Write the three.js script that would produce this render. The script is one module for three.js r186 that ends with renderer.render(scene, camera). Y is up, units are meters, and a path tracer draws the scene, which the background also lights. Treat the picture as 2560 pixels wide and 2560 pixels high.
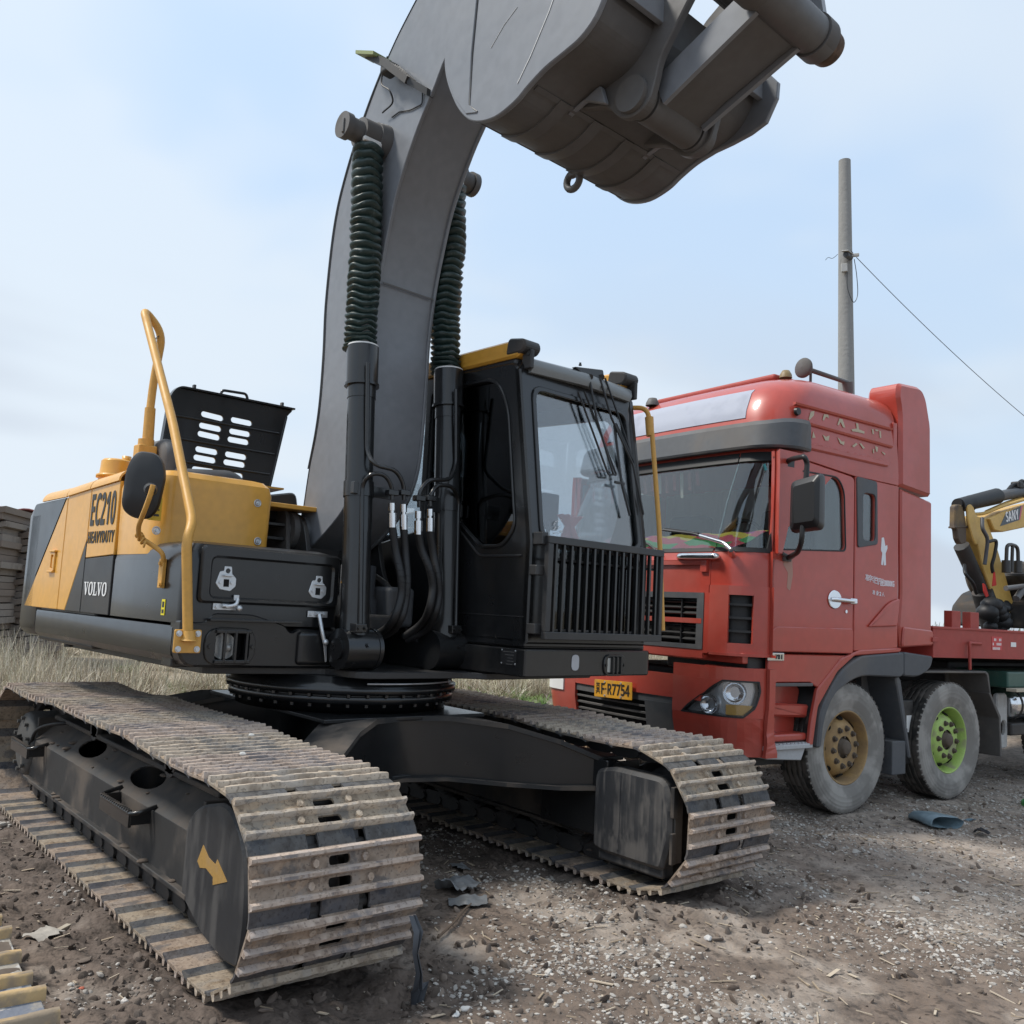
import * as THREE from 'three';
import { RoundedBoxGeometry } from 'three/addons/geometries/RoundedBoxGeometry.js';
import { ConvexGeometry } from 'three/addons/geometries/ConvexGeometry.js';
import { TextGeometry } from 'three/addons/geometries/TextGeometry.js';
import { FontLoader } from 'three/addons/loaders/FontLoader.js';
import { mergeGeometries, mergeVertices, toCreasedNormals } from 'three/addons/utils/BufferGeometryUtils.js';

/* ---------------------------------------------------------------- camera, sky, sun, exposure */
const scene = new THREE.Scene();
const camera = new THREE.PerspectiveCamera(58.82, 1, 0.05, 3000);
camera.rotation.order = 'YXZ';
camera.rotation.set(0.106426, -0.694661, 0.052035);
camera.position.set(-3.0119, 1.49598, 5.26575);
camera.updateMatrixWorld(true);
const renderer = new THREE.WebGLRenderer();
renderer.toneMapping = THREE.LinearToneMapping;
renderer.toneMappingExposure = 1.32;
renderer.shadowMap.enabled = true;

const SUN = new THREE.Vector3(-0.47, 0.80, -0.37).normalize();
const sun = new THREE.DirectionalLight(new THREE.Color(1.0, 0.95, 0.87), 2.7);
sun.position.copy(SUN).multiplyScalar(40);
sun.castShadow = true; sun.shadow.radius = 20; sun.shadow.mapSize.set(2048, 2048);
Object.assign(sun.shadow.camera, { left: -18, right: 18, top: 18, bottom: -18, near: 1, far: 100 });
scene.add(sun, sun.target);

function mulberry(a) { return () => { a |= 0; a = a + 0x6D2B79F5 | 0; let t = Math.imul(a ^ a >>> 15, 1 | a); t = t + Math.imul(t ^ t >>> 7, 61 | t) ^ t; return ((t ^ t >>> 14) >>> 0) / 4294967296; }; }
const rnd = mulberry(20240611);
const rr = (a, b) => a + (b - a) * rnd();
const lerp = (a, b, t) => a + (b - a) * t, clamp = (x, a = 0, b = 1) => Math.min(b, Math.max(a, x));
const sstep = (a, b, x) => { const t = clamp((x - a) / (b - a)); return t * t * (3 - 2 * t); };
const V = (x, y, z) => new THREE.Vector3(x, y, z);
const PI = Math.PI;
const hash2 = (i, j, s) => { let h = Math.imul(i, 374761393) + Math.imul(j, 668265263) + Math.imul(s, 974634711); h = Math.imul(h ^ h >>> 13, 1274126177); h ^= h >>> 16; return (h >>> 0) / 4294967296; };
const hash3 = (i, j, k, s) => hash2(i + k * 57, j - k * 131, s + k * 7);
// value noise, wrapping every `per` cells
function vn(x, y, per, s = 0) {
  const xi = Math.floor(x), yi = Math.floor(y), fx = x - xi, fy = y - yi;
  const w = n => ((n % per) + per) % per, u = fx * fx * (3 - 2 * fx), v = fy * fy * (3 - 2 * fy);
  const a = hash2(w(xi), w(yi), s), b = hash2(w(xi + 1), w(yi), s), c = hash2(w(xi), w(yi + 1), s), d = hash2(w(xi + 1), w(yi + 1), s);
  return lerp(lerp(a, b, u), lerp(c, d, u), v);
}
function fbm(u, v, base, oct = 5, s = 0, gain = 0.5) { let a = 1, n = 0, t = 0, f = base; for (let i = 0; i < oct; i++) { t += a * vn(u * f, v * f, f, s + i * 17); n += a; a *= gain; f *= 2; } return t / n; }
function wfbm(x, y, oct = 4, s = 0, gain = 0.5) { let a = 1, n = 0, t = 0, f = 1; for (let i = 0; i < oct; i++) { t += a * vn(x * f, y * f, 100003, s + i * 17); n += a; a *= gain; f *= 2.03; } return t / n; }
function vn3(x, y, z, s = 0) { const k = Math.floor(z), f = z - k, u = f * f * (3 - 2 * f); return lerp(vn(x + k * 17.3, y - k * 9.7, 100003, s + k * 3), vn(x + (k + 1) * 17.3, y - (k + 1) * 9.7, 100003, s + (k + 1) * 3), u); }

{ // high thin overcast: pale blue with drifting white veils, greyer bands low down
  const W = 1024, H = 512, d = new Float32Array(W * H * 4);
  for (let j = 0; j < H; j++) for (let i = 0; i < W; i++) {
    const az = ((i + 0.5) / W - 0.5) * 2 * PI, el = ((j + 0.5) / H - 0.5) * PI;
    const cx = Math.cos(el) * Math.cos(az), cy = Math.sin(el), cz = Math.cos(el) * Math.sin(az);
    const h = Math.max(cy, 0), k = 1 / (h + 0.16);
    const px = cx * k, pz = cz * k;
    const veil = wfbm(px * 0.9 + 31 + 0.5 * wfbm(px, pz, 3, 90), pz * 0.9 + 11, 5, 5, 0.52);
    const band = wfbm(px * 0.55 + 80, pz * 1.6 + 40, 5, 25, 0.5);
    const blue = [0.405, 0.535, 0.715], mid = [0.465, 0.58, 0.705], white = [0.575, 0.635, 0.695], grey = [0.44, 0.49, 0.565];
    const t = sstep(0.40, 0.64, veil), low = 1 - sstep(0.0, 0.45, cy);
    const g = clamp(sstep(0.5, 0.72, band) * (1 - sstep(0.1, 0.42, cy)) * 0.75);
    const toSun = cx * SUN.x + cy * SUN.y + cz * SUN.z;
    const side = sstep(-0.2, 0.85, toSun);
    for (let c = 0; c < 3; c++) {
      let x = lerp(blue[c], mid[c], sstep(0.55, 0.05, cy));
      x = lerp(x, white[c], clamp(t * 0.62 + low * 0.30 + side * 0.10));
      x = lerp(x, grey[c], g);
      x *= 1 + 0.10 * side;
      if (cy < 0) x = lerp(x, [0.34, 0.31, 0.28][c], sstep(0, -0.06, cy));
      d[(j * W + i) * 4 + c] = x;
    }
    d[(j * W + i) * 4 + 3] = 1;
  }
  const sky = new THREE.DataTexture(d, W, H, THREE.RGBAFormat, THREE.FloatType);
  sky.mapping = THREE.EquirectangularReflectionMapping; sky.magFilter = sky.minFilter = THREE.LinearFilter; sky.wrapS = THREE.RepeatWrapping; sky.needsUpdate = true;
  scene.background = sky; scene.environment = sky;
}

/* ---------------------------------------------------------------- helpers */
// a pixel of the 2560 px photograph gives a direction; the plane it is met with gives the place
const PXF = 1280 / Math.tan(THREE.MathUtils.degToRad(58.82 / 2));
const ray = (px, py) => { const d = V((px - 1280) / PXF, -(py - 1280) / PXF, -1).applyMatrix4(new THREE.Matrix4().extractRotation(camera.matrixWorld)); return { o: camera.position.clone(), d }; };
const frame = (x, z, rot) => { const m = new THREE.Matrix4().makeRotationY(rot).setPosition(x, 0, z); return { x, z, rot, inv: m.clone().invert(), m }; };
const UP = frame(0, 0.04, 0.05236), TK = frame(3.943, 1.335, -0.0853), WD = frame(0, 0, 0);
function hit(fr, axis, v, px, py) { const { o, d } = ray(px, py); o.applyMatrix4(fr.inv); d.transformDirection(fr.inv); const t = (v - o[axis]) / d[axis]; return o.addScaledVector(d, t); }

function flip(g) { for (const k of Object.keys(g.attributes)) { const a = g.attributes[k], n = a.itemSize; for (let i = 0; i < a.count; i += 3) for (let c = 0; c < n; c++) { const p = (i + 1) * n + c, q = (i + 2) * n + c, t = a.array[p]; a.array[p] = a.array[q]; a.array[q] = t; } } return g; }
const ni = g => g.index ? g.toNonIndexed() : g;
const map3 = { x: new THREE.Matrix4().set(0, 0, 1, 0, 0, 1, 0, 0, 1, 0, 0, 0, 0, 0, 0, 1), y: new THREE.Matrix4().set(1, 0, 0, 0, 0, 0, 1, 0, 0, 1, 0, 0, 0, 0, 0, 1), z: new THREE.Matrix4() };
const xf = (g, x = 0, y = 0, z = 0, rx = 0, ry = 0, rz = 0, s = 1) => g.applyMatrix4(new THREE.Matrix4().compose(V(x, y, z), new THREE.Quaternion().setFromEuler(new THREE.Euler(rx, ry, rz)), Array.isArray(s) ? V(...s) : V(s, s, s)));
function box(x0, x1, y0, y1, z0, z1, r = 0.006, seg = 2) {
  const w = x1 - x0, h = y1 - y0, d = z1 - z0; r = Math.min(r, w * 0.45, h * 0.45, d * 0.45);
  const g = r > 0.0005 ? new RoundedBoxGeometry(w, h, d, seg, r) : new THREE.BoxGeometry(w, h, d);
  return g.translate((x0 + x1) / 2, (y0 + y1) / 2, (z0 + z1) / 2);
}
const bx = (cx, cy, cz, w, h, d, r = 0.006) => box(cx - w / 2, cx + w / 2, cy - h / 2, cy + h / 2, cz - d / 2, cz + d / 2, r);
function cyl(a, b, r0, r1 = r0, n = 20, open = false) {
  const d = b.clone().sub(a), L = d.length(), g = new THREE.CylinderGeometry(r1, r0, L, n, 1, open);
  return g.applyQuaternion(new THREE.Quaternion().setFromUnitVectors(V(0, 1, 0), d.normalize())).translate((a.x + b.x) / 2, (a.y + b.y) / 2, (a.z + b.z) / 2);
}
function lathe(pts, n = 28, axis = 'y') { const g = new THREE.LatheGeometry(pts.map(p => new THREE.Vector2(p[0], p[1])), n); if (axis === 'x') g.rotateZ(-PI / 2); if (axis === 'z') g.rotateX(PI / 2); return g; }
function rp(pts, r = 0.03, n = 4) { // rounded polygon
  const out = [], N = pts.length;
  for (let i = 0; i < N; i++) {
    const p = pts[i], a = pts[(i + N - 1) % N], b = pts[(i + 1) % N], rad = p[2] !== undefined ? p[2] : r;
    const da = [a[0] - p[0], a[1] - p[1]], db = [b[0] - p[0], b[1] - p[1]], la = Math.hypot(...da), lb = Math.hypot(...db), k = Math.min(rad, la * 0.48, lb * 0.48);
    if (k < 1e-4) { out.push([p[0], p[1]]); continue; }
    const A = [p[0] + da[0] / la * k, p[1] + da[1] / la * k], B = [p[0] + db[0] / lb * k, p[1] + db[1] / lb * k];
    for (let j = 0; j <= n; j++) { const t = j / n, q = 1 - t; out.push([q * q * A[0] + 2 * q * t * p[0] + t * t * B[0], q * q * A[1] + 2 * q * t * p[1] + t * t * B[1]]); }
  }
  return out;
}
const rrect = (x0, x1, y0, y1, r, n = 5) => rp([[x0, y0], [x1, y0], [x1, y1], [x0, y1]], r, n);
function ext(pts, axis, t0, t1, bev = 0.004, holes = []) {
  // polygon extruded along an axis: 'z' reads (x,y), 'x' reads (z,y), 'y' reads (x,z)
  const sh = new THREE.Shape(pts.map(p => new THREE.Vector2(p[0], p[1])));
  for (const h of holes) sh.holes.push(new THREE.Path(h.map(p => new THREE.Vector2(p[0], p[1]))));
  const b = Math.min(bev, (t1 - t0) * 0.45);
  let g = new THREE.ExtrudeGeometry(sh, { depth: t1 - t0 - 2 * b, bevelEnabled: b > 0.0004, bevelThickness: b, bevelSize: b, bevelOffset: -b, bevelSegments: 1, steps: 1 });
  g.translate(0, 0, t0 + b);
  if (axis !== 'z') { g = ni(g); g.applyMatrix4(map3[axis]); flip(g); }
  return g;
}
function fillet(pts, r) { // 3-D polyline with rounded bends
  const out = [pts[0].clone()];
  for (let i = 1; i < pts.length - 1; i++) {
    const p = pts[i], a = pts[i - 1].clone().sub(p), b = pts[i + 1].clone().sub(p), k = Math.min(r, a.length() * 0.48, b.length() * 0.48);
    const A = p.clone().addScaledVector(a.normalize(), k), B = p.clone().addScaledVector(b.normalize(), k);
    for (let j = 0; j <= 6; j++) { const t = j / 6, q = 1 - t; out.push(V(0, 0, 0).addScaledVector(A, q * q).addScaledVector(p, 2 * q * t).addScaledVector(B, t * t)); }
  }
  out.push(pts[pts.length - 1].clone()); return out;
}
function sweep(path, prof, closed = true, cap = true) { // prof: array of [n,b] or a function of the index
  const N = path.length, T = [], f = typeof prof === 'function' ? prof : () => prof;
  for (let i = 0; i < N; i++) T.push(path[Math.min(i + 1, N - 1)].clone().sub(path[Math.max(i - 1, 0)]).normalize());
  let n = Math.abs(T[0].y) < 0.9 ? V(0, 1, 0) : V(1, 0, 0); n.addScaledVector(T[0], -n.dot(T[0])).normalize();
  const pos = [], idx = [], M = f(0).length;
  for (let i = 0; i < N; i++) {
    if (i) { n.addScaledVector(T[i], -n.dot(T[i])).normalize(); }
    const b = T[i].clone().cross(n), pr = f(i);
    for (let j = 0; j < M; j++) { const q = path[i].clone().addScaledVector(n, pr[j][0]).addScaledVector(b, pr[j][1]); pos.push(q.x, q.y, q.z); }
  }
  for (let i = 0; i < N - 1; i++) for (let j = 0; j < M; j++) { const k = (j + 1) % M, a = i * M + j, c = i * M + k, e = a + M, g = c + M; idx.push(a, c, e, c, g, e); }
  if (cap) for (let j = 1; j < M - 1; j++) { idx.push(0, j + 1, j); const o = (N - 1) * M; idx.push(o, o + j, o + j + 1); }
  const g = new THREE.BufferGeometry(); g.setAttribute('position', new THREE.Float32BufferAttribute(pos, 3)); g.setIndex(idx);
  return toCreasedNormals(g, 0.9);
}
const circ = (r, n = 10) => Array.from({ length: n }, (_, i) => [r * Math.cos(i / n * 2 * PI), r * Math.sin(i / n * 2 * PI)]);
const tube = (pts, r, fil = 0.05, n = 10) => sweep(fillet(pts, fil), circ(r, n));
const curveTube = (pts, r, seg = 40, n = 9) => sweep(new THREE.CatmullRomCurve3(pts, false, 'centripetal').getPoints(seg), circ(r, n));
function loft(rings, close = true, caps = true, crease = 0.6) {
  const M = rings[0].length, pos = [], idx = [];
  for (const r of rings) for (const p of r) pos.push(p.x, p.y, p.z);
  for (let i = 0; i < rings.length - 1; i++) for (let j = 0; j < (close ? M : M - 1); j++) { const k = (j + 1) % M, a = i * M + j, b = i * M + k, c = a + M, d = b + M; idx.push(a, b, c, b, d, c); }
  if (caps) { for (let j = 1; j < M - 1; j++) { idx.push(0, j + 1, j); const o = (rings.length - 1) * M; idx.push(o, o + j, o + j + 1); } }
  const g = new THREE.BufferGeometry(); g.setAttribute('position', new THREE.Float32BufferAttribute(pos, 3)); g.setIndex(idx);
  return toCreasedNormals(g, crease);
}
// a thin curved sheet from a grid of points with a real thickness along the normal
function sheet(grid, t = 0.012, crease = 0.7) {
  const R = grid.length, C = grid[0].length, nrm = [];
  for (let i = 0; i < R; i++) for (let j = 0; j < C; j++) {
    const du = grid[i][Math.min(j + 1, C - 1)].clone().sub(grid[i][Math.max(j - 1, 0)]), dv = grid[Math.min(i + 1, R - 1)][j].clone().sub(grid[Math.max(i - 1, 0)][j]);
    nrm.push(du.cross(dv).normalize());
  }
  const pos = [], idx = [], N = R * C;
  for (let s = 0; s < 2; s++) for (let i = 0; i < R; i++) for (let j = 0; j < C; j++) { const p = grid[i][j].clone().addScaledVector(nrm[i * C + j], s ? -t : 0); pos.push(p.x, p.y, p.z); }
  for (let i = 0; i < R - 1; i++) for (let j = 0; j < C - 1; j++) { const a = i * C + j, b = a + 1, c = a + C, d = c + 1; idx.push(a, b, c, b, d, c, N + a, N + c, N + b, N + b, N + c, N + d); }
  const edge = (a, b) => idx.push(a, N + a, b, b, N + a, N + b);
  for (let j = 0; j < C - 1; j++) { edge(j, j + 1); edge((R - 1) * C + j + 1, (R - 1) * C + j); }
  for (let i = 0; i < R - 1; i++) { edge((i + 1) * C, i * C); edge(i * C + C - 1, (i + 1) * C + C - 1); }
  const g = new THREE.BufferGeometry(); g.setAttribute('position', new THREE.Float32BufferAttribute(pos, 3)); g.setIndex(idx);
  return toCreasedNormals(g, crease);
}
const tint = (g, r, gg, b) => { g.userData.tint = [r, gg, b]; return g; };
const mirX = g => { const n = ni(g); n.applyMatrix4(new THREE.Matrix4().makeScale(-1, 1, 1)); return flip(n); };
function boxUV(g, ou = 0, ov = 0) {
  const p = g.attributes.position, uv = new Float32Array(p.count * 2), a = V(), b = V(), c = V();
  for (let i = 0; i < p.count; i += 3) {
    a.fromBufferAttribute(p, i); b.fromBufferAttribute(p, i + 1); c.fromBufferAttribute(p, i + 2);
    const n = b.clone().sub(a).cross(c.clone().sub(a)), x = Math.abs(n.x), y = Math.abs(n.y), z = Math.abs(n.z);
    [a, b, c].forEach((q, k) => { const u = x >= y && x >= z ? [q.z, q.y] : y >= z ? [q.x, q.z] : [q.x, q.y]; uv[(i + k) * 2] = u[0] + ou; uv[(i + k) * 2 + 1] = u[1] + ov; });
  }
  g.setAttribute('uv', new THREE.BufferAttribute(uv, 2)); return g;
}
let uvSeed = 0;
function G(list, keepUV = false) { // join geometries
  list = (Array.isArray(list) ? list.flat(9) : [list]).filter(Boolean);
  const col = list.some(g => g.userData.tint || g.attributes.color);
  const out = list.map(g0 => {
    const t = g0.userData.tint, g = ni(g0), n = new THREE.BufferGeometry();
    if (!g.attributes.normal) g.computeVertexNormals();
    n.setAttribute('position', g.attributes.position.clone()); n.setAttribute('normal', g.attributes.normal.clone());
    if (keepUV) n.setAttribute('uv', g.attributes.uv.clone());
    if (col) { if (g.attributes.color && !t) n.setAttribute('color', g.attributes.color.clone()); else { const c = new Float32Array(g.attributes.position.count * 3), k = t || [1, 1, 1]; for (let i = 0; i < c.length; i += 3) { c[i] = k[0]; c[i + 1] = k[1]; c[i + 2] = k[2]; } n.setAttribute('color', new THREE.BufferAttribute(c, 3)); } }
    return n;
  });
  const m = out.length > 1 ? mergeGeometries(out) : out[0];
  if (!keepUV) { uvSeed = (uvSeed * 7 + 3) % 101; boxUV(m, uvSeed * 0.137, uvSeed * 0.071); }
  return m;
}
const used = new Map();
function uniq(name) { const n = used.get(name) || 0; used.set(name, n + 1); return n ? name + '_' + String(n).padStart(3, '0') : name; }
function part(name, geos, mat, parent) { const m = new THREE.Mesh(geos.isBufferGeometry && geos.attributes.uv && geos.userData.ready ? geos : G(geos), mat); m.name = name; m.castShadow = m.receiveShadow = true; parent.add(m); return m; }
function thing(name, label, category, group) { const o = new THREE.Group(); o.name = uniq(name); o.userData = { label, category }; if (group) o.userData.group = group; scene.add(o); return o; }
function single(name, label, category, geos, mat, group) { const m = part(uniq(name), geos, mat, scene); m.userData = { label, category }; if (group) m.userData.group = group; return m; }
function struct(name, geos, mat, kind = 'structure', label, category) { const m = part(name, geos, mat, scene); m.userData = { kind }; if (label) m.userData.label = label; if (category) m.userData.category = category; return m; }
const ready = g => { g = G(g); g.userData.ready = true; return g; };

/* ---------------------------------------------------------------- textures and materials */
const toS = x => Math.round(255 * clamp(x <= 0.0031308 ? 12.92 * x : 1.055 * Math.pow(x, 1 / 2.4) - 0.055));
function cmap(size, fn, rep = 1) { const d = new Uint8Array(size * size * 4); for (let j = 0; j < size; j++) for (let i = 0; i < size; i++) { const c = fn(i / size, j / size), k = (j * size + i) * 4; d[k] = toS(c[0]); d[k + 1] = toS(c[1]); d[k + 2] = toS(c[2]); d[k + 3] = 255; } return fin(new THREE.DataTexture(d, size, size), rep, true); }
function gmap(size, fn, rep = 1) { const d = new Uint8Array(size * size * 4); for (let j = 0; j < size; j++) for (let i = 0; i < size; i++) { const c = Math.round(255 * clamp(fn(i / size, j / size))), k = (j * size + i) * 4; d[k] = d[k + 1] = d[k + 2] = c; d[k + 3] = 255; } return fin(new THREE.DataTexture(d, size, size), rep, false); }
function fin(t, rep, srgb) { t.wrapS = t.wrapT = THREE.RepeatWrapping; t.magFilter = THREE.LinearFilter; t.minFilter = THREE.LinearMipmapLinearFilter; t.generateMipmaps = true; t.repeat.set(...(Array.isArray(rep) ? rep : [rep, rep])); if (srgb) t.colorSpace = THREE.SRGBColorSpace; t.needsUpdate = true; return t; }
const mix3 = (a, b, t) => [lerp(a[0], b[0], t), lerp(a[1], b[1], t), lerp(a[2], b[2], t)];
const col = c => new THREE.Color().setRGB(c[0], c[1], c[2]);
const std = o => new THREE.MeshStandardMaterial(o);
const phy = o => new THREE.MeshPhysicalMaterial(o);
const DUST = [0.24, 0.205, 0.17];
// painted steel with specks and patches of dust
function paint(base, { dust = 0.3, rough = 0.35, dustCol = DUST, seed = 1, rep = 0.7, coat = 0, streak = 0, lo = 0.48, hi = 0.8 } = {}) {
  const f = (u, v) => { let n = fbm(u, v, 3, 6, seed, 0.58); if (streak) n = lerp(n, fbm(u, 0.13 * fbm(u, v, 4, 2, seed + 3) + v * 0.0, 24, 3, seed + 8, 0.6) * 0.62 + 0.38 * fbm(u, v, 6, 5, seed + 40), streak); return n; };
  const m = { map: cmap(384, (u, v) => { const t = sstep(lo, hi, f(u, v)) * dust, k = 0.92 + 0.16 * fbm(u, v, 40, 2, seed + 9); return mix3(base.map(x => x * k), dustCol, t); }, rep), roughnessMap: gmap(256, (u, v) => clamp(rough + 0.45 * sstep(lo, hi, f(u, v)) * Math.min(1, dust * 1.6) + 0.1 * (fbm(u, v, 12, 3, seed + 4) - 0.5)), rep), roughness: 1, metalness: 0 };
  return coat ? phy({ ...m, clearcoat: coat, clearcoatRoughness: 0.12 }) : std(m);
}
const M = {};
M.black = paint([0.011, 0.0115, 0.0125], { dust: 0.045, rough: 0.30, seed: 3, coat: 0.35 });
M.blackDusty = paint([0.016, 0.016, 0.017], { dust: 0.34, rough: 0.55, seed: 7, lo: 0.4, hi: 0.72 });
M.blackMud = paint([0.02, 0.0195, 0.0195], { dust: 0.6, rough: 0.62, seed: 11, lo: 0.40, hi: 0.74, dustCol: [0.15, 0.12, 0.096], rep: 1.1 });
M.streak = paint([0.022, 0.023, 0.026], { dust: 0.3, rough: 0.5, seed: 13, streak: 0.85, lo: 0.4, hi: 0.66, dustCol: [0.17, 0.155, 0.14] });
M.streakPale = paint([0.03, 0.031, 0.034], { dust: 0.42, rough: 0.55, seed: 14, streak: 0.8, lo: 0.44, hi: 0.70, dustCol: [0.19, 0.172, 0.155], rep: 1.3 });
M.charcoal = paint([0.022, 0.0225, 0.024], { dust: 0.10, rough: 0.45, seed: 17, coat: 0.2 });
M.grey = paint([0.205, 0.216, 0.236], { dust: 0.10, rough: 0.33, seed: 19, dustCol: [0.16, 0.145, 0.13], rep: 0.6 });
M.greyWorn = paint([0.115, 0.113, 0.113], { dust: 0.45, rough: 0.5, seed: 23, dustCol: [0.105, 0.093, 0.083], rep: 0.8, lo: 0.42, hi: 0.74 });
M.yellow = paint([0.72, 0.365, 0.055], { dust: 0.10, rough: 0.35, seed: 29, dustCol: [0.45, 0.27, 0.1], coat: 0.25 });
M.yellowRail = paint([0.62, 0.33, 0.07], { dust: 0.22, rough: 0.5, seed: 31, dustCol: [0.36, 0.24, 0.13], rep: 1.6 });
M.red = paint([0.44, 0.054, 0.034], { dust: 0.28, rough: 0.38, seed: 37, dustCol: [0.34, 0.12, 0.09], rep: 0.5, coat: 0.55, lo: 0.44, hi: 0.76 });
M.redDull = paint([0.36, 0.055, 0.042], { dust: 0.4, rough: 0.6, seed: 41, dustCol: [0.22, 0.12, 0.1], rep: 0.6 });
M.greyPlastic = paint([0.075, 0.08, 0.088], { dust: 0.28, rough: 0.55, seed: 43, rep: 0.8 });
M.steelDark = paint([0.035, 0.034, 0.034], { dust: 0.5, rough: 0.55, seed: 47, dustCol: [0.14, 0.105, 0.085], rep: 1 });
M.zinc = std({ color: col([0.62, 0.64, 0.66]), metalness: 0.75, roughness: 0.38 });
M.chrome = std({ color: col([0.75, 0.76, 0.78]), metalness: 1, roughness: 0.14 });
M.rubber = std({ color: col([0.014, 0.014, 0.015]), roughness: 0.55 });
M.plastic = std({ color: col([0.018, 0.018, 0.019]), roughness: 0.42 });
M.hole = std({ color: col([0.006, 0.006, 0.006]), roughness: 0.9 });
M.white = std({ color: col([0.78, 0.78, 0.77]), roughness: 0.5 });
M.glass = phy({ color: col([0.80, 0.83, 0.85]), transmission: 1, thickness: 0, roughness: 0.02, ior: 2.1 });
M.glassDark = phy({ color: col([0.22, 0.24, 0.25]), transmission: 1, thickness: 0, roughness: 0.02, ior: 1.6 });
M.glassTint = phy({ color: col([0.14, 0.155, 0.165]), transmission: 1, thickness: 0, roughness: 0.02, ior: 1.6 });
M.glassTruck = phy({ color: col([0.80, 0.85, 0.84]), transmission: 1, thickness: 0, roughness: 0.02, ior: 1.75 });
M.lens = phy({ color: col([0.95, 0.96, 0.97]), transmission: 1, thickness: 0, roughness: 0.06, ior: 1.5 });
M.cloth = std({ color: col([0.045, 0.047, 0.052]), roughness: 0.95 });
M.mudClod = std({ map: cmap(256, (u, v) => mix3([0.065, 0.048, 0.038], [0.15, 0.118, 0.092], fbm(u, v, 8, 5, 61)), 2), roughness: 0.95 });
// crawler shoes: dried mud, brown soil and bare steel
const shoeCol = (u, v) => {
  const a = fbm(u, v, 5, 6, 71, 0.6), b = fbm(u, v, 14, 4, 73), c = fbm(u, v, 40, 3, 79), e = fbm(u * 1, v, 9, 4, 83);
  const g = fbm(u, v, 70, 3, 87);
  let k = mix3([0.34, 0.275, 0.215], [0.46, 0.39, 0.32], c);
  k = mix3(k, [0.22, 0.17, 0.13], sstep(0.46, 0.74, b) * 0.7);
  k = mix3(k, [0.30, 0.28, 0.265], sstep(0.5, 0.66, e) * 0.5);
  k = mix3(k, [0.14, 0.11, 0.09], sstep(0.60, 0.74, g) * 0.6);
  return mix3(k, [0.12, 0.122, 0.13], sstep(0.60, 0.70, a) * 0.7);
};
const shoeBump = gmap(512, (u, v) => 0.55 * fbm(u, v, 12, 5, 73, 0.65) + 0.45 * fbm(u, v, 40, 4, 79), 1.6);
M.shoe = [0, 0.31, 0.57, 0.83].map((o, i) => { const t = cmap(512, shoeCol, 1.6); t.offset.set(o, o * 1.7); return std({ map: t, bumpMap: shoeBump, bumpScale: 0.006, roughness: 0.92, vertexColors: true, color: col([1, [0.98, 1.02][i % 2], 1]) }); });
M.font = await new FontLoader().loadAsync('fonts/droid/droid_sans_bold.typeface.json');
M.serif = await new FontLoader().loadAsync('fonts/droid/droid_serif_bold.typeface.json');
function text(str, font, w, h, depth = 0.003) { // lettering fitted to w x h, origin at its lower left corner, reading along +x
  const g = new TextGeometry(str, { font, size: 1, depth: 0.01, curveSegments: 4, bevelEnabled: false }); g.computeBoundingBox(); const b = g.boundingBox;
  g.translate(-b.min.x, -b.min.y, 0); g.scale(w / (b.max.x - b.min.x), h / (b.max.y - b.min.y), depth / 0.01); return g;
}
const strokes = (list, h, t, depth = 0.003) => list.map(([x0, y0, x1, y1]) => { const L = Math.hypot(x1 - x0, y1 - y0) * h, a = Math.atan2(y1 - y0, x1 - x0); return xf(new THREE.BoxGeometry(L + t * 0.6, t, depth), (x0 + x1) / 2 * h, (y0 + y1) / 2 * h, depth / 2, 0, 0, a); });

/* ---------------------------------------------------------------- ground */
const WHEELS = [[3.94, 1.2], [5.46, 1.33], [3.94, -0.95], [5.5, -0.85]];
function trackNear(x, z) { // signed distance to the nearest crawler's footprint
  let d = 9; for (const c of [-1.195, 1.195]) { const dx = Math.abs(x - c) - 0.36, dz = Math.abs(z - 0.04) - 1.95; d = Math.min(d, Math.hypot(Math.max(dx, 0), Math.max(dz, 0)) + Math.min(Math.max(dx, dz), 0)); }
  const dx = Math.abs(x + 3.62) - 0.36, dz = Math.abs(z - 1.1) - 1.95; d = Math.min(d, Math.hypot(Math.max(dx, 0), Math.max(dz, 0)) + Math.min(Math.max(dx, dz), 0));
  return d;
}
function groundH(x, z) {
  const r = Math.hypot(x - 1, z - 1), far = sstep(14, 60, r);
  const d = trackNear(x, z), churn = sstep(0.7, 0.05, d);
  let h = (wfbm(x * 0.33 + 40, z * 0.33 + 9, 3, 201) - 0.5) * 0.10 * (1 + far * 6) - 0.004;
  h += (wfbm(x * 1.9 + 4, z * 1.9 + 7, 3, 203) - 0.5) * 0.055 * (1 + churn);
  const n = wfbm(x * 8, z * 8, 4, 207, 0.58); h += (n - 0.5) * (0.035 + 0.05 * churn);
  h += churn * 0.018 * sstep(0.45, 0.75, wfbm(x * 5 + 3, z * 5, 3, 219));
  for (const [a, b] of WHEELS) h = lerp(h, Math.min(h, 0.002), sstep(0.55, 0.25, Math.hypot((x - a), (z - b))));
  if (d < 0.06) h = lerp(Math.min(h, -0.012), h, sstep(-0.02, 0.06, d));
  return h;
}
const field = (x, z) => sstep(-4.2, -6.5, z + 0.25 * x * (x > 0 ? 0.6 : 0) + 2.2 * (wfbm(x * 0.4, z * 0.4, 3, 231) - 0.5)) + sstep(10, 14, x + 2 * (wfbm(x * 0.3, z * 0.3, 2, 233) - 0.5)) * 0.8;
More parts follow.
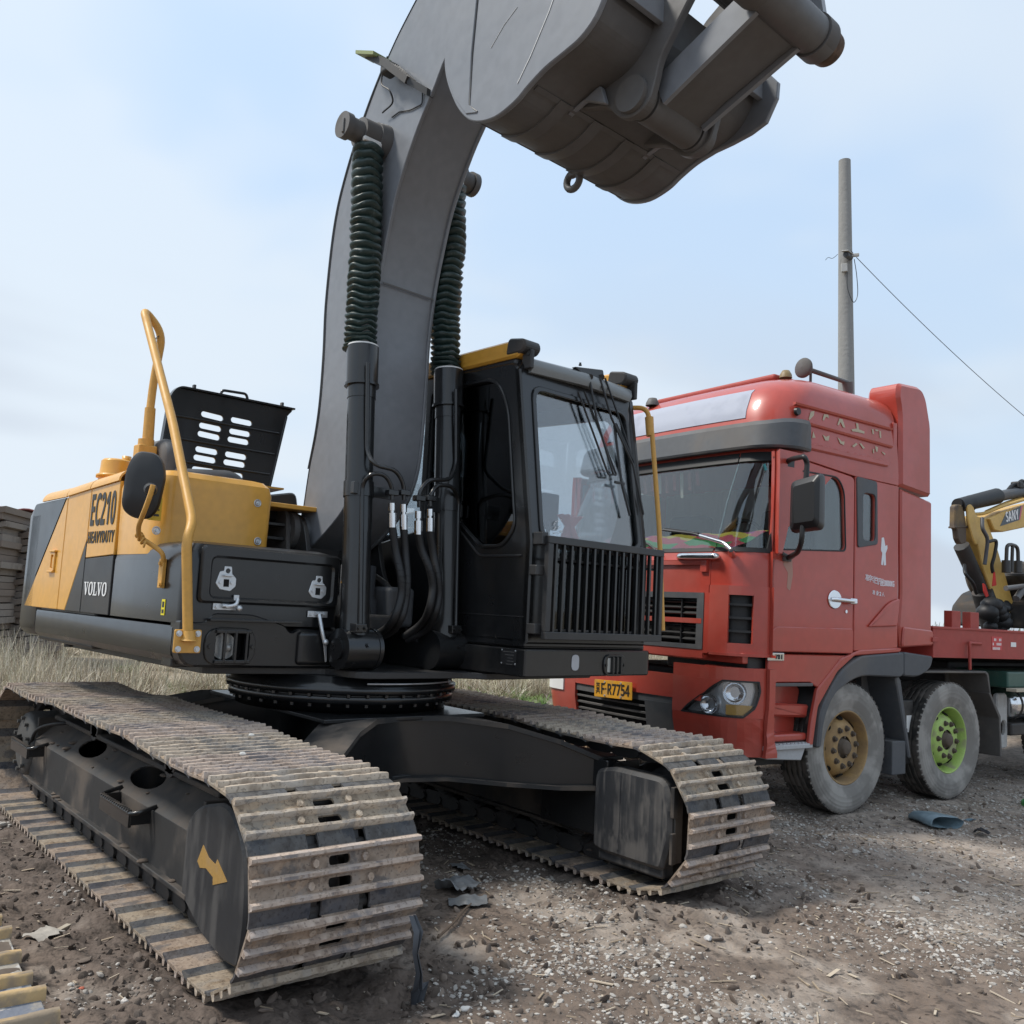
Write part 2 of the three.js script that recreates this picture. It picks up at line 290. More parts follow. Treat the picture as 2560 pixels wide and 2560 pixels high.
function groundCol(x, z) { // wet dark mud, trodden brown soil, pale gritty hard standing, straw litter in the field
  const d = trackNear(x, z), g = wfbm(x * 0.55 + 3, z * 0.55 + 8, 4, 241), h = wfbm(x * 2.6, z * 2.6, 4, 243), f = wfbm(x * 11, z * 11, 3, 247);
  let c = mix3([0.165, 0.126, 0.100], [0.282, 0.228, 0.185], sstep(0.34, 0.64, 0.6 * g + 0.4 * h + 0.10 * clamp((x - 0.8) * 0.5, -1, 1)));
  c = mix3(c, [0.375, 0.325, 0.28], sstep(0.50, 0.68, h + 0.12 * clamp((x - 1.2) * 0.4, -1, 1)) * 0.55);
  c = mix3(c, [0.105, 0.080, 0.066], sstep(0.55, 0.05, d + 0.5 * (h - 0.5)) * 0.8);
  c = mix3(c, [0.085, 0.066, 0.055], sstep(0.6, 0.8, f) * 0.4);
  const k = clamp(field(x, z)); if (k > 0) c = mix3(c, mix3([0.30, 0.24, 0.165], [0.19, 0.17, 0.10], sstep(0.45, 0.6, wfbm(x * 0.8, z * 0.8, 3, 251))), k);
  return c;
}
{
  const cx = camera.position.x, cz = camera.position.z, rings = [], angs = [];
  for (let r = 0.6; r < 13; r += r < 6 ? 0.026 : 0.05) rings.push(r);
  for (let r = 13.1; r < 1500; r *= 1.07) rings.push(r);
  const a0 = 0.694661; // heading: (sin a, -cos a)
  for (let i = 0; i <= 560; i++) angs.push(a0 + lerp(-0.72, 0.72, i / 560));
  for (let i = 1; i < 90; i++) angs.push(a0 + 0.72 + (2 * PI - 1.44) * i / 90);
  const A = angs.length, pos = [cx, -0.02, cz], colr = [0.1, 0.08, 0.07], idx = [];
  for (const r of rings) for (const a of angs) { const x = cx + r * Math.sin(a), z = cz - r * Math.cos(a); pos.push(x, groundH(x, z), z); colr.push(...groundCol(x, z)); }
  for (let j = 0; j < A; j++) idx.push(0, 1 + j, 1 + (j + 1) % A);
  for (let i = 0; i < rings.length - 1; i++) for (let j = 0; j < A; j++) { const k = (j + 1) % A, p = 1 + i * A + j, q = 1 + i * A + k; idx.push(p, p + A, q, q, p + A, q + A); }
  const g = new THREE.BufferGeometry(); g.setAttribute('position', new THREE.Float32BufferAttribute(pos, 3)); g.setAttribute('color', new THREE.Float32BufferAttribute(colr, 3));
  const uv = new Float32Array(pos.length / 3 * 2); for (let i = 0; i < uv.length / 2; i++) { uv[2 * i] = pos[3 * i] / 1.7; uv[2 * i + 1] = pos[3 * i + 2] / 1.7; }
  g.setAttribute('uv', new THREE.BufferAttribute(uv, 2)); g.setIndex(idx); g.computeVertexNormals();
  const map = cmap(1024, (u, v) => { const n = fbm(u, v, 24, 5, 301, 0.62), s = fbm(u, v, 120, 2, 303), w = fbm(u, v, 64, 3, 307); let k = 0.40 + 1.05 * n; k *= lerp(1, 0.55, sstep(0.6, 0.75, w)); const c = [k, k * 0.985, k * 0.97]; return mix3(c, [1.0, 0.98, 0.95], sstep(0.74, 0.84, s) * 0.75).map(x => x * 0.95); });
  const bump = gmap(1024, (u, v) => 0.5 * fbm(u, v, 24, 5, 301, 0.62) + 0.3 * fbm(u, v, 120, 2, 303) + 0.2 * fbm(u, v, 64, 3, 307));
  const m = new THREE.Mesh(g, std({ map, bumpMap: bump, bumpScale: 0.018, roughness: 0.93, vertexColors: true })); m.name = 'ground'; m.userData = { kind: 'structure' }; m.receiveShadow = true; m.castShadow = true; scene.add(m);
}

/* ---------------------------------------------------------------- crawler tracks */
const PITCH_N = 44, PIN = 0.05, SHOE_W = 0.718;
function shoeGeometry(seed, paintTip) { // x across, y outward, z along the track
  const W = SHOE_W / 2, P = 0.19, r = mulberry(seed), list = [];
  const slot = (x0, x1, z0, z1) => rrect(x0, x1, z0, z1, 0.012, 3);
  // plate with two slots and the two notches that clear the next link
  const pl = [[-W, -0.092], [-0.135, -0.092], [-0.135, -0.078], [-0.075, -0.078], [-0.075, -0.092], [0.075, -0.092], [0.075, -0.078], [0.135, -0.078], [0.135, -0.092], [W, -0.092], [W, 0.062], [-W, 0.062]];
  list.push(ext(pl, 'y', -0.006, 0.006, 0.001, [slot(-0.045, 0.045, -0.062, -0.034), slot(-0.05, 0.05, 0.002, 0.030)])); list[0].userData.tint = [0.74, 0.70, 0.655];
  // bent lip that runs under the next shoe, notched for the links
  const lip = (x0, x1) => tint(sweep([V(x0, 0, 0), V(x1, 0, 0)], [[0.006, 0.06], [0.002, 0.085], [-0.010, 0.108], [-0.018, 0.104], [-0.008, 0.082], [-0.006, 0.06]]), 0.24, 0.27, 0.33);
  list.push(lip(-W, -0.125), lip(-0.078, 0.078), lip(0.125, W));
  for (const z of [-0.079, -0.017, 0.047]) { // three grousers with worn, uneven crowns
    const n = 26, path = [], wear = []; for (let i = 0; i <= n; i++) { const x = lerp(-W, W, i / n); path.push(V(x, 0, -z + 0)); wear.push(r() * 0.004 + 0.0012 * Math.sin(i * 0.7 + seed)); }
    // profile axes of a path along +x: n = +y, b = x cross y = +z
    const g = sweep(path.map(p => V(p.x, 0, 0)), i => [[0.004, z - 0.012], [0.026 - wear[i], z - 0.0085], [0.031 - wear[i], z - 0.005], [0.031 - wear[i], z + 0.005], [0.026 - wear[i], z + 0.0085], [0.004, z + 0.012]]);
    list.push(paintTip ? tint(g, 1.75, 1.28, 0.72) : tint(g, 1.16, 1.13, 1.12));
  }
  for (const z of [-0.047, 0.016]) for (const x of [-0.105, 0.105]) { const b = xf(new THREE.CylinderGeometry(0.0135, 0.015, 0.016, 6), x + (z > 0 ? 0.02 : 0) * Math.sign(x), 0.012, z, 0, r() * 3, 0); list.push(tint(b, 1.05, 1.0, 0.95)); }
  // caked mud between the grousers
  for (const [za, zb] of [[-0.068, -0.028], [-0.006, 0.036]]) {
    const nx = 44, nz = 4, pos = [], idx = [];
    const amt = r() * 0.5;
    for (let i = 0; i <= nx; i++) for (let j = 0; j <= nz; j++) {
      const x = lerp(-W, W, i / nx), z = lerp(za, zb, j / nz), e = Math.sin(PI * j / nz);
      const n = wfbm(x * 9 + seed * 3.1, z * 24 + seed, 4, 401 + seed, 0.6), hole = sstep(0.055, 0.085, Math.abs(x));
      const y = 0.002 + 0.055 * (n - 0.52 + amt * 0.18) * (0.45 + 0.55 * (1 - e)) * hole + (1 - hole) * -0.012 + 0.006 * (r() - 0.5);
      pos.push(x, y, z);
    }
    for (let i = 0; i < nx; i++) for (let j = 0; j < nz; j++) { if (Math.abs(lerp(-W, W, (i + 0.5) / nx)) < 0.066) continue; const a = i * (nz + 1) + j, c = a + nz + 1; idx.push(a, a + 1, c, a + 1, c + 1, c); }
    const g = new THREE.BufferGeometry(); g.setAttribute('position', new THREE.Float32BufferAttribute(pos, 3)); g.setIndex(idx); g.computeVertexNormals(); list.push(tint(g, 0.86, 0.77, 0.68));
  }
  return ready(list.map(g => { const t = g.userData.tint; g.scale(1, 1, 1.2); if (t) g.userData.tint = t; return g; }));
}
const SHOES = [0, 1, 2, 3, 4].map(i => shoeGeometry(11 + i * 7));
const SHOES_Y = [0, 1, 2].map(i => shoeGeometry(61 + i * 7, true));
function trackPath(zi, zs) { // closed loop in (z, y): forward along the top, down round the idler, back along the ground
  const yi = 0.395, ri = 0.375 - PIN, ys = 0.405, rs = 0.385 - PIN, pts = []; // the line through the chain pins
  const top = z => { const c = [[zs, ys + rs], [zs + 1.12, 0.805 - PIN], [zi - 1.12, 0.80 - PIN], [zi, yi + ri]]; for (let k = 0; k < 3; k++) if (z <= c[k + 1][0]) { const t = (z - c[k][0]) / (c[k + 1][0] - c[k][0]); return lerp(c[k][1], c[k + 1][1], t) - [0.055, 0.02, 0.035][k] * 4 * t * (1 - t) * 0.5; } return yi + ri; };
  for (let i = 0; i <= 80; i++) { const z = lerp(zs, zi, i / 80); pts.push([z, top(z)]); }
  for (let i = 1; i <= 40; i++) { const a = PI / 2 - PI * i / 40; pts.push([zi + ri * Math.cos(a), yi + ri * Math.sin(a)]); }
  for (let i = 1; i <= 60; i++) { const t = i / 60; pts.push([lerp(zi, zs, t), 0.02 + PIN]); }
  for (let i = 1; i < 40; i++) { const a = -PI / 2 - PI * i / 40; pts.push([zs + rs * Math.cos(a), ys + rs * Math.sin(a)]); }
  const L = [0]; for (let i = 1; i <= pts.length; i++) { const a = pts[i - 1], b = pts[i % pts.length]; L.push(L[i - 1] + Math.hypot(a[0] - b[0], a[1] - b[1])); }
  const total = L[pts.length], at = s => { s = ((s % total) + total) % total; let k = 0; while (L[k + 1] < s) k++; const a = pts[k], b = pts[(k + 1) % pts.length], t = (s - L[k]) / (L[k + 1] - L[k]); return [lerp(a[0], b[0], t), lerp(a[1], b[1], t)]; };
  return { total, at };
}
function buildTrack(parent, xc, phase, shoes, ZI = 1.84, ZS = -1.77) { // > chain links, each shoe
  const P = trackPath(ZI, ZS), step = P.total / PITCH_N, links = [], fr = [];
  for (let i = 0; i < PITCH_N; i++) {
    const s = (i + phase) * step, a = P.at(s - step * 0.5), b = P.at(s + step * 0.5);
    const tz = b[0] - a[0], ty = b[1] - a[1], l = Math.hypot(tz, ty), cz = (a[0] + b[0]) / 2 - ty / l * PIN, cy = (a[1] + b[1]) / 2 + tz / l * PIN;
    const m = new THREE.Matrix4().makeBasis(V(1, 0, 0), V(0, tz / l, -ty / l), V(0, ty / l, tz / l)).setPosition(xc, cy, cz);
    fr.push(m);
    for (const x of [-0.095, 0.095]) links.push(ext(rp([[-0.125, -0.085], [-0.07, -0.105], [0.06, -0.105], [0.115, -0.085], [0.115, -0.04], [0.06, -0.008], [-0.08, -0.008], [-0.125, -0.04]], 0.012, 2), 'x', x - 0.018 + Math.sign(x) * (i % 2) * 0.006, x + 0.018 + Math.sign(x) * (i % 2) * 0.006, 0.003).applyMatrix4(m));
    links.push(cyl(V(-0.13, -0.05, 0.106), V(0.13, -0.05, 0.106), 0.024, 0.024, 10).applyMatrix4(m));
  }
  const track = part('crawler_track', links, M.steelDark, parent);
  fr.forEach((m, i) => { const k = (i * 7 + (i >> 2)) % shoes.length, o = part('track_shoe', shoes[k], M.shoe[(i * 3 + (i >> 1)) % 4], track); o.applyMatrix4(m); o.rotateX((hash2(i, 3, 9) - 0.5) * 0.02); });
  return track;
}

/* ---------------------------------------------------------------- the large crawler excavator */
const EX = thing('crawler_excavator', 'large black and yellow crawler excavator with its grey boom and bucket raised', 'excavator');
const onU = m => { m.position.set(UP.x, 0, UP.z); m.rotation.y = UP.rot; return m; };
const U = (name, geos, mat) => onU(part(name, geos, mat, EX));
const uF = (px, py, f) => hit(UP, 'z', f, px, py), uS = (px, py, s) => hit(UP, 'x', s, px, py);
const bolt = (p, dir, r = 0.012, h = 0.012) => [cyl(p, p.clone().addScaledVector(dir, h * 0.35), r * 1.35, r * 1.35, 14), cyl(p, p.clone().addScaledVector(dir, h), r, r * 0.96, 6)];

// --- undercarriage
const tracks = [-1, 1].map((s, i) => buildTrack(EX, s * 1.195, [0.18, 0.55][i], SHOES));
function trackFrame(sg) {
  const X = x => sg * x, xs = (a, b) => sg > 0 ? [a, b] : [-b, -a], geos = [];
  const b2 = (x0, x1, y0, y1, z0, z1, r) => { const [a, b] = xs(x0, x1); return box(a, b, y0, y1, z0, z1, r); };
  // outer and inner walls, lower flanges, end walls
  geos.push(b2(1.385, 1.405, 0.20, 0.455, -1.62, 1.36), b2(0.985, 1.005, 0.20, 0.455, -1.62, 1.36));
  geos.push(b2(1.36, 1.435, 0.188, 0.212, -1.66, 1.33), b2(0.955, 1.03, 0.188, 0.212, -1.66, 1.33));
  geos.push(b2(1.0, 1.39, 0.22, 0.60, -1.60, -1.57), b2(1.0, 1.39, 0.22, 0.6, 1.33, 1.36), b2(1.01, 1.38, 0.22, 0.24, -1.6, 1.36));
  // sloped top plates; the outer one has two oval openings
  const slope = (out, holes) => { const L = Math.hypot(0.2, 0.155), g = ext([[-1.62, 0], [1.36, 0], [1.36, L], [-1.62, L]], 'x', -0.012, 0, 0.002, holes);
    // (z, up the slope): stand it on the wall's top edge and lean it inward
    g.rotateZ(Math.atan2(0.2, 0.155) * (out ? 1 : -1) * 1); g.translate(out ? 1.405 : 0.985, 0.452, 0); if (!out) g.translate(0, 0, 0); const n = ni(g); if (sg < 0) { n.applyMatrix4(new THREE.Matrix4().makeScale(-1, 1, 1)); flip(n); } return n; };
  const oval = (z0, z1, v0, v1) => Array.from({ length: 18 }, (_, i) => { const a = i / 18 * 2 * PI; return [lerp(z0, z1, 0.5 + 0.5 * Math.cos(a)), lerp(v0, v1, 0.5 + 0.5 * Math.sin(a))]; });
  geos.push(slope(true, sg < 0 ? [oval(-0.82, -0.42, 0.06, 0.2), oval(0.16, 0.58, 0.06, 0.2)] : []), slope(false, []));
  const fr = part('track_frame', geos, M.blackMud, EX);
  // rollers under the frame, carriers above it, idler and sprocket
  for (let k = 0; k < 8; k++) { const z = lerp(-1.28, 1.2, k / 7); part('track_roller', [cyl(V(X(1.03), 0.20, z), V(X(1.36), 0.20, z), 0.072, 0.072, 16), cyl(V(X(1.07), 0.20, z), V(X(1.1), 0.20, z), 0.1, 0.1, 16), cyl(V(X(1.29), 0.20, z), V(X(1.32), 0.20, z), 0.1, 0.1, 16), bx(X(1.375), 0.2, z, 0.03, 0.09, 0.12, 0.01), bx(X(1.015), 0.2, z, 0.03, 0.09, 0.12, 0.01)], M.steelDark, fr); }
  for (const z of [-0.6, 0.68]) part('carrier_roller', [cyl(V(X(1.08), 0.655, z), V(X(1.31), 0.655, z), 0.055, 0.055, 14), cyl(V(X(1.08), 0.655, z), V(X(1.11), 0.655, z), 0.075, 0.075, 14), cyl(V(X(1.28), 0.655, z), V(X(1.31), 0.655, z), 0.075, 0.075, 14), bx(X(1.1), 0.6, z + 0.03, 0.12, 0.12, 0.05)], M.steelDark, fr);
  part('idler', [lathe([[0.0, -0.09], [0.2, -0.09], [0.23, -0.05], [0.235, -0.045], [0.265, -0.045], [0.265, 0.045], [0.235, 0.045], [0.2, 0.09], [0.0, 0.09]], 32, 'x').translate(X(1.195), 0.395, 1.84), cyl(V(X(0.97), 0.395, 1.84), V(X(1.42), 0.395, 1.84), 0.05)], M.steelDark, fr);
  { const t = []; for (let k = 0; k < 21; k++) { const a = k / 21 * 2 * PI; t.push(xf(bx(0, 0.275, 0, 0.06, 0.055, 0.04, 0.01), X(1.195), 0.405, -1.77, a, 0, 0)); }
    part('sprocket', [lathe([[0.0, -0.035], [0.262, -0.03], [0.262, 0.03], [0.0, 0.035]], 36, 'x').translate(X(1.195), 0.405, -1.77), t], M.steelDark, fr); }
  const o = s => X(1.195 + s * 0.2);
  part('travel_motor', [[lathe([[0, 0.33], [0.15, 0.33], [0.2, 0.31], [0.215, 0.28], [0.215, 0.10], [0.19, 0.08], [0.19, -0.25], [0, -0.25]], 30, 'x')].map(g => sg < 0 ? mirX(g) : g)[0].translate(X(1.11), 0.405, -1.77), Array.from({ length: 10 }, (_, k) => { const a = k / 10 * 2 * PI; return cyl(V(X(1.435), 0.405 + 0.17 * Math.cos(a), -1.77 + 0.17 * Math.sin(a)), V(X(1.455), 0.405 + 0.17 * Math.cos(a), -1.77 + 0.17 * Math.sin(a)), 0.014, 0.014, 6); })].map(g => g), paint([0.075, 0.072, 0.068], { dust: 0.5, rough: 0.65, seed: 151, rep: 2 }), fr);
  // idler guards on both flanks
  const guard = rp([[1.27, 0.20], [1.27, 0.52, 0.1], [1.40, 0.60, 0.16], [1.68, 0.665, 0.1], [1.84, 0.56, 0.12], [1.905, 0.40, 0.1], [1.915, 0.24, 0.06], [1.885, 0.085, 0.03], [1.74, 0.07, 0.04], [1.52, 0.105]], 0.04, 4);
  { const [a, b] = xs(1.392, 1.432); const g = part('idler_guard', [ext(guard, 'x', a, b, 0.012), b2(1.30, 1.40, 0.30, 0.5, 1.3, 1.62, 0.02)], M.streak, fr);
    if (sg < 0) { // painted arrow pointing to the front
      const ar = [[1.42, 0.385], [1.455, 0.355], [1.52, 0.375], [1.60, 0.35], [1.605, 0.305], [1.745, 0.375], [1.63, 0.465], [1.615, 0.43], [1.54, 0.445], [1.47, 0.50]];
      part('painted_arrow', ext(ar.map(([z, y]) => [1.585 + (z - 1.585) * 0.95, 0.40 + (y - 0.42) * 0.66]), 'x', -1.4345, -1.4315, 0), paint([0.36, 0.21, 0.055], { dust: 0.45, rough: 0.6, seed: 91, rep: 3 }), fr); } }
  { const [a, b] = xs(0.872, 0.99); part('idler_guard', [ext(rp([[1.47, 0.17], [1.47, 0.60, 0.06], [1.62, 0.635, 0.05], [2.0, 0.63, 0.09], [2.045, 0.52, 0.05], [2.045, 0.33, 0.04], [1.99, 0.15, 0.03], [1.54, 0.15, 0.05]], 0.03, 4), 'x', a, b, 0.02), b2(0.868, 0.874, 0.19, 0.60, 1.67, 1.685, 0.002), b2(0.90, 1.0, 0.10, 0.17, 1.5, 1.98, 0.015)], M.streakPale, fr);
    part('guard_bracket', [b2(0.865, 0.90, 0.44, 0.60, 2.05, 2.075, 0.004), b2(0.865, 0.9, 0.20, 0.36, 2.05, 2.07, 0.004), b2(0.9, 0.96, 0.2, 0.6, 2.045, 2.06, 0.004)], M.blackMud, fr); }
  if (sg < 0) for (const z of [-1.52, 0.52]) { // access steps of bent bar with a toothed tread
    const w = 0.26; const st = part('access_step', [tube([V(-1.39, 0.47, z - w), V(-1.50, 0.44, z - w), V(-1.50, 0.44, z + w), V(-1.39, 0.47, z + w)], 0.011, 0.06), box(-1.508, -1.492, 0.375, 0.445, z - w + 0.03, z + w - 0.03, 0.003), box(-1.5, -1.39, 0.385, 0.45, z + w - 0.04, z + w - 0.028, 0.003), box(-1.5, -1.39, 0.385, 0.45, z - w + 0.028, z - w + 0.04, 0.003)], M.black, fr);
    const tt = []; for (let k = 0; k < 15; k++) tt.push(bx(-1.5, 0.449, lerp(z - w + 0.05, z + w - 0.05, k / 14), 0.022, 0.014, 0.014, 0.003)); part('step_tread', tt, M.blackMud, fr); }
  part('track_spring_cover', [b2(1.08, 1.31, 0.595, 0.625, -1.5, 1.3, 0.01)], M.blackMud, fr);
  // soil that has fallen on the frame
  const mud = []; for (let k = 0; k < 60; k++) { const t = rnd(), z = rr(-1.5, 1.9), x = X(lerp(0.96, 1.43, t)); const y = z > 1.3 ? 0.09 : (t < 0.1 || t > 0.9) ? 0.215 : 0.455 + 0.15 * (1 - Math.abs(t - 0.5) * 2.2); const g = new THREE.IcosahedronGeometry(rr(0.01, 0.03), 1); g.scale(rr(0.8, 1.8), rr(0.3, 0.5), rr(0.8, 1.8)); mud.push(g.translate(x, Math.max(y, 0.05), z)); }
  const mm = part('fallen_mud', mud, M.mudClod, fr); mm.userData.kind = 'stuff';
  return fr;
}
const frames = [-1, 1].map(trackFrame);
part('hydraulic_hose', curveTube([V(-1.2, 0.6, -1.2), V(-1.33, 0.6, -1.25), V(-1.41, 0.52, -1.52), V(-1.42, 0.42, -1.60)], 0.012), M.rubber, frames[0]);

{ // X-shaped car body between the tracks, with flanged edges, and the slewing ring on top
  const sec = [[-0.93, 1.46, 0.66, 0.50], [-0.72, 1.30, 0.755, 0.49], [-0.5, 1.08, 0.825, 0.49], [-0.25, 0.84, 0.85, 0.50], [0, 0.76, 0.85, 0.50], [0.25, 0.84, 0.85, 0.50], [0.5, 1.08, 0.825, 0.49], [0.72, 1.30, 0.755, 0.49], [0.93, 1.46, 0.66, 0.50]];
  const webs = [], flanges = [], geos = webs, strip = (zf, y0, y1, depth) => loft(sec.map(([x, z, yt, yb]) => { const a = y0(yt, yb), b = y1(yt, yb), zo = zf(z); return [V(x, b, 0.04 + zo), V(x, b, 0.04 + zo - depth), V(x, a, 0.04 + zo - depth), V(x, a, 0.04 + zo)]; }), true, true, 0.9);
  for (const s of [1, -1]) {
    const g = [strip(z => z - 0.04, (t, b) => b, (t, b) => t - 0.01, 0.03), strip(z => z - 0.36, (t, b) => b, (t, b) => t - 0.01, 0.02), strip(z => z, (t, b) => t - 0.028, t => t, 0.42), strip(z => z + 0.012, (t, b) => b - 0.022, (t, b) => b, 0.30)];
    g.forEach((k, gi) => { const geos = gi < 2 ? webs : flanges; if (s < 0) { k.translate(0, 0, -0.04); const n = ni(k); n.applyMatrix4(new THREE.Matrix4().makeScale(1, 1, -1)); flip(n); n.translate(0, 0, 0.04); geos.push(n); } else geos.push(k); });
  }
  geos.push(box(-0.55, 0.55, 0.83, 0.852, -0.75, 0.83, 0.004), box(-0.55, 0.55, 0.49, 0.51, -0.7, 0.78, 0.004));
  for (const s of [-1, 1]) for (const z of [1, -1]) geos.push(box(s > 0 ? 0.9 : -0.96, s > 0 ? 0.96 : -0.9, 0.22, 0.66, 0.04 + z * 1.25 - 0.3, 0.04 + z * 1.25 + 0.26, 0.012));
  const cb = part('car_body', geos, M.black, EX); flanges.forEach(f => part('body_flange', [f], M.blackMud, cb));
  const st = []; // small stencil mark on the front web
  const p0 = hit(WD, 'z', 1.18, 1269, 1890);
  strokes([[0, 1, 1, 1], [0.15, 0.9, 0.2, 0.35], [0.85, 0.9, 0.8, 0.35], [0.2, 0.3, 0.5, 0.05], [0.5, 0.05, 0.8, 0.3], [0.45, 0.85, 0.45, 0.4], [0.6, 0.85, 0.6, 0.4], [0.35, 0.6, 0.68, 0.6], [0.9, -0.1, 1.25, -0.1]], 0.09, 0.007).forEach(g => st.push(g.rotateY(-0.68).translate(0.585, 0.60, 1.158)));
  part('stencil_mark', st, M.white, cb);
  const ring = [], yb = 0.852;
  ring.push(lathe([[0.0, yb], [0.66, yb], [0.66, 0.905], [0.705, 0.908], [0.705, 0.945], [0.69, 0.948], [0.69, 0.962], [0.725, 0.965], [0.725, 1.0], [0.70, 1.003], [0.70, 1.062], [0, 1.062]], 72).translate(0, 0, 0.04));
  const sr = part('slewing_ring', ring, M.black, EX), bl = [];
  for (let k = 0; k < 40; k++) { const a = k / 40 * 2 * PI, c = Math.cos(a), s = Math.sin(a); bl.push(cyl(V(0.683 * c, 0.890, 0.04 + 0.683 * s), V(0.683 * c, 0.909, 0.04 + 0.683 * s), 0.013, 0.013, 6), cyl(V(0.708 * c, 0.948, 0.04 + 0.708 * s), V(0.708 * c, 0.966, 0.04 + 0.708 * s), 0.012, 0.012, 6)); }
  part('ring_bolts', bl, M.black, sr).userData.kind = 'stuff';
  const gp = []; for (let k = 0; k <= 16; k++) { const a = 1.9 - k / 16 * 0.95; gp.push(V(0.716 * Math.cos(a), 1.028, 0.04 + 0.716 * Math.sin(a))); }
  part('grease_pipe', [sweep(gp, circ(0.006, 7)), cyl(gp[16], gp[16].clone().lerp(gp[15], -0.45), 0.012, 0.012, 8), cyl(gp[16].clone().lerp(gp[15], -0.6), gp[16].clone().lerp(gp[15], -1.0), 0.013, 0.008, 8)], M.zinc, sr);
}

// --- upper structure (x = s towards the cab, z = f forward)
{ // floor plate, towers, skirts
  const g = [];
  g.push(ext(rp([[-1.08, -1.9], [-1.08, 0.30], [-0.42, 0.42], [-0.36, 0.74, 0.1], [0.36, 0.80, 0.1], [0.44, 0.9], [1.40, 0.9], [1.40, -2.3]], 0.06), 'y', 1.062, 1.10, 0.004));
  for (const s of [-0.255, 0.235]) g.push(ext(rp([[-1.3, 1.1], [-0.75, 1.5], [-0.5, 1.95, 0.1], [-0.3, 2.07, 0.12], [-0.12, 2.0, 0.1], [-0.02, 1.72], [0.16, 1.42, 0.1], [0.34, 1.30], [0.52, 1.22, 0.08], [0.60, 1.1]], 0.03), 'x', s - 0.016 + (s < 0 ? -0.035 : 0.035), s + 0.016 + (s < 0 ? -0.035 : 0.035), 0.004));
  g.push(cyl(V(-0.36, 1.93, -0.27), V(0.34, 1.93, -0.27), 0.055));
  const fr = U('upper_frame', g, M.charcoal);
  part('boom_foot_boss', [cyl(V(-0.345, 1.93, -0.27), V(-0.30, 1.93, -0.27), 0.125, 0.125, 26), cyl(V(-0.36, 1.93, -0.27), V(-0.34, 1.93, -0.27), 0.07, 0.07, 20), ext(rp([[-0.5, 1.62], [-0.46, 1.98, 0.1], [-0.34, 2.09, 0.1], [-0.22, 2.05, 0.08], [-0.16, 1.62]], 0.03), 'x', -0.375, -0.345, 0.006)], M.greyWorn, fr);
  part('swing_motor', [lathe([[0, 1.1], [0.17, 1.1], [0.17, 1.16], [0.135, 1.18], [0.135, 1.5], [0.11, 1.53], [0.11, 1.72], [0, 1.74]], 26).translate(-0.06, 0, 0.18), bx(0.13, 1.47, 0.3, 0.2, 0.25, 0.22, 0.03)], M.greyPlastic, fr);
  part('valve_block', [box(-0.22, 0.22, 1.35, 1.78, -0.75, -0.35, 0.02), box(-0.2, 0.02, 1.3, 1.42, 0.12, 0.5, 0.03), tube([V(-0.1, 1.35, 0.4), V(-0.1, 1.62, 0.3), V(0.05, 1.75, -0.2)], 0.022), tube([V(0.06, 1.32, 0.45), V(0.08, 1.6, 0.32), V(0.1, 1.78, -0.2)], 0.022)], M.blackDusty, fr);
  part('yellow_tag', ext([[0, 0], [0.05, -0.02], [0.03, -0.1], [-0.01, -0.1]].map(([a, b]) => [a - 0.2, b + 1.70]), 'z', 0.22, 0.226, 0.001), M.yellow, fr);
}
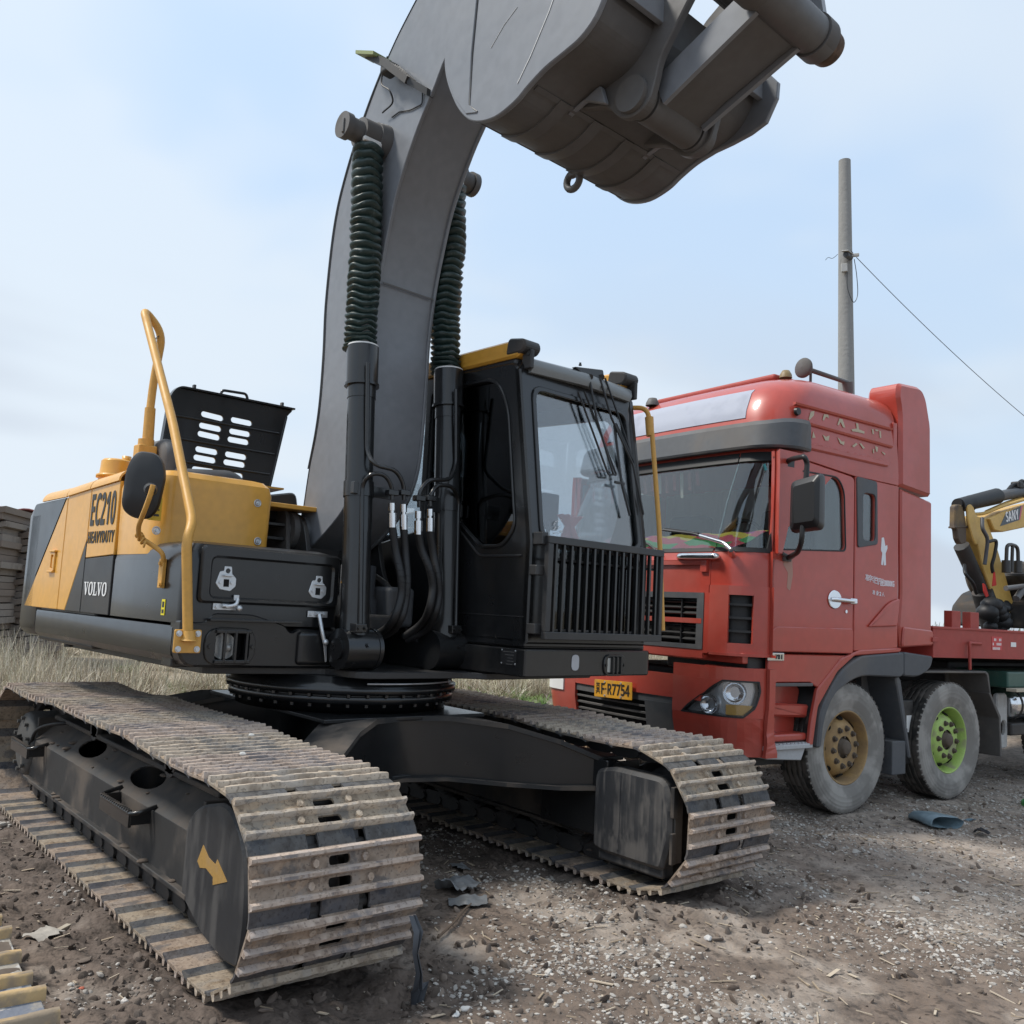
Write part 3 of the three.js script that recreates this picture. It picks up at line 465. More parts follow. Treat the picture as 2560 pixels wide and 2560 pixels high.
{ // counterweight and right-hand side panels
  const arc = (s, f, r) => s; const plan = [];
  for (let k = 0; k <= 24; k++) { const t = -1 + 2 * k / 24; plan.push([1.3 * t, -2.44 - 0.24 * Math.cos(t * PI / 2)]); }
  plan.push([1.3, -2.02], [-1.3, -2.02]);
  const ringAt = (y, o) => rp(plan, 0.12, 3).map(([s, f]) => V(s * (1 - o / 1.3), y, (f + 2.02) * (1 - o / 0.66) - 2.02));
  U('counterweight', loft([ringAt(1.125, 0.08), ringAt(1.14, 0.035), ringAt(1.18, 0.006), ringAt(1.22, 0), ringAt(2.0, 0), ringAt(2.07, 0.02), ringAt(2.105, 0.06), ringAt(2.115, 0.12)], true, true, 0.5), M.black);
  // long rounded skirt below the panels
  const sk = (f0, f1) => loft([f0, f1].map(f => [[-1.10, 1.11], [-1.19, 1.112], [-1.265, 1.13], [-1.298, 1.165], [-1.302, 1.20], [-1.302, 1.305], [-1.298, 1.318], [-1.285, 1.322], [-1.10, 1.322]].map(([s, y]) => V(s, y, f))), true, true, 0.5);
  U('side_skirt', [sk(-2.0, 0.36), cyl(V(-1.15, 1.09, -1.72), V(-1.15, 1.14, -1.72), 0.02), cyl(V(-1.15, 1.075, -1.72), V(-1.15, 1.1, -1.72), 0.032, 0.032, 8)], M.black);
  const curved = (poly, mat, name, parent, off = 0) => { // panel on the side, its top edge turning over inwards
    const g = ext(poly, 'x', -1.30 + 0.0, -1.278, 0.004); g.translate(-off, 0, 0); return parent ? part(name, g, mat, parent) : U(name, g, mat); };
  // panel A: rear door, black above the slanting paint line
  const A = curved(rp([[-2.325, 1.335, 0.01], [-1.565, 1.335, 0.01], [-1.565, 2.10, 0.01], [-1.585, 2.10, 0]], 0), M.yellow, 'side_panel');
  part('black_paint', ext(rp([[-2.345, 1.335, 0], [-2.345, 2.03, 0.05], [-2.3, 2.09, 0.05], [-1.605, 2.10, 0]], 0), 'x', -1.30, -1.278, 0.004), M.black, A);
  part('door_handle', [ext(rrect(-1.79, -1.69, 1.595, 1.725, 0.01), 'x', -1.312, -1.299, 0.003, [rrect(-1.765, -1.715, 1.615, 1.705, 0.006)]), bx(-1.303, 1.655, -1.74, 0.008, 0.07, 0.02, 0.003), bx(-1.31, 1.59, -1.755, 0.02, 0.014, 0.12, 0.004), bx(-1.31, 1.732, -1.735, 0.02, 0.014, 0.12, 0.004)], M.yellow, A);
  // panel B
  const Bp = curved([[-1.553, 1.335], [-1.405, 1.335], [-1.175, 1.69], [-1.103, 1.80], [-1.103, 2.13], [-1.553, 2.11]], M.yellow, 'side_panel');
  part('black_paint', ext([[-1.399, 1.335], [-1.103, 1.335], [-1.103, 1.79]], 'x', -1.30, -1.278, 0.003), M.charcoal, Bp);
  // panel C with the lettering
  const Cp = curved([[-1.091, 1.682], [-0.60, 1.70], [-0.60, 2.15], [-1.091, 2.13]], M.yellow, 'side_panel');
  part('black_paint', ext([[-1.091, 1.335], [-0.60, 1.335], [-0.60, 1.694], [-1.091, 1.677]], 'x', -1.30, -1.278, 0.003), M.charcoal, Cp);
  const side = (g, f, y, off = 1.3005) => { g.rotateY(-PI / 2).translate(-off, y, f); return g; };
  const letterBlack = std({ color: col([0.035, 0.033, 0.03]), roughness: 0.5 });
  part('model_lettering', side(text('EC210', M.font, 0.43, 0.21), -1.065, 1.885), letterBlack, Cp);
  part('duty_lettering', side(text('HEAVYDUTY', M.font, 0.46, 0.075), -1.075, 1.775), letterBlack, Cp);
  part('maker_lettering', side(text('VOLVO', M.serif, 0.40, 0.085), -1.05, 1.445, 1.3015), M.white, Cp);
  // rolled shoulder along the top of the panels, in three lengths
  const shoulder = (f0, f1, mat, y0, y1) => { const rows = []; for (let k = 0; k <= 6; k++) { const a = k / 6 * PI / 2; rows.push([f0, f1].map((f, i) => V(-1.30 + 0.10 * (1 - Math.cos(a)), (i ? y1 : y0) + 0.075 * Math.sin(a), f))); } rows.push([f0, f1].map((f, i) => V(-0.2, (i ? y1 : y0) + 0.085, f))); return sheet(rows.map(r => [r[1], r[0]]), 0.012); };
  U('hood_top', [shoulder(-2.1, -1.565, 0, 2.095, 2.102), shoulder(-1.553, -1.103, 0, 2.105, 2.128), shoulder(-1.091, -0.60, 0, 2.128, 2.15)], M.yellow);
  U('hood_left', [box(0.3, 1.34, 1.11, 2.0, -2.05, -0.75, 0.06), box(-1.27, 1.3, 1.11, 2.0, -2.02, -0.9, 0.02)], M.charcoal);
  // fuel-tank housing in front of the panels
  const hs = [], L = [[-0.575, -1.3], [-0.02, -1.3]];
  const plan2 = rp([[-1.3, -0.57, 0.01], [-1.3, 0.02, 0.13], [-0.6, 0.02, 0.05], [-0.6, -0.57, 0.01]], 0.02, 6);
  const rg = (y, o) => plan2.map(([s, f]) => V(lerp(-0.95, s, 1 - o / 0.35), y, lerp(-0.27, f, 1 - o / 0.29)));
  const tank = U('fuel_tank_cover', loft([rg(1.70, 0.006), rg(2.10, 0), rg(2.15, 0.012), rg(2.18, 0.04), rg(2.19, 0.08)].map(r => r.slice().reverse()), true, true, 0.5), M.yellow);
  for (const [x, y] of [[755, 1210], [1245, 1078], [1245, 1262]]) { const p = uF(x * 0.51754, 700 + y * 0.51754, 0.022); part('cover_screw', [lathe([[0.016, 0], [0.02, 0.005], [0.024, 0.002]], 18, 'z').translate(p.x, p.y, 0.02), cyl(V(p.x, p.y, 0.02), V(p.x, p.y, 0.0255), 0.0145, 0.014, 14), cyl(V(p.x, p.y, 0.024), V(p.x, p.y, 0.032), 0.008, 0.008, 6)], M.zinc, tank); }
  { const p = uF(755 * 0.5175, 700 + 1110 * 0.5175, 0.023); part('warning_label', ext(rrect(p.x - 0.045, p.x + 0.03, p.y - 0.06, p.y + 0.07, 0.004), 'z', 0.0215, 0.0235, 0), std({ color: col([0.75, 0.5, 0.03]), roughness: 0.5 }), tank);
    part('label_print', [bx(p.x - 0.008, p.y - 0.03, 0.0245, 0.05, 0.012, 0.001, 0), bx(p.x - 0.008, p.y + 0.0, 0.0245, 0.05, 0.008, 0.001, 0), bx(p.x - 0.008, p.y + 0.03, 0.0245, 0.03, 0.03, 0.001, 0)], letterBlack, tank); }
  U('filler_cap', [lathe([[0.0, 0.13], [0.085, 0.13], [0.1, 0.115], [0.105, 0.03], [0.125, 0.02], [0.125, 0], [0, 0]], 28).translate(-1.10, 2.235, -1.27), lathe([[0.0, 0.03], [0.03, 0.03], [0.03, 0]], 10).translate(-1.05, 2.365, -1.24), cyl(V(-1.10, 2.1, -1.27), V(-1.10, 2.25, -1.27), 0.11, 0.11, 24)], M.yellow);
  // engine bay details seen past the tank
  const eb = U('engine_bay', [box(-0.58, 0.42, 1.15, 2.06, -0.9, -0.62, 0.02), tube([V(-0.95, 2.2, -0.75), V(-0.95, 2.42, -0.75), V(-0.95, 2.42, -1.0)], 0.07, 0.08, 14), tube([V(-0.95, 2.22, -0.62), V(-0.55, 2.26, -0.62), V(-0.5, 2.1, -0.62)], 0.06, 0.08, 14)], M.greyPlastic);
  part('bonnet_edge', [box(-0.6, -0.22, 2.055, 2.085, -0.62, -0.1, 0.006)], M.yellow, eb);
  part('dark_cover', [ext(rp([[-0.55, 1.98], [-0.52, 2.14, 0.05], [-0.24, 2.20, 0.05], [-0.2, 2.0]], 0.02), 'z', -0.55, -0.35, 0.01), Array.from({ length: 6 }, (_, k) => box(-0.58, -0.35, 1.5 + k * 0.09, 1.52 + k * 0.09, -0.3, -0.22, 0.003))], M.black, eb);
}
{ // open engine cover standing up behind the tank, with see-through slots
  const f = -0.9, q = (x, y) => { const p = uF(x * 0.51754, 700 + y * 0.51754, f); return [p.x, p.y]; };
  const outer = rp([q(822, 560), q(860, 520), q(1415, 630), q(1385, 660), q(1300, 1010), q(765, 880), q(800, 700)], 0.02, 3), holes = [];
  const slot = (x0, y0, x1, y1) => { const a = q(x0, y0), b = q(x1, y1), r = 0.02, an = Math.atan2(b[1] - a[1], b[0] - a[0]), o = []; for (let k = 0; k <= 6; k++) { const t = an - PI / 2 + k / 6 * PI; o.push([b[0] + r * Math.cos(t), b[1] + r * Math.sin(t)]); } for (let k = 0; k <= 6; k++) { const t = an + PI / 2 + k / 6 * PI; o.push([a[0] + r * Math.cos(t), a[1] + r * Math.sin(t)]); } holes.push(o); };
  for (const [x0, y0, x1, y1] of [[985, 648, 1065, 668], [1128, 676, 1204, 692], [975, 703, 1055, 720], [1120, 731, 1195, 745], [968, 743, 1048, 761], [1112, 770, 1188, 784], [957, 817, 1037, 832], [1100, 842, 1177, 856], [948, 857, 1028, 872], [1092, 880, 1170, 893], [940, 914, 1022, 926], [1084, 936, 1160, 948]]) slot(x0, y0, x1, y1);
  const g = [ext(outer, 'z', f - 0.012, f + 0.006, 0.003, holes)];
  for (const [a, b] of [[[840, 655], [1345, 742]], [[868, 768], [1322, 843]], [[800, 865], [1300, 940]]]) { const A = q(...a), B = q(...b); g.push(cyl(V(A[0], A[1], f + 0.008), V(B[0], B[1], f + 0.008), 0.008, 0.008, 8)); }
  const e0 = q(822, 560), e1 = q(860, 520), e2 = q(1415, 630), e2b = q(1383, 662), e3 = q(1300, 1010), e4 = q(765, 880);
  const rim = [e4, e0, e1, e2].map(([x, y]) => V(x, y, f)); g.push(sweep(fillet(rim, 0.05), [[-0.012, -0.035], [0.0, -0.035], [0.0, 0.01], [-0.012, 0.01]]));
  g.push(cyl(V(e2b[0], e2b[1], f), V(e3[0], e3[1], f), 0.010, 0.010, 8));
  const hat = U('engine_cover', g, M.black), h = [[1065, 555], [1075, 532], [1190, 550], [1197, 582]].map(a => { const p = q(...a); return V(p[0], p[1], f); });
  part('cover_handle', tube(h, 0.010, 0.03), M.black, hat);
  for (const a of [[938, 520], [1362, 605]]) { const p = q(...a); part('hinge_lug', [bx(p[0], p[1], f, 0.018, 0.04, 0.03, 0.004)], M.greyPlastic, hat); }
}
{ // tool box at the right front corner
  const F = 0.45, tp = rp([[-1.3, -0.565, 0.01], [-1.3, F, 0.06], [-0.365, F, 0.03], [-0.365, -0.565, 0.01]], 0.02, 5);
  const rg = (y, o) => tp.map(([s, f]) => V(lerp(-0.83, s, 1 - o / 0.47), y, f > 0 ? f - o : f)).reverse();
  const g = [loft([rg(1.335, 0), rg(1.665, 0), rg(1.72, 0.012), rg(1.757, 0.04), rg(1.772, 0.09)], true, true, 0.45)];
  const tb = U('tool_box', g, M.black);
  // lid: a proud rounded slab with a dished middle
  const y0 = 1.446, y1 = 1.752, s0 = -1.225, s1 = -0.378;
  part('box_lid', [ext(rrect(s0, s1, y0, y1, 0.035), 'z', F - 0.002, F + 0.026, 0.012, [rrect(s0 + 0.065, s1 - 0.05, y0 + 0.035, y1 - 0.065, 0.03)]), ext(rrect(s0 + 0.06, s1 - 0.045, y0 + 0.03, y1 - 0.06, 0.03), 'z', F, F + 0.008, 0.003)], M.black, tb);
  for (const [px, py] of [[1090, 1450], [1532, 1492]]) { // zinc latch keepers
    const p = uF(px * 0.51754, 700 + py * 0.51754, F + 0.01), z = F + 0.006, h = rp([[-0.055, -0.02], [-0.035, 0.045], [-0.012, 0.05], [-0.012, 0.075], [0.03, 0.075], [0.035, 0.035], [0.06, 0.012], [0.06, -0.03], [0.03, -0.058], [-0.03, -0.05]], 0.006, 2).map(([a, b]) => [a + p.x, b + p.y]);
    const k = part('latch_keeper', [ext(h, 'z', z, z + 0.006, 0.002, [circ(0.013, 12).map(([a, b]) => [a + p.x + 0.01, b + p.y + 0.05])]), box(p.x - 0.018, p.x + 0.032, p.y + 0.02, p.y + 0.03, z + 0.005, z + 0.03, 0.003), bolt(V(p.x - 0.03, p.y - 0.012, z + 0.005), V(0, 0, 1), 0.009, 0.008), bolt(V(p.x + 0.035, p.y - 0.012, z + 0.005), V(0, 0, 1), 0.009, 0.008)], M.zinc, tb);
    part('keeper_hole', [bx(p.x + 0.004, p.y - 0.015, z + 0.007, 0.03, 0.04, 0.003, 0.001)], M.hole, tb); }
  for (const [px, py, open] of [[1085, 1578, 0], [1535, 1615, 1]]) { // toggle latches
    const p = uF(px * 0.51754, 700 + py * 0.51754, F + 0.01), z = F + 0.004, gg = [bx(p.x, p.y, z + 0.003, 0.13, 0.036, 0.006, 0.002), bolt(V(p.x - 0.045, p.y, z + 0.005), V(0, 0, 1), 0.010, 0.009), bolt(V(p.x + 0.045, p.y, z + 0.005), V(0, 0, 1), 0.010, 0.009), cyl(V(p.x - 0.02, p.y + 0.005, z + 0.016), V(p.x + 0.022, p.y + 0.005, z + 0.016), 0.012, 0.012, 10)];
    if (open) gg.push(tube([V(p.x, p.y, z + 0.022), V(p.x + 0.012, p.y - 0.1, z + 0.05), V(p.x + 0.028, p.y - 0.16, z + 0.055)], 0.012, 0.02, 8), new THREE.SphereGeometry(0.018, 12, 8).translate(p.x + 0.03, p.y - 0.155, z + 0.062), ext(rp([[0, 0], [0.02, 0], [0.03, -0.1], [0.02, -0.105]], 0.004, 2).map(([a, b]) => [a + p.x + 0.022, b + p.y - 0.165]), 'z', z + 0.05, z + 0.056, 0.001));
    else gg.push(tube([V(p.x, p.y + 0.0, z + 0.02), V(p.x + 0.05, p.y + 0.01, z + 0.035), V(p.x + 0.062, p.y + 0.045, z + 0.03)], 0.011, 0.02, 8), new THREE.SphereGeometry(0.017, 12, 8).translate(p.x + 0.068, p.y - 0.005, z + 0.04), bx(p.x + 0.055, p.y + 0.05, z + 0.02, 0.03, 0.03, 0.012, 0.003));
    part('toggle_latch', gg, M.zinc, tb); }
  part('warning_label', [bx(-1.3025, 1.41, 0.22, 0.002, 0.085, 0.045, 0)], std({ color: col([0.7, 0.6, 0.02]), roughness: 0.5 }), tb);
  part('label_print', [bx(-1.304, 1.425, 0.22, 0.001, 0.03, 0.026, 0), bx(-1.304, 1.388, 0.22, 0.001, 0.02, 0.026, 0)], M.plastic, tb);
  // lower nose with the work lamp
  const nose = rp([[-1.30, 1.35, 0.01], [-1.30, 1.17, 0.05], [-1.25, 1.112, 0.05], [-0.38, 1.10, 0.02], [-0.355, 1.315, 0.02], [-0.62, 1.325, 0.02], [-0.66, 1.30, 0.04], [-0.70, 1.345, 0.02], [-0.9, 1.40, 0.04], [-1.13, 1.40, 0.04], [-1.17, 1.35, 0.03]], 0.02, 4);
  const c = uF(1115 * 0.51754, 700 + 1770 * 0.51754, F), hole = rrect(c.x - 0.10, c.x + 0.10, c.y - 0.075, c.y + 0.075, 0.05, 5);
  const n = U('lower_nose', [ext(nose, 'z', 0.32, F + 0.006, 0.012, [hole]), box(-1.28, -0.37, 1.10, 1.3, 0.2, 0.33, 0.01), box(-0.62, -0.36, 1.12, 1.31, F - 0.02, F + 0.035, 0.03)], M.black);
  part('nose_flange', [box(-1.16, -0.62, 1.352, 1.366, F - 0.01, F + 0.05, 0.003)], M.black, n);
  const lm = part('work_lamp', [ext(rrect(c.x - 0.155, c.x + 0.135, c.y - 0.10, c.y + 0.10, 0.09, 6), 'z', F + 0.004, F + 0.018, 0.004, [rrect(c.x - 0.095, c.x + 0.095, c.y - 0.07, c.y + 0.07, 0.02)]), [-0.05, 0.012, 0.075].map(d => box(c.x + d - 0.007, c.x + d + 0.007, c.y - 0.085, c.y + 0.085, F + 0.014, F + 0.036, 0.003)), box(c.x - 0.1, c.x + 0.1, c.y - 0.09, c.y - 0.07, F + 0.01, F + 0.034, 0.004), box(c.x - 0.1, c.x + 0.1, c.y + 0.07, c.y + 0.09, F + 0.01, F + 0.034, 0.004), bolt(V(c.x - 0.128, c.y, F + 0.016), V(0, 0, 1), 0.012, 0.01), bolt(V(c.x + 0.116, c.y, F + 0.016), V(0, 0, 1), 0.012, 0.01)], M.black, n);
  part('lamp_reflector', [cyl(V(c.x - 0.035, c.y, F - 0.05), V(c.x - 0.035, c.y, F - 0.012), 0.07, 0.07, 22), new THREE.SphereGeometry(0.024, 14, 10).translate(c.x - 0.012, c.y - 0.008, F - 0.012)], std({ color: col([0.33, 0.33, 0.32]), roughness: 0.3, metalness: 0.3 }), n);
  part('lamp_glass', [cyl(V(c.x - 0.035, c.y, F - 0.004), V(c.x - 0.035, c.y, F + 0.004), 0.062, 0.06, 20)], M.lens, n);
  part('lamp_box', [box(c.x - 0.11, c.x + 0.11, c.y - 0.08, c.y + 0.08, F - 0.10, F - 0.085, 0)], M.hole, n);
}
{ // handrail over the tank, mirror on its bracket
  const pts = [V(-1.255, 1.255, 0.478), V(-1.30, 1.76, 0.49), V(-1.30, 1.85, 0.485)];
  const S = (x, y, s) => uS(x * 0.51754, 700 + y * 0.51754, s), Fp = (x, y, f) => uF(x * 0.51754, 700 + y * 0.51754, f);
  const kink = Fp(931, 1170, 0.42), a = S(888, 960, -1.245), b = S(835, 690, -1.22), top = S(692, 135, -1.17), t2 = S(787, 258, -0.97);
  t2.z = top.z + 0.02; const t2b = Fp(787, 258, t2.z); const d1 = Fp(742, 490, t2.z - 0.02), d2 = Fp(726, 620, t2.z - 0.01);
  const hr = U('handrail', [tube([Fp(908, 1745, 0.478), Fp(901, 1255, 0.485), kink, a, b, top, t2b, d1, d2], 0.026, 0.09, 12)], M.yellowRail);
  const fl = Fp(905, 1750, 0.47), ft = Fp(703, 815, t2.z);
  part('rail_foot', [ext(rrect(fl.x - 0.072, fl.x + 0.072, fl.y - 0.055, fl.y + 0.065, 0.01), 'z', 0.462, 0.475, 0.003), lathe([[0.03, 0.05], [0.034, 0.01], [0.045, 0]], 16).translate(fl.x, fl.y + 0.01, 0.485)], M.yellowRail, hr);
  for (const [dx, dy] of [[-0.05, 0.045], [0.05, 0.045], [-0.05, -0.035], [0.05, -0.035]]) part('rail_bolt', bolt(V(fl.x + dx, fl.y + dy, 0.475), V(0, 0, 1), 0.012, 0.012), M.zinc, hr);
  part('rail_socket', [cyl(V(d2.x, d2.y, d2.z), V(ft.x + 0.01, ft.y + 0.05, ft.z), 0.034, 0.036, 14), cyl(V(ft.x, ft.y + 0.06, ft.z), V(ft.x, ft.y - 0.02, ft.z), 0.05, 0.05, 14), bx(ft.x, ft.y - 0.08, ft.z, 0.12, 0.2, 0.1, 0.01)], M.yellowRail, hr);
  part('frayed_rag', [0, 1, 2, 3, 4].map(k => { const p = t2b.clone().lerp(d1, 0.02 + k * 0.04); return curveTube([p, p.clone().add(V(-0.04 - 0.01 * k, -0.03, 0.02)), p.clone().add(V(-0.07 + 0.02 * k, -0.07 - 0.05 * k, 0.03))], 0.0025, 8, 5); }), M.steelDark, hr);
  // mirror: rounded black shell, back towards the viewer
  const mc = S(695, 990, -1.43), out = rp([[-0.145, -0.12], [-0.14, 0.10], [-0.06, 0.2], [0.11, 0.19], [0.15, 0.08], [0.12, -0.16], [0.02, -0.205], [-0.1, -0.19]].map(([x, y]) => [x, y]), 0.06, 5);
  const shell = [[0.97, 0.028], [1, 0.012], [1, -0.004], [0.96, -0.02], [0.8, -0.034], [0.4, -0.042]].map(([k, z]) => out.map(([x, y]) => V(x * k * 0.72, y * k * 0.92, z)));
  const orient = g => g.rotateZ(0.14).rotateY(-0.62 + PI).translate(mc.x, mc.y, mc.z);
  const mi = U('mirror', [orient(loft(shell, true, true, 0.6))], M.plastic);
  const back = mc.clone().add(V(-0.02, -0.02, 0.05)), br0 = S(790, 1365, -1.31), br1 = S(787, 1470, -1.31);
  part('mirror_knob', [cyl(S(727, 1012, -1.44), S(727, 1015, -1.515), 0.036, 0.026, 16)], M.rubber, mi);
  part('mirror_arm', [tube([S(740, 990, -1.515), S(726, 1040, -1.52), S(700, 1110, -1.52), S(668, 1190, -1.48), S(670, 1240, -1.43), S(720, 1270, -1.38), S(790, 1320, -1.33), br0.clone().add(V(0, -0.02, 0))], 0.013, 0.05, 9)], M.yellowRail, mi);
  part('arm_binding', [0, 1, 2, 3].map(k => { const p = S(672 + k * 9, 1232 + k * 14, -1.42); return xf(new THREE.TorusGeometry(0.017, 0.006, 6, 12), p.x, p.y, p.z, 0.6, 0.4 * k, 0); }), M.yellowRail, mi);
  part('mirror_bracket', [box(-1.322, -1.302, br1.y - 0.02, br0.y + 0.02, br0.z - 0.03, br0.z + 0.025, 0.003), bolt(V(-1.322, br0.y - 0.005, br0.z), V(-1, 0, 0)), bolt(V(-1.322, br1.y, br1.z), V(-1, 0, 0))], M.yellowRail, mi);
}

// --- operator's cab
{
  const S0 = 0.43, S1 = 1.52, K = 0.5176, q5F = (x, y, f) => uF(700 + x * K, 800 + y * K, f), q5S = (x, y, s) => uS(700 + x * K, 800 + y * K, s);
  const fy = y => y < 1.9 ? 1.235 : lerp(1.235, 1.055, (y - 1.9) / 1.1); // front plane: upright below, leaning back above
  const bend = g => { g = ni(g); const p = g.attributes.position; for (let i = 0; i < p.count; i++) p.setZ(i, p.getZ(i) + fy(p.getY(i))); g.computeVertexNormals(); return g; };
  const geos = [];
  // deck nose under the cab
  const nose = U('cab_deck', [ext(rp([[S0 - 0.02, 0.25, 0.01], [S0 - 0.02, 1.25, 0.012], [1.575, 1.25, 0.05], [1.575, 0.25, 0.01]], 0.02, 5), 'y', 1.108, 1.268, 0.008), box(0.33, 1.5, 1.10, 1.2, -0.7, 0.3, 0.01), box(S0 + 0.02, 1.56, 1.268, 1.30, 0.2, 1.2, 0.01)], M.black);
  { const p = q5F(1425, 1655, 1.25), l = q5F(1612, 1667, 1.25);
    part('oval_reflector', [ext(rrect(p.x - 0.033, p.x + 0.033, p.y - 0.048, p.y + 0.048, 0.033, 6), 'z', 1.25, 1.254, 0.001)], std({ color: col([0.45, 0.46, 0.48]), roughness: 0.35 }), nose);
    const lm = part('deck_lamp', [ext(rrect(l.x - 0.105, l.x + 0.105, l.y - 0.068, l.y + 0.068, 0.06, 6), 'z', 1.246, 1.262, 0.004, [rrect(l.x - 0.07, l.x + 0.07, l.y - 0.05, l.y + 0.05, 0.02)]), [-0.035, 0.005, 0.045].map(d => box(l.x + d - 0.007, l.x + d + 0.007, l.y - 0.055, l.y + 0.055, 1.258, 1.28, 0.003)), bolt(V(l.x - 0.088, l.y, 1.26), V(0, 0, 1), 0.01, 0.008), bolt(V(l.x + 0.088, l.y, 1.26), V(0, 0, 1), 0.01, 0.008)], M.black, nose);
    part('lamp_lens', [bx(l.x, l.y, 1.254, 0.14, 0.09, 0.006, 0.002)], std({ color: col([0.55, 0.54, 0.5]), roughness: 0.25 }), nose);
    const a = [q5S(1070, 1585, S0 - 0.02), q5S(1140, 1670, S0 - 0.02)];
    const pl = part('data_plate', [box(S0 - 0.0225, S0 - 0.019, a[1].y, a[0].y, a[0].z, a[1].z, 0.0005)], M.plastic, nose);
    part('plate_print', [0, 1, 2, 3, 4].map(k => box(S0 - 0.0235, S0 - 0.0224, a[0].y - 0.018 - k * 0.018, a[0].y - 0.0145 - k * 0.018, a[0].z + [0.02, 0.035, 0.06, 0.055, 0.05][k], a[1].z - [0.02, 0.02, 0.03, 0.02, 0.03][k], 0)), M.greyWorn, nose);
    part('plate_rivet', [[0, 0], [1, 0], [0, 1], [1, 1]].map(([i, j]) => bolt(V(S0 - 0.0225, a[j].y + (j ? 0.008 : -0.008), a[i].z + (i ? -0.008 : 0.008)), V(-1, 0, 0), 0.004, 0.003)), M.zinc, nose); }
  // right wall with its big window, one more light behind
  const wallPts = rp([[-0.58, 1.30, 0.02], [1.235, 1.30, 0.02], [1.235, 1.9, 0.05], [1.06, 2.96, 0.05], [1.0, 3.02, 0.04], [-0.5, 3.06, 0.05]], 0.02, 4);
  const win = rp([[0.20, 2.05, 0.05], [0.55, 2.05, 0.05], [0.775, 1.885, 0.05], [0.985, 1.885, 0.08], [1.08, 2.0, 0.06], [0.965, 2.74, 0.12], [0.84, 2.925, 0.1], [0.20, 2.935, 0.05]], 0.05, 6);
  const win2 = rp([[-0.42, 1.9, 0.06], [0.12, 2.0, 0.05], [0.12, 2.93, 0.05], [-0.42, 2.93, 0.06]], 0.05, 4);
  geos.push(ext(wallPts, 'x', S0, S0 + 0.05, 0.012, [win, win2]));
  // left wall (door) with a window
  const lw = rp([[-0.1, 1.95, 0.08], [0.9, 1.9, 0.1], [1.0, 2.2, 0.1], [0.9, 2.86, 0.12], [-0.1, 2.9, 0.06]], 0.06, 5);
  geos.push(ext(wallPts, 'x', S1 - 0.05, S1, 0.012, [lw]));
  // rear wall with window, floor, roof
  geos.push(ext(rrect(S0 + 0.02, S1 - 0.02, 1.30, 3.05, 0.03), 'z', -0.58, -0.53, 0.008, [rrect(S0 + 0.14, S1 - 0.14, 2.0, 2.9, 0.08)]));
  geos.push(box(S0, S1, 1.28, 1.33, -0.58, 1.22, 0.008));
  // front frame
  const outline = [[S0, 1.30], [S1, 1.30], [S1, 1.9], [S1, 2.97], [S1 - 0.04, 3.02], [S0 + 0.04, 3.02], [S0, 2.97], [S0, 1.9]];
  const wsHole = rp([[S0 + 0.085, 1.925], [S1 - 0.085, 1.925], [S1 - 0.10, 2.87], [S0 + 0.10, 2.87]], 0.08, 5), lowHole = rrect(S0 + 0.16, S1 - 0.09, 1.39, 1.875, 0.05);
  geos.push(bend(ext(outline, 'z', -0.055, 0, 0.010, [wsHole, lowHole])));
  geos.push(bend(ext(rp(wsHole, 0, 0).length ? rp([[S0 + 0.07, 1.91], [S1 - 0.07, 1.91], [S1 - 0.085, 2.885], [S0 + 0.085, 2.885]], 0.09, 5) : [], 'z', -0.004, 0.012, 0.004, [rp([[S0 + 0.10, 1.94], [S1 - 0.10, 1.94], [S1 - 0.115, 2.855], [S0 + 0.115, 2.855]], 0.075, 5)])));
  const cab = U('cab', geos, M.black);
  // trims on the side wall: raised window surround, creases
  const off = (poly, k, c) => poly.map(([a, b]) => [c[0] + (a - c[0]) * k, c[1] + (b - c[1]) * k]);
  part('window_seal', [ext(off(win, 1.045, [0.65, 2.4]), 'x', S0 - 0.012, S0 + 0.004, 0.005, [win])], M.black, cab);
  part('wall_crease', [tube([V(S0 - 0.003, 2.05, 0.45), V(S0 - 0.003, 1.99, 0.56), V(S0 - 0.003, 1.815, 0.78), V(S0 - 0.003, 1.815, 1.16)], 0.008, 0.05, 6), box(S0 - 0.004, S0 + 0.004, 1.452, 1.458, 0.4, 1.2, 0.001)], M.charcoal, cab);
  part('side_pane', [ext(off(win, 1.01, [0.65, 2.4]), 'x', S0 + 0.02, S0 + 0.025, 0)], M.glassTint, cab);
  part('side_pane', [ext(win2, 'x', S0 + 0.02, S0 + 0.025, 0)], M.glass, cab);
  part('door_pane', [ext(lw, 'x', S1 - 0.03, S1 - 0.025, 0)], M.glass, cab);
  part('rear_pane', [ext(rrect(S0 + 0.13, S1 - 0.13, 1.99, 2.91, 0.08), 'z', -0.56, -0.555, 0)], M.glass, cab);
  part('windscreen', [bend(ext(rp([[S0 + 0.075, 1.915], [S1 - 0.075, 1.915], [S1 - 0.09, 2.88], [S0 + 0.09, 2.88]], 0.08, 5), 'z', -0.022, -0.017, 0))], M.glass, cab);
  part('lower_windscreen', [bend(ext(rrect(S0 + 0.15, S1 - 0.08, 1.38, 1.885, 0.05), 'z', -0.022, -0.017, 0))], M.glassDark, cab);
  // roof: pale rounded brow, yellow side rails
  const br = []; for (let k = 0; k <= 8; k++) { const a = -0.5 + k / 8 * 2.2; br.push([Math.sin(a) * 0.055, Math.cos(a) * 0.055]); }
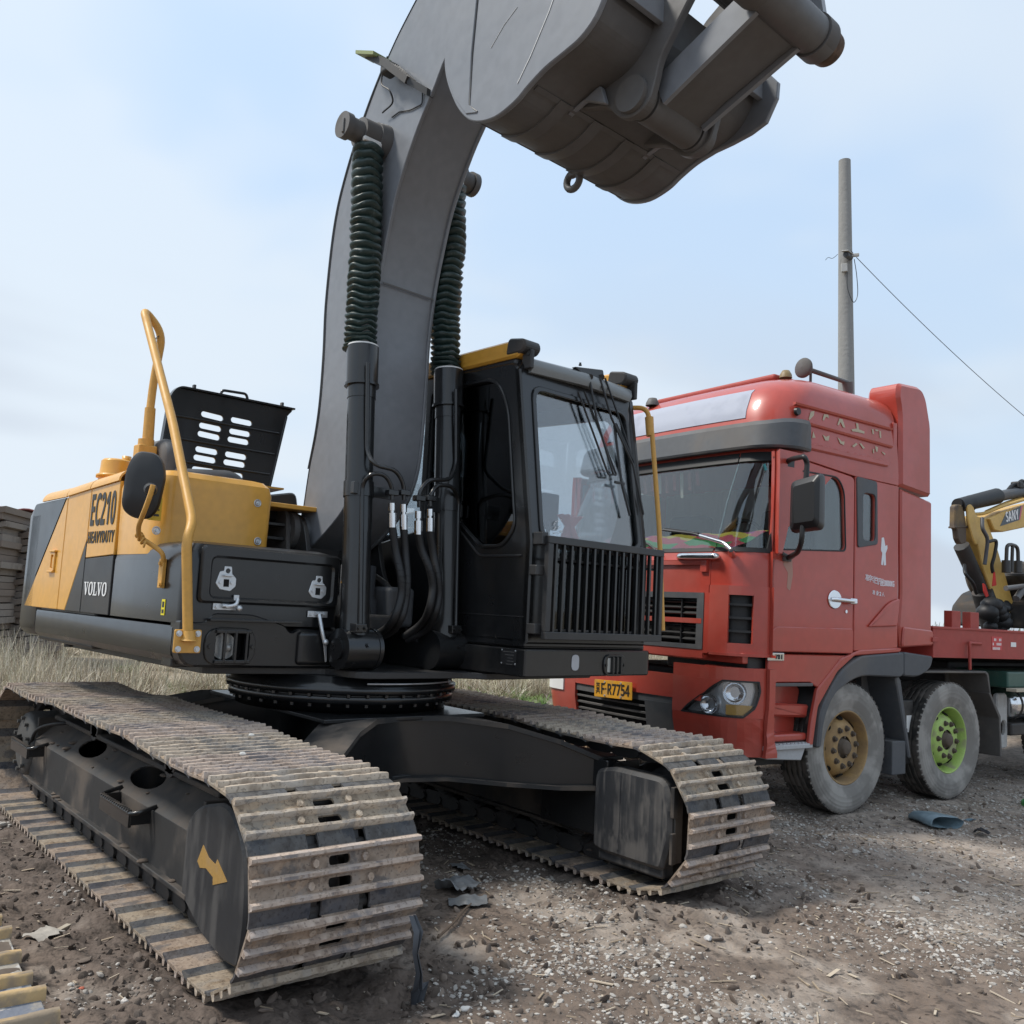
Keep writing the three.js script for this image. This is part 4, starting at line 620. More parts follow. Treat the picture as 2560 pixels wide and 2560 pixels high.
  part('roof_brow', [sweep([V(S0 + 0.07, 3.0, 1.04), V((S0 + S1) / 2, 3.012, 1.062), V(S1 - 0.07, 3.0, 1.04)], [[-0.045, -0.03], [-0.045, 0.045], [-0.01, 0.062], [0.03, 0.055], [0.05, 0.025], [0.055, -0.02], [0.055, -0.2], [0.03, -0.2]].map(([a, b]) => [a, b]))], std({ color: col([0.22, 0.235, 0.24]), roughness: 0.28 }), cab);
  part('roof_panel', [box(S0 + 0.02, S1 - 0.02, 3.0, 3.06, -0.56, 1.0, 0.025)], M.charcoal, cab);
  for (const s of [S0 + 0.0, S1 - 0.13]) { const rl = part('roof_rail', [ext(rp([[-0.5, 3.05], [1.02, 3.05], [1.07, 3.09], [1.06, 3.13], [0.93, 3.165], [-0.4, 3.165]], 0.02, 3), 'x', s, s + 0.13, 0.014)], M.yellow, cab); part('rail_end', [ext(rp([[0.92, 3.07], [1.075, 3.07], [1.105, 3.11], [1.085, 3.155], [0.94, 3.18]], 0.025, 3), 'x', s - 0.008, s + 0.138, 0.012)], M.steelDark, cab); }
  for (const [x, y] of [[1205, 190], [1705, 345]]) { const p = q5F(x, y, 1.085); part('corner_bracket', [bx(p.x, p.y, 1.075, 0.03, 0.12, 0.08, 0.008), cyl(V(p.x - 0.02, p.y + 0.035, 1.09), V(p.x + 0.02, p.y + 0.035, 1.09), 0.015)], M.steelDark, cab); }
  // wipers and their carrier
  const w = (x, y, o = 0.03) => { const p = q5F(x, y, 1.1); const r = q5F(x, y, fy(p.y) + o); return r; };
  part('wiper_carrier', [ext(rp([[w(1410, 235).x, w(1410, 228).y], [w(1545, 262).x, w(1545, 245).y], [w(1555, 290).x, w(1555, 290).y], [w(1470, 285).x, w(1470, 285).y]], 0.01, 2), 'z', fy(2.98) + 0.01, fy(2.98) + 0.045, 0.004), bolt(V(w(1442, 215).x, w(1442, 222).y, fy(3) + 0.03), V(0, 1, 0), 0.008, 0.02), cyl(w(1500, 275, 0.03), w(1500, 275, 0.07), 0.018), cyl(w(1555, 275, 0.03), w(1555, 275, 0.07), 0.018)], M.black, cab);
  const bar = (pts, r = 0.008) => tube(pts, r, 0.01, 6);
  part('wiper', [bar([w(1440, 345, 0.03), w(1585, 745, 0.03), w(1625, 748, 0.03), w(1470, 345, 0.03)], 0.007), bar([w(1495, 285, 0.06), w(1530, 480, 0.05), w(1610, 745, 0.035)], 0.008)], M.plastic, cab);
  part('wiper', [bar([w(1545, 280, 0.065), w(1600, 470, 0.055), w(1705, 700, 0.05), w(1755, 940, 0.035)], 0.008), bar([w(1570, 280, 0.065), w(1640, 480, 0.055), w(1710, 690, 0.05)], 0.007), bar([w(1615, 510, 0.03), w(1650, 790, 0.03), w(1690, 945, 0.03)], 0.009), bar([w(1620, 500, 0.05), w(1700, 670, 0.05)], 0.012), bx(w(1640, 787).x, w(1640, 787).y, w(1640, 787).z, 0.1, 0.018, 0.012, 0.003)], M.plastic, cab);
  // seat, levers, console, pink cloth
  part('operator_seat', [box(0.72, 1.2, 1.75, 1.9, -0.15, 0.4, 0.05), xf(box(-0.24, 0.24, 0, 0.62, -0.06, 0.06, 0.05), 0.96, 1.86, -0.14, -0.16, 0, 0), xf(box(-0.13, 0.13, 0, 0.2, -0.04, 0.04, 0.04), 0.96, 2.5, -0.24, -0.16, 0, 0), box(0.82, 1.1, 1.33, 1.78, -0.05, 0.3, 0.03)], M.cloth, cab);
  part('control_console', [box(0.55, 0.7, 1.35, 1.95, -0.1, 0.5, 0.03), box(1.24, 1.38, 1.35, 1.95, -0.1, 0.5, 0.03), cyl(V(0.62, 1.95, 0.4), V(0.64, 2.2, 0.45), 0.016), new THREE.SphereGeometry(0.035, 14, 10).translate(0.64, 2.22, 0.455), cyl(V(1.31, 1.95, 0.4), V(1.3, 2.2, 0.45), 0.016), new THREE.SphereGeometry(0.035, 14, 10).translate(1.3, 2.22, 0.455), tube([V(0.88, 1.35, 0.85), V(0.88, 2.0, 0.78), V(0.85, 2.1, 0.75)], 0.014), tube([V(1.02, 1.35, 0.85), V(1.02, 2.0, 0.78), V(1.05, 2.1, 0.75)], 0.014), box(1.05, 1.2, 2.05, 2.3, 0.66, 0.7, 0.01)], M.plastic, cab);
  { const c = q5F(1405, 1005, 1.1), cl = []; for (let k = 0; k < 7; k++) { const a = k / 6, p = V(lerp(-0.07, 0.07, a), 0, 0.02 * Math.sin(a * 9)); cl.push(sheet([[V(p.x - 0.015, -0.09, p.z), V(p.x + 0.02, -0.09, p.z + 0.02)], [V(p.x * 0.4 - 0.01, 0.01, p.z * 0.4), V(p.x * 0.4 + 0.01, 0.01, p.z * 0.4 + 0.012)], [V(p.x * 1.25 - 0.015, 0.075, p.z - 0.01), V(p.x * 1.25 + 0.02, 0.085, p.z + 0.015)]], 0.003)); }
    part('pink_cloth', cl.map(g => g.translate(c.x, c.y, c.z - 0.02)), std({ color: col([0.62, 0.17, 0.17]), roughness: 0.9, side: THREE.DoubleSide }), cab); }
  { const pr = []; for (let k = 0; k < 26; k++) { const p = q5F(1320 + 40 * hash2(k, 1, 5), 965 + 70 * hash2(k, 2, 5), fy(2.0) - 0.015); pr.push(bx(p.x, p.y, p.z + 0.001, 0.004 + 0.012 * hash2(k, 3, 5), 0.004, 0.002, 0)); } part('window_sticker', pr, M.white, cab); }
  // stone guard before the lower windscreen: a frame of flat bar with upright bars
  const a = q5F(1290, 1048, 1.325), b = q5F(1838, 1138, 1.325), c = q5F(1282, 1545, 1.325), d = q5F(1838, 1556, 1.325), z = 1.325;
  const x0 = (a.x + c.x) / 2 - 0.01, x1 = (b.x + d.x) / 2, y0 = 1.332, y1 = 1.935;
  const gd = U('windscreen_guard', [box(x0, x1, y1 - 0.045, y1, z - 0.02, z + 0.02, 0.004), box(x0, x1, y0, y0 + 0.045, z - 0.02, z + 0.02, 0.004), box(x0, x0 + 0.04, y0 + 0.045, y1 - 0.045, z - 0.018, z + 0.018, 0.004), box(x1 - 0.03, x1, y0 + 0.045, y1 - 0.045, z - 0.018, z + 0.018, 0.004), box(x0 + 0.03, x1 - 0.02, 1.795, 1.81, z - 0.025, z - 0.018, 0), box(x0 - 0.06, x0 + 0.01, 1.70, 1.76, z - 0.08, z - 0.02, 0.006), box(x0 - 0.05, x0 + 0.01, 1.36, 1.42, z - 0.09, z - 0.02, 0.006), box(x0 - 0.03, x0 + 0.02, 1.88, 1.955, z - 0.09, z - 0.01, 0.006)], M.charcoal);
  for (let k = 0; k < 15; k++) { const x = lerp(x0 + 0.075, x1 - 0.06, k / 14); part('guard_bar', [box(x - 0.0085, x + 0.0085, y0 + 0.04, y1 - 0.04, z - 0.014, z + 0.010, 0.002)], M.black, gd); }
  // yellow grab rail on the door side
  const R = (x, y) => q5S(x, y, 1.575);
  U('grab_rail', [tube([R(1715, 432), R(1770, 424), R(1795, 520), R(1832, 1010), R(1848, 1500)].map((p, i) => i ? p : p.add(V(-0.06, 0, 0))), 0.017, 0.07, 10), cyl(R(1783, 470), R(1788, 560), 0.03, 0.028, 12)], M.yellowRail);
}

// --- boom, its cylinders, stick and bucket
const K5 = 0.5176, q5 = (x, y, f) => uF(700 + x * K5, 800 + y * K5, f);
{
  const back = [[-0.30, 1.86], [-0.32, 1.98], [-0.275, 2.10], [-0.24, 2.35], [-0.185, 2.58], [-0.16, 2.8], [-0.16, 3.12], [-0.178, 3.5], [-0.14, 4.02], [-0.026, 4.375], [0.163, 4.724], [0.363, 5.0], [0.634, 5.26], [1.5, 5.98], [2.75, 6.85], [2.95, 6.92]];
  const front = [[3.02, 6.86], [2.98, 6.76], [2.0, 5.80], [1.45, 5.22], [1.02, 4.78], [0.87, 4.56], [0.735, 4.37], [0.58, 4.07], [0.505, 3.82], [0.44, 3.53], [0.405, 3.2], [0.405, 2.9], [0.395, 2.55], [0.36, 2.30], [0.23, 2.08], [0.02, 1.92], [-0.16, 1.82]];
  const smooth = (p, n) => new THREE.SplineCurve(p.map(q => new THREE.Vector2(...q))).getPoints(n).map(q => [q.x, q.y]);
  const prof = [...back.slice(0, 2), ...smooth(back.slice(2, 14), 60), ...back.slice(14), ...front.slice(0, 2), ...smooth(front.slice(2), 60)], inner = [...back.slice(1).map(([f, y]) => [f + 0.012, y]), ...front.slice(0, -1).map(([f, y]) => [f - 0.012, y])];
  const g = [ext(prof, 'x', -0.228, -0.206, 0.004), ext(prof, 'x', 0.206, 0.228, 0.004)];
  const strip = (pts, o) => loft(pts.map(([f, y], i) => { const a = pts[Math.max(0, i - 1)], b = pts[Math.min(pts.length - 1, i + 1)], t = V(0, b[1] - a[1], b[0] - a[0]).normalize(), n = V(0, -t.z, t.y).multiplyScalar(o); return [V(-0.207, y, f), V(0.207, y, f), V(0.207, y + n.y * 0.018, f + n.z * 0.018), V(-0.207, y + n.y * 0.018, f + n.z * 0.018)]; }), true, true, 0.5);
  g.push(strip([...smooth(back.slice(2, 14), 60), ...back.slice(14)].map(([f, y]) => [f + 0.022, y - 0.004]), 1), strip([front[1], ...smooth(front.slice(2), 60)].map(([f, y]) => [f - 0.016, y + 0.004]), 1));
  const boom = U('boom', g, M.grey);
  part('boom_weld', [sweep(smooth(back.slice(2, 14), 60).map(([f, y]) => V(-0.229, y, f + 0.012)), circ(0.004, 6)), sweep(smooth(back.slice(3, 12), 60).map(([f, y]) => V(-0.226, y, f - 0.004)), circ(0.008, 7))], M.charcoal, boom);
  part('bend_seam', [box(-0.2, 0.2, 3.47, 3.482, 0.438, 0.4425, 0.001)], M.greyWorn, boom);
  part('foot_boss', [cyl(V(-0.25, 1.93, -0.255), V(0.25, 1.93, -0.255), 0.10, 0.10, 26)], M.grey, boom);
  // work lamp on a bracket, with its cable
  const L = (x, y, s = -0.3) => uS(700 + x * 0.4659, y * 0.4659, s), a = L(490, 310), b = L(590, 350), c = L(700, 440), d = L(805, 500, -0.23);
  part('boom_lamp', [loft([a, b, c].map((p, i) => [[-1, -1], [1, -1], [1, 1], [-1, 1]].map(([u, v]) => V(p.x + u * [0.04, 0.05, 0.035][i], p.y + v * [0.016, 0.022, 0.018][i], p.z + v * 0.012)))), bx(b.x, b.y - 0.03, b.z, 0.09, 0.07, 0.10, 0.02)], M.steelDark, boom);
  part('lamp_visor', [loft([a.clone().add(V(-0.02, 0.02, -0.05)), a.clone().lerp(b, 0.65).add(V(-0.01, 0.03, 0))].map((p, i) => [[-1, -1], [1, -1], [1, 1], [-1, 1]].map(([u, v]) => V(p.x + u * 0.07, p.y + v * 0.012, p.z))))], std({ color: col([0.22, 0.26, 0.10]), roughness: 0.6 }), boom);
  part('lamp_bracket', [loft([c, d].map(p => [[-1, -1], [1, -1], [1, 1], [-1, 1]].map(([u, v]) => V(p.x + u * 0.025, p.y + v * 0.024, p.z))))], M.steelDark, boom);
  part('lamp_cable', [curveTube([L(550, 390), L(545, 450), L(590, 490), L(605, 545, -0.27), L(550, 605, -0.26)], 0.0055, 24, 6), tube([L(765, 495, -0.235), L(762, 560, -0.235), L(700, 590, -0.235), L(640, 600, -0.235), L(600, 630, -0.235)], 0.004, 0.02, 6)], M.rubber, boom);
  part('cylinder_pin', [cyl(V(-0.50, 4.40, 0.38), V(0.50, 4.40, 0.38), 0.07, 0.07, 24), cyl(V(-0.535, 4.40, 0.38), V(-0.49, 4.40, 0.38), 0.082, 0.082, 24), cyl(V(0.49, 4.40, 0.38), V(0.535, 4.40, 0.38), 0.082, 0.082, 24), cyl(V(-0.30, 4.40, 0.38), V(-0.228, 4.40, 0.38), 0.105, 0.115, 26), cyl(V(0.228, 4.40, 0.38), V(0.30, 4.40, 0.38), 0.115, 0.105, 26), bx(-0.539, 4.385, 0.40, 0.012, 0.09, 0.022, 0.004)], M.greyWorn, boom);
  part('stick_cylinder', [cyl(V(0, 5.72, 0.72), V(0, 7.0, 2.1), 0.085, 0.085, 20), cyl(V(0, 7.0, 2.1), V(0, 7.25, 2.45), 0.045, 0.045, 16), box(-0.1, -0.07, 5.45, 5.85, 0.6, 0.85, 0.02), box(0.07, 0.1, 5.45, 5.85, 0.6, 0.85, 0.02)], M.charcoal, boom);
}
// rubber bellows: about forty folds, uneven, torn in places
function bellows(s, seed, n, r0) {
  const A = V(s, 3.0, 0.437), B = V(s, 4.32, 0.385), rows = [], cols = [], M1 = 26, N = n * 6;
  for (let i = 0; i <= N; i++) {
    const v = i / N, t = Math.pow(v, 1.22), ph = (i % 6) / 6, c = A.clone().lerp(B, t), fold = Math.floor(i / 6);
    const bulge = 0.5 - 0.5 * Math.cos(ph * 2 * PI), tight = sstep(0.16, 0.0, v), ring = [];
    for (let j = 0; j < M1; j++) {
      const an = j / M1 * 2 * PI, k = vn3(Math.cos(an) * 1.6 + seed, Math.sin(an) * 1.6, fold * 0.83 + seed), sag = vn3(Math.cos(an) * 1.3 - seed, Math.sin(an) * 1.3, v * 6.5, 7);
      const lipp = ph > 0.6 && ph < 0.9 ? 0.05 : 0; const r = r0 * (0.76 + 0.22 * Math.pow(bulge, 0.6) + lipp + 0.13 * (k - 0.5) * bulge + 0.035 * tight), dy = (sag - 0.5) * 0.040 * (1 - tight) + 0.016 * (k - 0.5);
      ring.push(V(c.x + r * Math.cos(an) + (vn3(v * 5, seed, 1) - 0.5) * 0.03, c.y + dy, c.z + r * Math.sin(an)));
    }
    rows.push(ring);
  }
  return loft(rows, true, false, 1.2);
}
M.boot = phy({ map: cmap(256, (u, v) => mix3(mix3([0.010, 0.026, 0.024], [0.026, 0.05, 0.046], fbm(u, v, 6, 4, 511)), [0.09, 0.12, 0.12], sstep(0.62, 0.74, fbm(u, v, 16, 4, 517)) * 0.5), 2), roughness: 0.42, side: THREE.DoubleSide });
function boomCylinder(sd) {
  const s = sd * 0.335, foot = V(s, 1.222, 0.605), top = V(s, 4.40, 0.38), dir = top.clone().sub(foot).normalize(), at = y => foot.clone().addScaledVector(dir, (y - foot.y) / dir.y);
  const o = (y, r) => [r, y];
  const g = [cyl(at(1.30), at(2.74), 0.084, 0.082, 32), cyl(at(2.70), at(2.80), 0.086, 0.086, 32), cyl(at(2.79), at(3.02), 0.096, 0.098, 32), cyl(at(2.775), at(2.79), 0.105, 0.105, 32), cyl(at(1.30), at(1.42), 0.088, 0.084, 32)];
  const cy = U('boom_cylinder', g, M.black);
  part('cylinder_eye', [cyl(V(s - 0.105, 1.222, 0.605), V(s + 0.105, 1.222, 0.605), 0.115, 0.115, 34), cyl(V(s + sd * -0.13, 1.222, 0.605), V(s + sd * -0.105, 1.222, 0.605), 0.12, 0.12, 34), cyl(V(s + 0.12 * (sd < 0 ? -1 : -1), 1.222, 0.605), V(s - 0.10, 1.222, 0.605), 0.062, 0.062, 20), bolt(V(s + 0.02, 1.25, 0.605 + 0.112), V(0, 0.25, 0.97).normalize(), 0.012, 0.012)], M.black, cy);
  part('cylinder_rod', [cyl(at(3.0), at(4.38), 0.045, 0.045, 20), cyl(V(s - 0.075, 4.40, 0.38), V(s + 0.075, 4.40, 0.38), 0.095, 0.095, 26)], M.greyWorn, cy);
  part('rod_boot', bellows(s, sd * 3.7 + 9, 29, 0.102), M.boot, cy);
  part('boot_clamp', [cyl(at(3.01), at(3.03), 0.094, 0.094, 24), cyl(at(4.30), at(4.325), 0.085, 0.085, 24), bx(s - 0.02, 4.335, 0.45, 0.13, 0.03, 0.03, 0.008)], M.white, cy);
  // clamp band, pipe carrier, pipes, hose ends and hoses, all in front of the barrel
  const side = sd < 0;
  const P = side ? [[[425, 205], [420, 640], [455, 700], [560, 725], [598, 790], [598, 870]], [[388, 1478], [397, 790], [440, 740], [505, 745], [541, 800], [541, 870]]]
    : [[[850, 335], [850, 705], [822, 772], [715, 772], [672, 830], [672, 905]], [[848, 1490], [862, 860], [830, 800], [755, 797], [725, 850], [725, 900]]];
  const zf = 0.66;
  P.forEach((pl, i) => part('steel_pipe', [tube(pl.map(([x, y], k) => q5(x, y, zf + (k < 2 ? -0.045 + (y > 1200 ? 0.08 : 0) : 0.03))), 0.013, 0.055, 10)], M.black, cy));
  const yb = side ? q5(540, 830, zf) : q5(700, 865, zf);
  part('pipe_carrier', [cyl(at(yb.y - 0.045), at(yb.y + 0.045), 0.09, 0.09, 30), side ? box(s + 0.04, s + 0.21, yb.y - 0.035, yb.y + 0.03, 0.555, 0.57, 0.003) : box(s - 0.2, s - 0.04, yb.y - 0.06, yb.y + 0.035, 0.555, 0.57, 0.003), (side ? [541, 598] : [672, 725]).map(x => { const p = q5(x, side ? 835 : 862, zf + 0.02); return bx(p.x, p.y, p.z, 0.07, 0.035, 0.05, 0.006); }), side ? bx(s - 0.07, yb.y, 0.6, 0.03, 0.07, 0.04, 0.004) : bx(s + 0.09, yb.y - 0.03, 0.56, 0.02, 0.08, 0.05, 0.004)], M.black, cy);
  const tp = side ? q5(425, 200, 0.56) : q5(855, 330, 0.56); part('pipe_clamp', [bx(tp.x, tp.y, tp.z - 0.02, 0.075, 0.04, 0.06, 0.006), bolt(V(tp.x - 0.02, tp.y + 0.02, tp.z), V(0, 1, 0), 0.009, 0.016), bolt(V(tp.x + 0.02, tp.y + 0.02, tp.z), V(0, 1, 0), 0.009, 0.016)], M.black, cy);
  const fp = side ? q5(388, 1488, 0.70) : q5(848, 1495, 0.70); part('pipe_clamp', [bx(fp.x, fp.y, fp.z - 0.02, 0.075, 0.05, 0.07, 0.006), bolt(V(fp.x - 0.022, fp.y, fp.z + 0.015), V(0, 0, 1), 0.009, 0.014), bolt(V(fp.x + 0.022, fp.y, fp.z + 0.015), V(0, 0, 1), 0.009, 0.014)], M.black, cy);
  const H = side ? [[[541, 870], [541, 990], [560, 1120], [583, 1230], [587, 1320], [556, 1430], [500, 1500], [430, 1530]], [[596, 875], [597, 1000], [606, 1130], [614, 1260], [606, 1360], [585, 1440], [530, 1510], [440, 1545]]]
    : [[[669, 910], [667, 1025], [685, 1110], [722, 1200], [738, 1290], [722, 1390], [680, 1470], [600, 1530]], [[725, 900], [724, 1010], [742, 1130], [763, 1240], [768, 1330], [752, 1410], [700, 1500], [610, 1545]]];
  H.forEach((pl, i) => {
    const pts = pl.map(([x, y], k) => q5(x, y, 0.70 - (k > 5 ? 0.12 * (k - 5) : 0) + (k > 2 && k < 6 ? 0.04 : 0)));
    const h = part('hydraulic_hose', [curveTube(pts.slice(1), 0.0235, 60, 12), Array.from({ length: 5 }, (_, k) => { const c = new THREE.CatmullRomCurve3(pts.slice(1)).getPoint(0.25 + k * 0.05); return new THREE.TorusGeometry(0.0238, 0.002, 4, 16).rotateX(PI / 2).translate(c.x, c.y, c.z); })], M.rubber, cy);
    const a = pts[0], b = pts[1]; part('hose_fitting', [cyl(a.clone().lerp(b, 0.12), a.clone().lerp(b, 0.42), 0.021, 0.021, 6), cyl(a.clone().lerp(b, 0.42), a.clone().lerp(b, 0.52), 0.014, 0.014, 12), cyl(a.clone().lerp(b, 0.52), b.clone().lerp(a, -0.1), 0.0245, 0.0245, 18)], M.chrome, cy);
  });
}
boomCylinder(-1); boomCylinder(1);
{ // bucket: curled shell, side plates, ears, wear strips, lifting eye
  const out = [[1.60, 5.05], [1.53, 4.80], [1.50, 4.63], [1.475, 4.39], [1.495, 4.23], [1.585, 4.05], [1.675, 3.94], [1.77, 3.88], [1.90, 3.855], [2.03, 3.88], [2.11, 3.92], [2.22, 3.965], [2.34, 3.99], [2.44, 4.015], [2.52, 4.07], [2.57, 4.15], [2.59, 4.25], [2.595, 4.34]];
  const sp = new THREE.SplineCurve(out.slice(0, 16).map(p => new THREE.Vector2(...p))).getPoints(60).map(p => [p.x, p.y]).concat(out.slice(16)), tail = [[2.45, 3.985], [2.56, 4.0], [2.65, 4.03], [2.71, 4.14], [2.715, 4.22], [2.62, 4.34]];
  const nrm = sp.map((p, i) => { const a = sp[Math.max(0, i - 1)], b = sp[Math.min(sp.length - 1, i + 1)], l = Math.hypot(b[0] - a[0], b[1] - a[1]); return [-(b[1] - a[1]) / l, (b[0] - a[0]) / l]; });
  const ring = [...sp, ...sp.map((p, i) => [p[0] + nrm[i][0] * 0.022, p[1] + nrm[i][1] * 0.022]).reverse()];
  const bk = U('bucket', [ext(ring, 'x', -0.575, 0.575, 0)], M.greyWorn);
  const sideOf = s => [...sp.filter(p => s < 0 || p[0] < 2.36 || p[1] > 4.5).map(p => { const i = sp.indexOf(p); return [p[0] - nrm[i][0] * 0.012, p[1] - nrm[i][1] * 0.012]; }), ...(s > 0 ? tail : []), [2.55, 4.42], [2.1, 4.75], [1.75, 5.1]];
  for (const s of [-0.585, 0.585]) { const pl = part('bucket_side', [ext(sideOf(s), 'x', s - 0.015, s + 0.015, 0.005)], M.grey, bk); const e = Math.sign(s) * 0.0165;
    if (s < 0) { part('side_weld', [sweep([[1.775, 5.0], [1.72, 4.6], [1.70, 4.25], [1.70, 3.975], [1.765, 3.92]].map(([f, y]) => V(s + e, y, f)), circ(0.004, 6)), ], M.plastic, bk); part('edge_plate', [ext([[1.60, 5.05], [1.53, 4.80], [1.50, 4.63], [1.475, 4.39], [1.495, 4.23], [1.585, 4.05], [1.675, 3.94], [1.765, 3.915], [1.70, 3.98], [1.695, 4.25], [1.715, 4.6], [1.77, 5.0]].map(([f, y]) => [f + (f < 1.69 ? 0.004 : 0), y]), 'x', s - 0.0215, s - 0.013, 0.003)], M.grey, bk);
      part('scratch_line', [sweep([[2.40, 4.60], [2.33, 4.40], [2.24, 4.22], [2.13, 4.05], [2.05, 3.95]].map(([f, y]) => V(s + e, y, f)), circ(0.0022, 5)), sweep([[1.84, 4.22], [1.93, 4.30], [2.02, 4.35]].map(([f, y]) => V(s + e, y, f)), circ(0.0014, 5))], M.white, bk); } }
  // wear strips and lengthwise ribs on the outside of the shell
  const rib = (i0, i1, s0, s1, t) => { const q = sp.slice(i0, i1 + 1); return loft(q.map((p, k) => { const n = nrm[i0 + k]; return [V(s0, p[1], p[0]), V(s1, p[1], p[0]), V(s1, p[1] - n[1] * t, p[0] - n[0] * t), V(s0, p[1] - n[1] * t, p[0] - n[0] * t)]; }), true, true, 0.6); };
  for (const s of [-0.36, -0.12, 0.12, 0.36]) part('wear_strip', [rib(26, 41, s - 0.035, s + 0.035, 0.011)], M.greyWorn, bk);
  part('cross_rib', [rib(40, 41, -0.55, 0.55, 0.006)], M.greyWorn, bk); part('cross_rib', [rib(25, 26, -0.55, 0.55, 0.005)], M.greyWorn, bk);
  const le = uF(1050 + 685 * 0.5694, 770 * 0.5694, 1.74); part('lifting_eye', [new THREE.TorusGeometry(0.048, 0.02, 10, 20).rotateY(PI / 2).translate(le.x, 3.855, 1.72), bx(le.x, 3.90, 1.735, 0.04, 0.05, 0.08, 0.01)], M.greyWorn, bk);
  for (let k = 0; k < 5; k++) { const s = -0.46 + k * 0.23; part('bucket_tooth', [loft([[1.60, 5.03, 0.05, 0.03], [1.66, 5.2, 0.03, 0.012]].map(([f, y, w, t]) => [V(s - w, y, f - t), V(s + w, y, f - t), V(s + w, y, f + t), V(s - w, y, f + t)]))], M.steelDark, bk); }
  // ears with link pin and stick pin
  const ear = rp([[2.12, 3.945, 0.02], [2.31, 3.885, 0.05], [2.385, 3.80, 0.06], [2.46, 3.77, 0.06], [2.56, 3.80, 0.06], [2.595, 3.90, 0.06], [2.615, 4.0, 0.05], [2.70, 4.12, 0.08], [2.82, 4.28, 0.08], [2.86, 4.50, 0.06], [2.74, 4.60, 0.06], [2.5, 4.45], [2.3, 4.1]], 0.04, 5);
  for (const s of [-0.235, 0.235]) part('bucket_ear', [ext(ear, 'x', s - 0.022, s + 0.022, 0.006), cyl(V(s - 0.05, 3.875, 2.47), V(s + 0.05, 3.875, 2.47), 0.085, 0.085, 28), cyl(V(s - 0.05 * 1.3, 4.48, 2.74), V(s + 0.05 * 1.3, 4.48, 2.74), 0.095, 0.095, 28)], M.greyWorn, bk);
  for (const g of [ext(rp([[2.05, 3.90], [2.2, 3.94], [2.34, 3.87], [2.3, 3.98]], 0.02), 'x', -0.30, -0.27, 0.004), ext(rp([[2.05, 3.90], [2.2, 3.94], [2.34, 3.87], [2.3, 3.98]], 0.02), 'x', 0.27, 0.30, 0.004), box(-0.55, -0.25, 4.16, 4.30, 2.6, 2.63, 0.004), box(0.25, 0.57, 4.16, 4.30, 2.6, 2.63, 0.004)]) part('ear_gusset', [g], M.grey, bk);
  // link between bucket and cylinder
  const a = V(0, 3.875, 2.47), b = V(0, 4.135, 3.09), u = b.clone().sub(a).normalize(), n = V(0, u.z, -u.y);
  const sec = (p, w, t) => [[-1, -1], [1, -1], [1, 1], [-1, 1]].map(([i, j]) => p.clone().add(V(i * w, 0, 0)).addScaledVector(n, j * t));
  const lk = U('bucket_link', [cyl(V(-0.17, a.y, a.z), V(0.17, a.y, a.z), 0.085, 0.085, 30), loft([sec(a.clone().addScaledVector(u, 0.05), 0.15, 0.05), sec(a.clone().addScaledVector(u, 0.22), 0.135, 0.045), sec(b.clone().addScaledVector(u, -0.14), 0.15, 0.045), sec(b.clone().addScaledVector(u, -0.03), 0.16, 0.05)], true, true, 0.4), cyl(V(-0.2, b.y, b.z), V(0.22, b.y, b.z), 0.09, 0.09, 30)], M.greyWorn);
  for (const g of [loft([sec(a.clone().addScaledVector(u, 0.08).add(V(-0.155, 0, 0)), 0.012, 0.075), sec(b.clone().addScaledVector(u, -0.06).add(V(-0.17, 0, 0)), 0.012, 0.07)]), loft([sec(a.clone().addScaledVector(u, 0.08).add(V(0.155, 0, 0)), 0.012, 0.075), sec(b.clone().addScaledVector(u, -0.06).add(V(0.17, 0, 0)), 0.012, 0.07)])]) part('link_rib', [g], M.grey, lk);
  part('link_pin', [cyl(V(-0.33, b.y, b.z), V(0.34, b.y, b.z), 0.062, 0.062, 26), cyl(V(0.225, b.y, b.z), V(0.305, b.y, b.z), 0.1, 0.1, 30), cyl(V(-0.305, b.y, b.z), V(-0.21, b.y, b.z), 0.1, 0.1, 30)], M.greyWorn, lk);
  part('pin_cap', [cyl(V(0.31, b.y, b.z), V(0.385, b.y, b.z), 0.088, 0.078, 30)], paint([0.13, 0.075, 0.045], { dust: 0.7, rough: 0.6, seed: 97, dustCol: [0.05, 0.04, 0.035], rep: 4 }), lk);
  for (const s of [-0.255, 0.265]) part('guide_link', [loft([V(s, b.y, b.z), V(s, 5.0, 2.95)].map((p, i) => [[-1, -1], [1, -1], [1, 1], [-1, 1]].map(([x, z]) => V(p.x + x * 0.018, p.y, p.z + z * 0.06)))), cyl(V(s - 0.025, 5.0, 2.95), V(s + 0.025, 5.0, 2.95), 0.085, 0.085, 24)], M.grey, lk);
  // stick coming down from the boom tip, and the bucket cylinder along it
  const stp = [[2.62, 4.48], [2.70, 4.38], [2.82, 4.40], [2.88, 4.52], [3.14, 5.6], [3.22, 6.6], [3.16, 7.3], [2.62, 7.45], [2.55, 7.2], [2.72, 6.75], [2.72, 5.6]];
  const stk = U('stick', [ext(rp(stp, 0.05, 3), 'x', -0.15, 0.15, 0.01)], M.grey);
  part('stick_boss', [cyl(V(-0.17, 4.48, 2.74), V(0.17, 4.48, 2.74), 0.095, 0.095, 26), cyl(V(-0.3, 6.86, 2.9), V(0.3, 6.86, 2.9), 0.1, 0.1, 26), cyl(V(-0.2, 5.0, 2.95), V(0.2, 5.0, 2.95), 0.07, 0.07, 22)], M.greyWorn, stk);
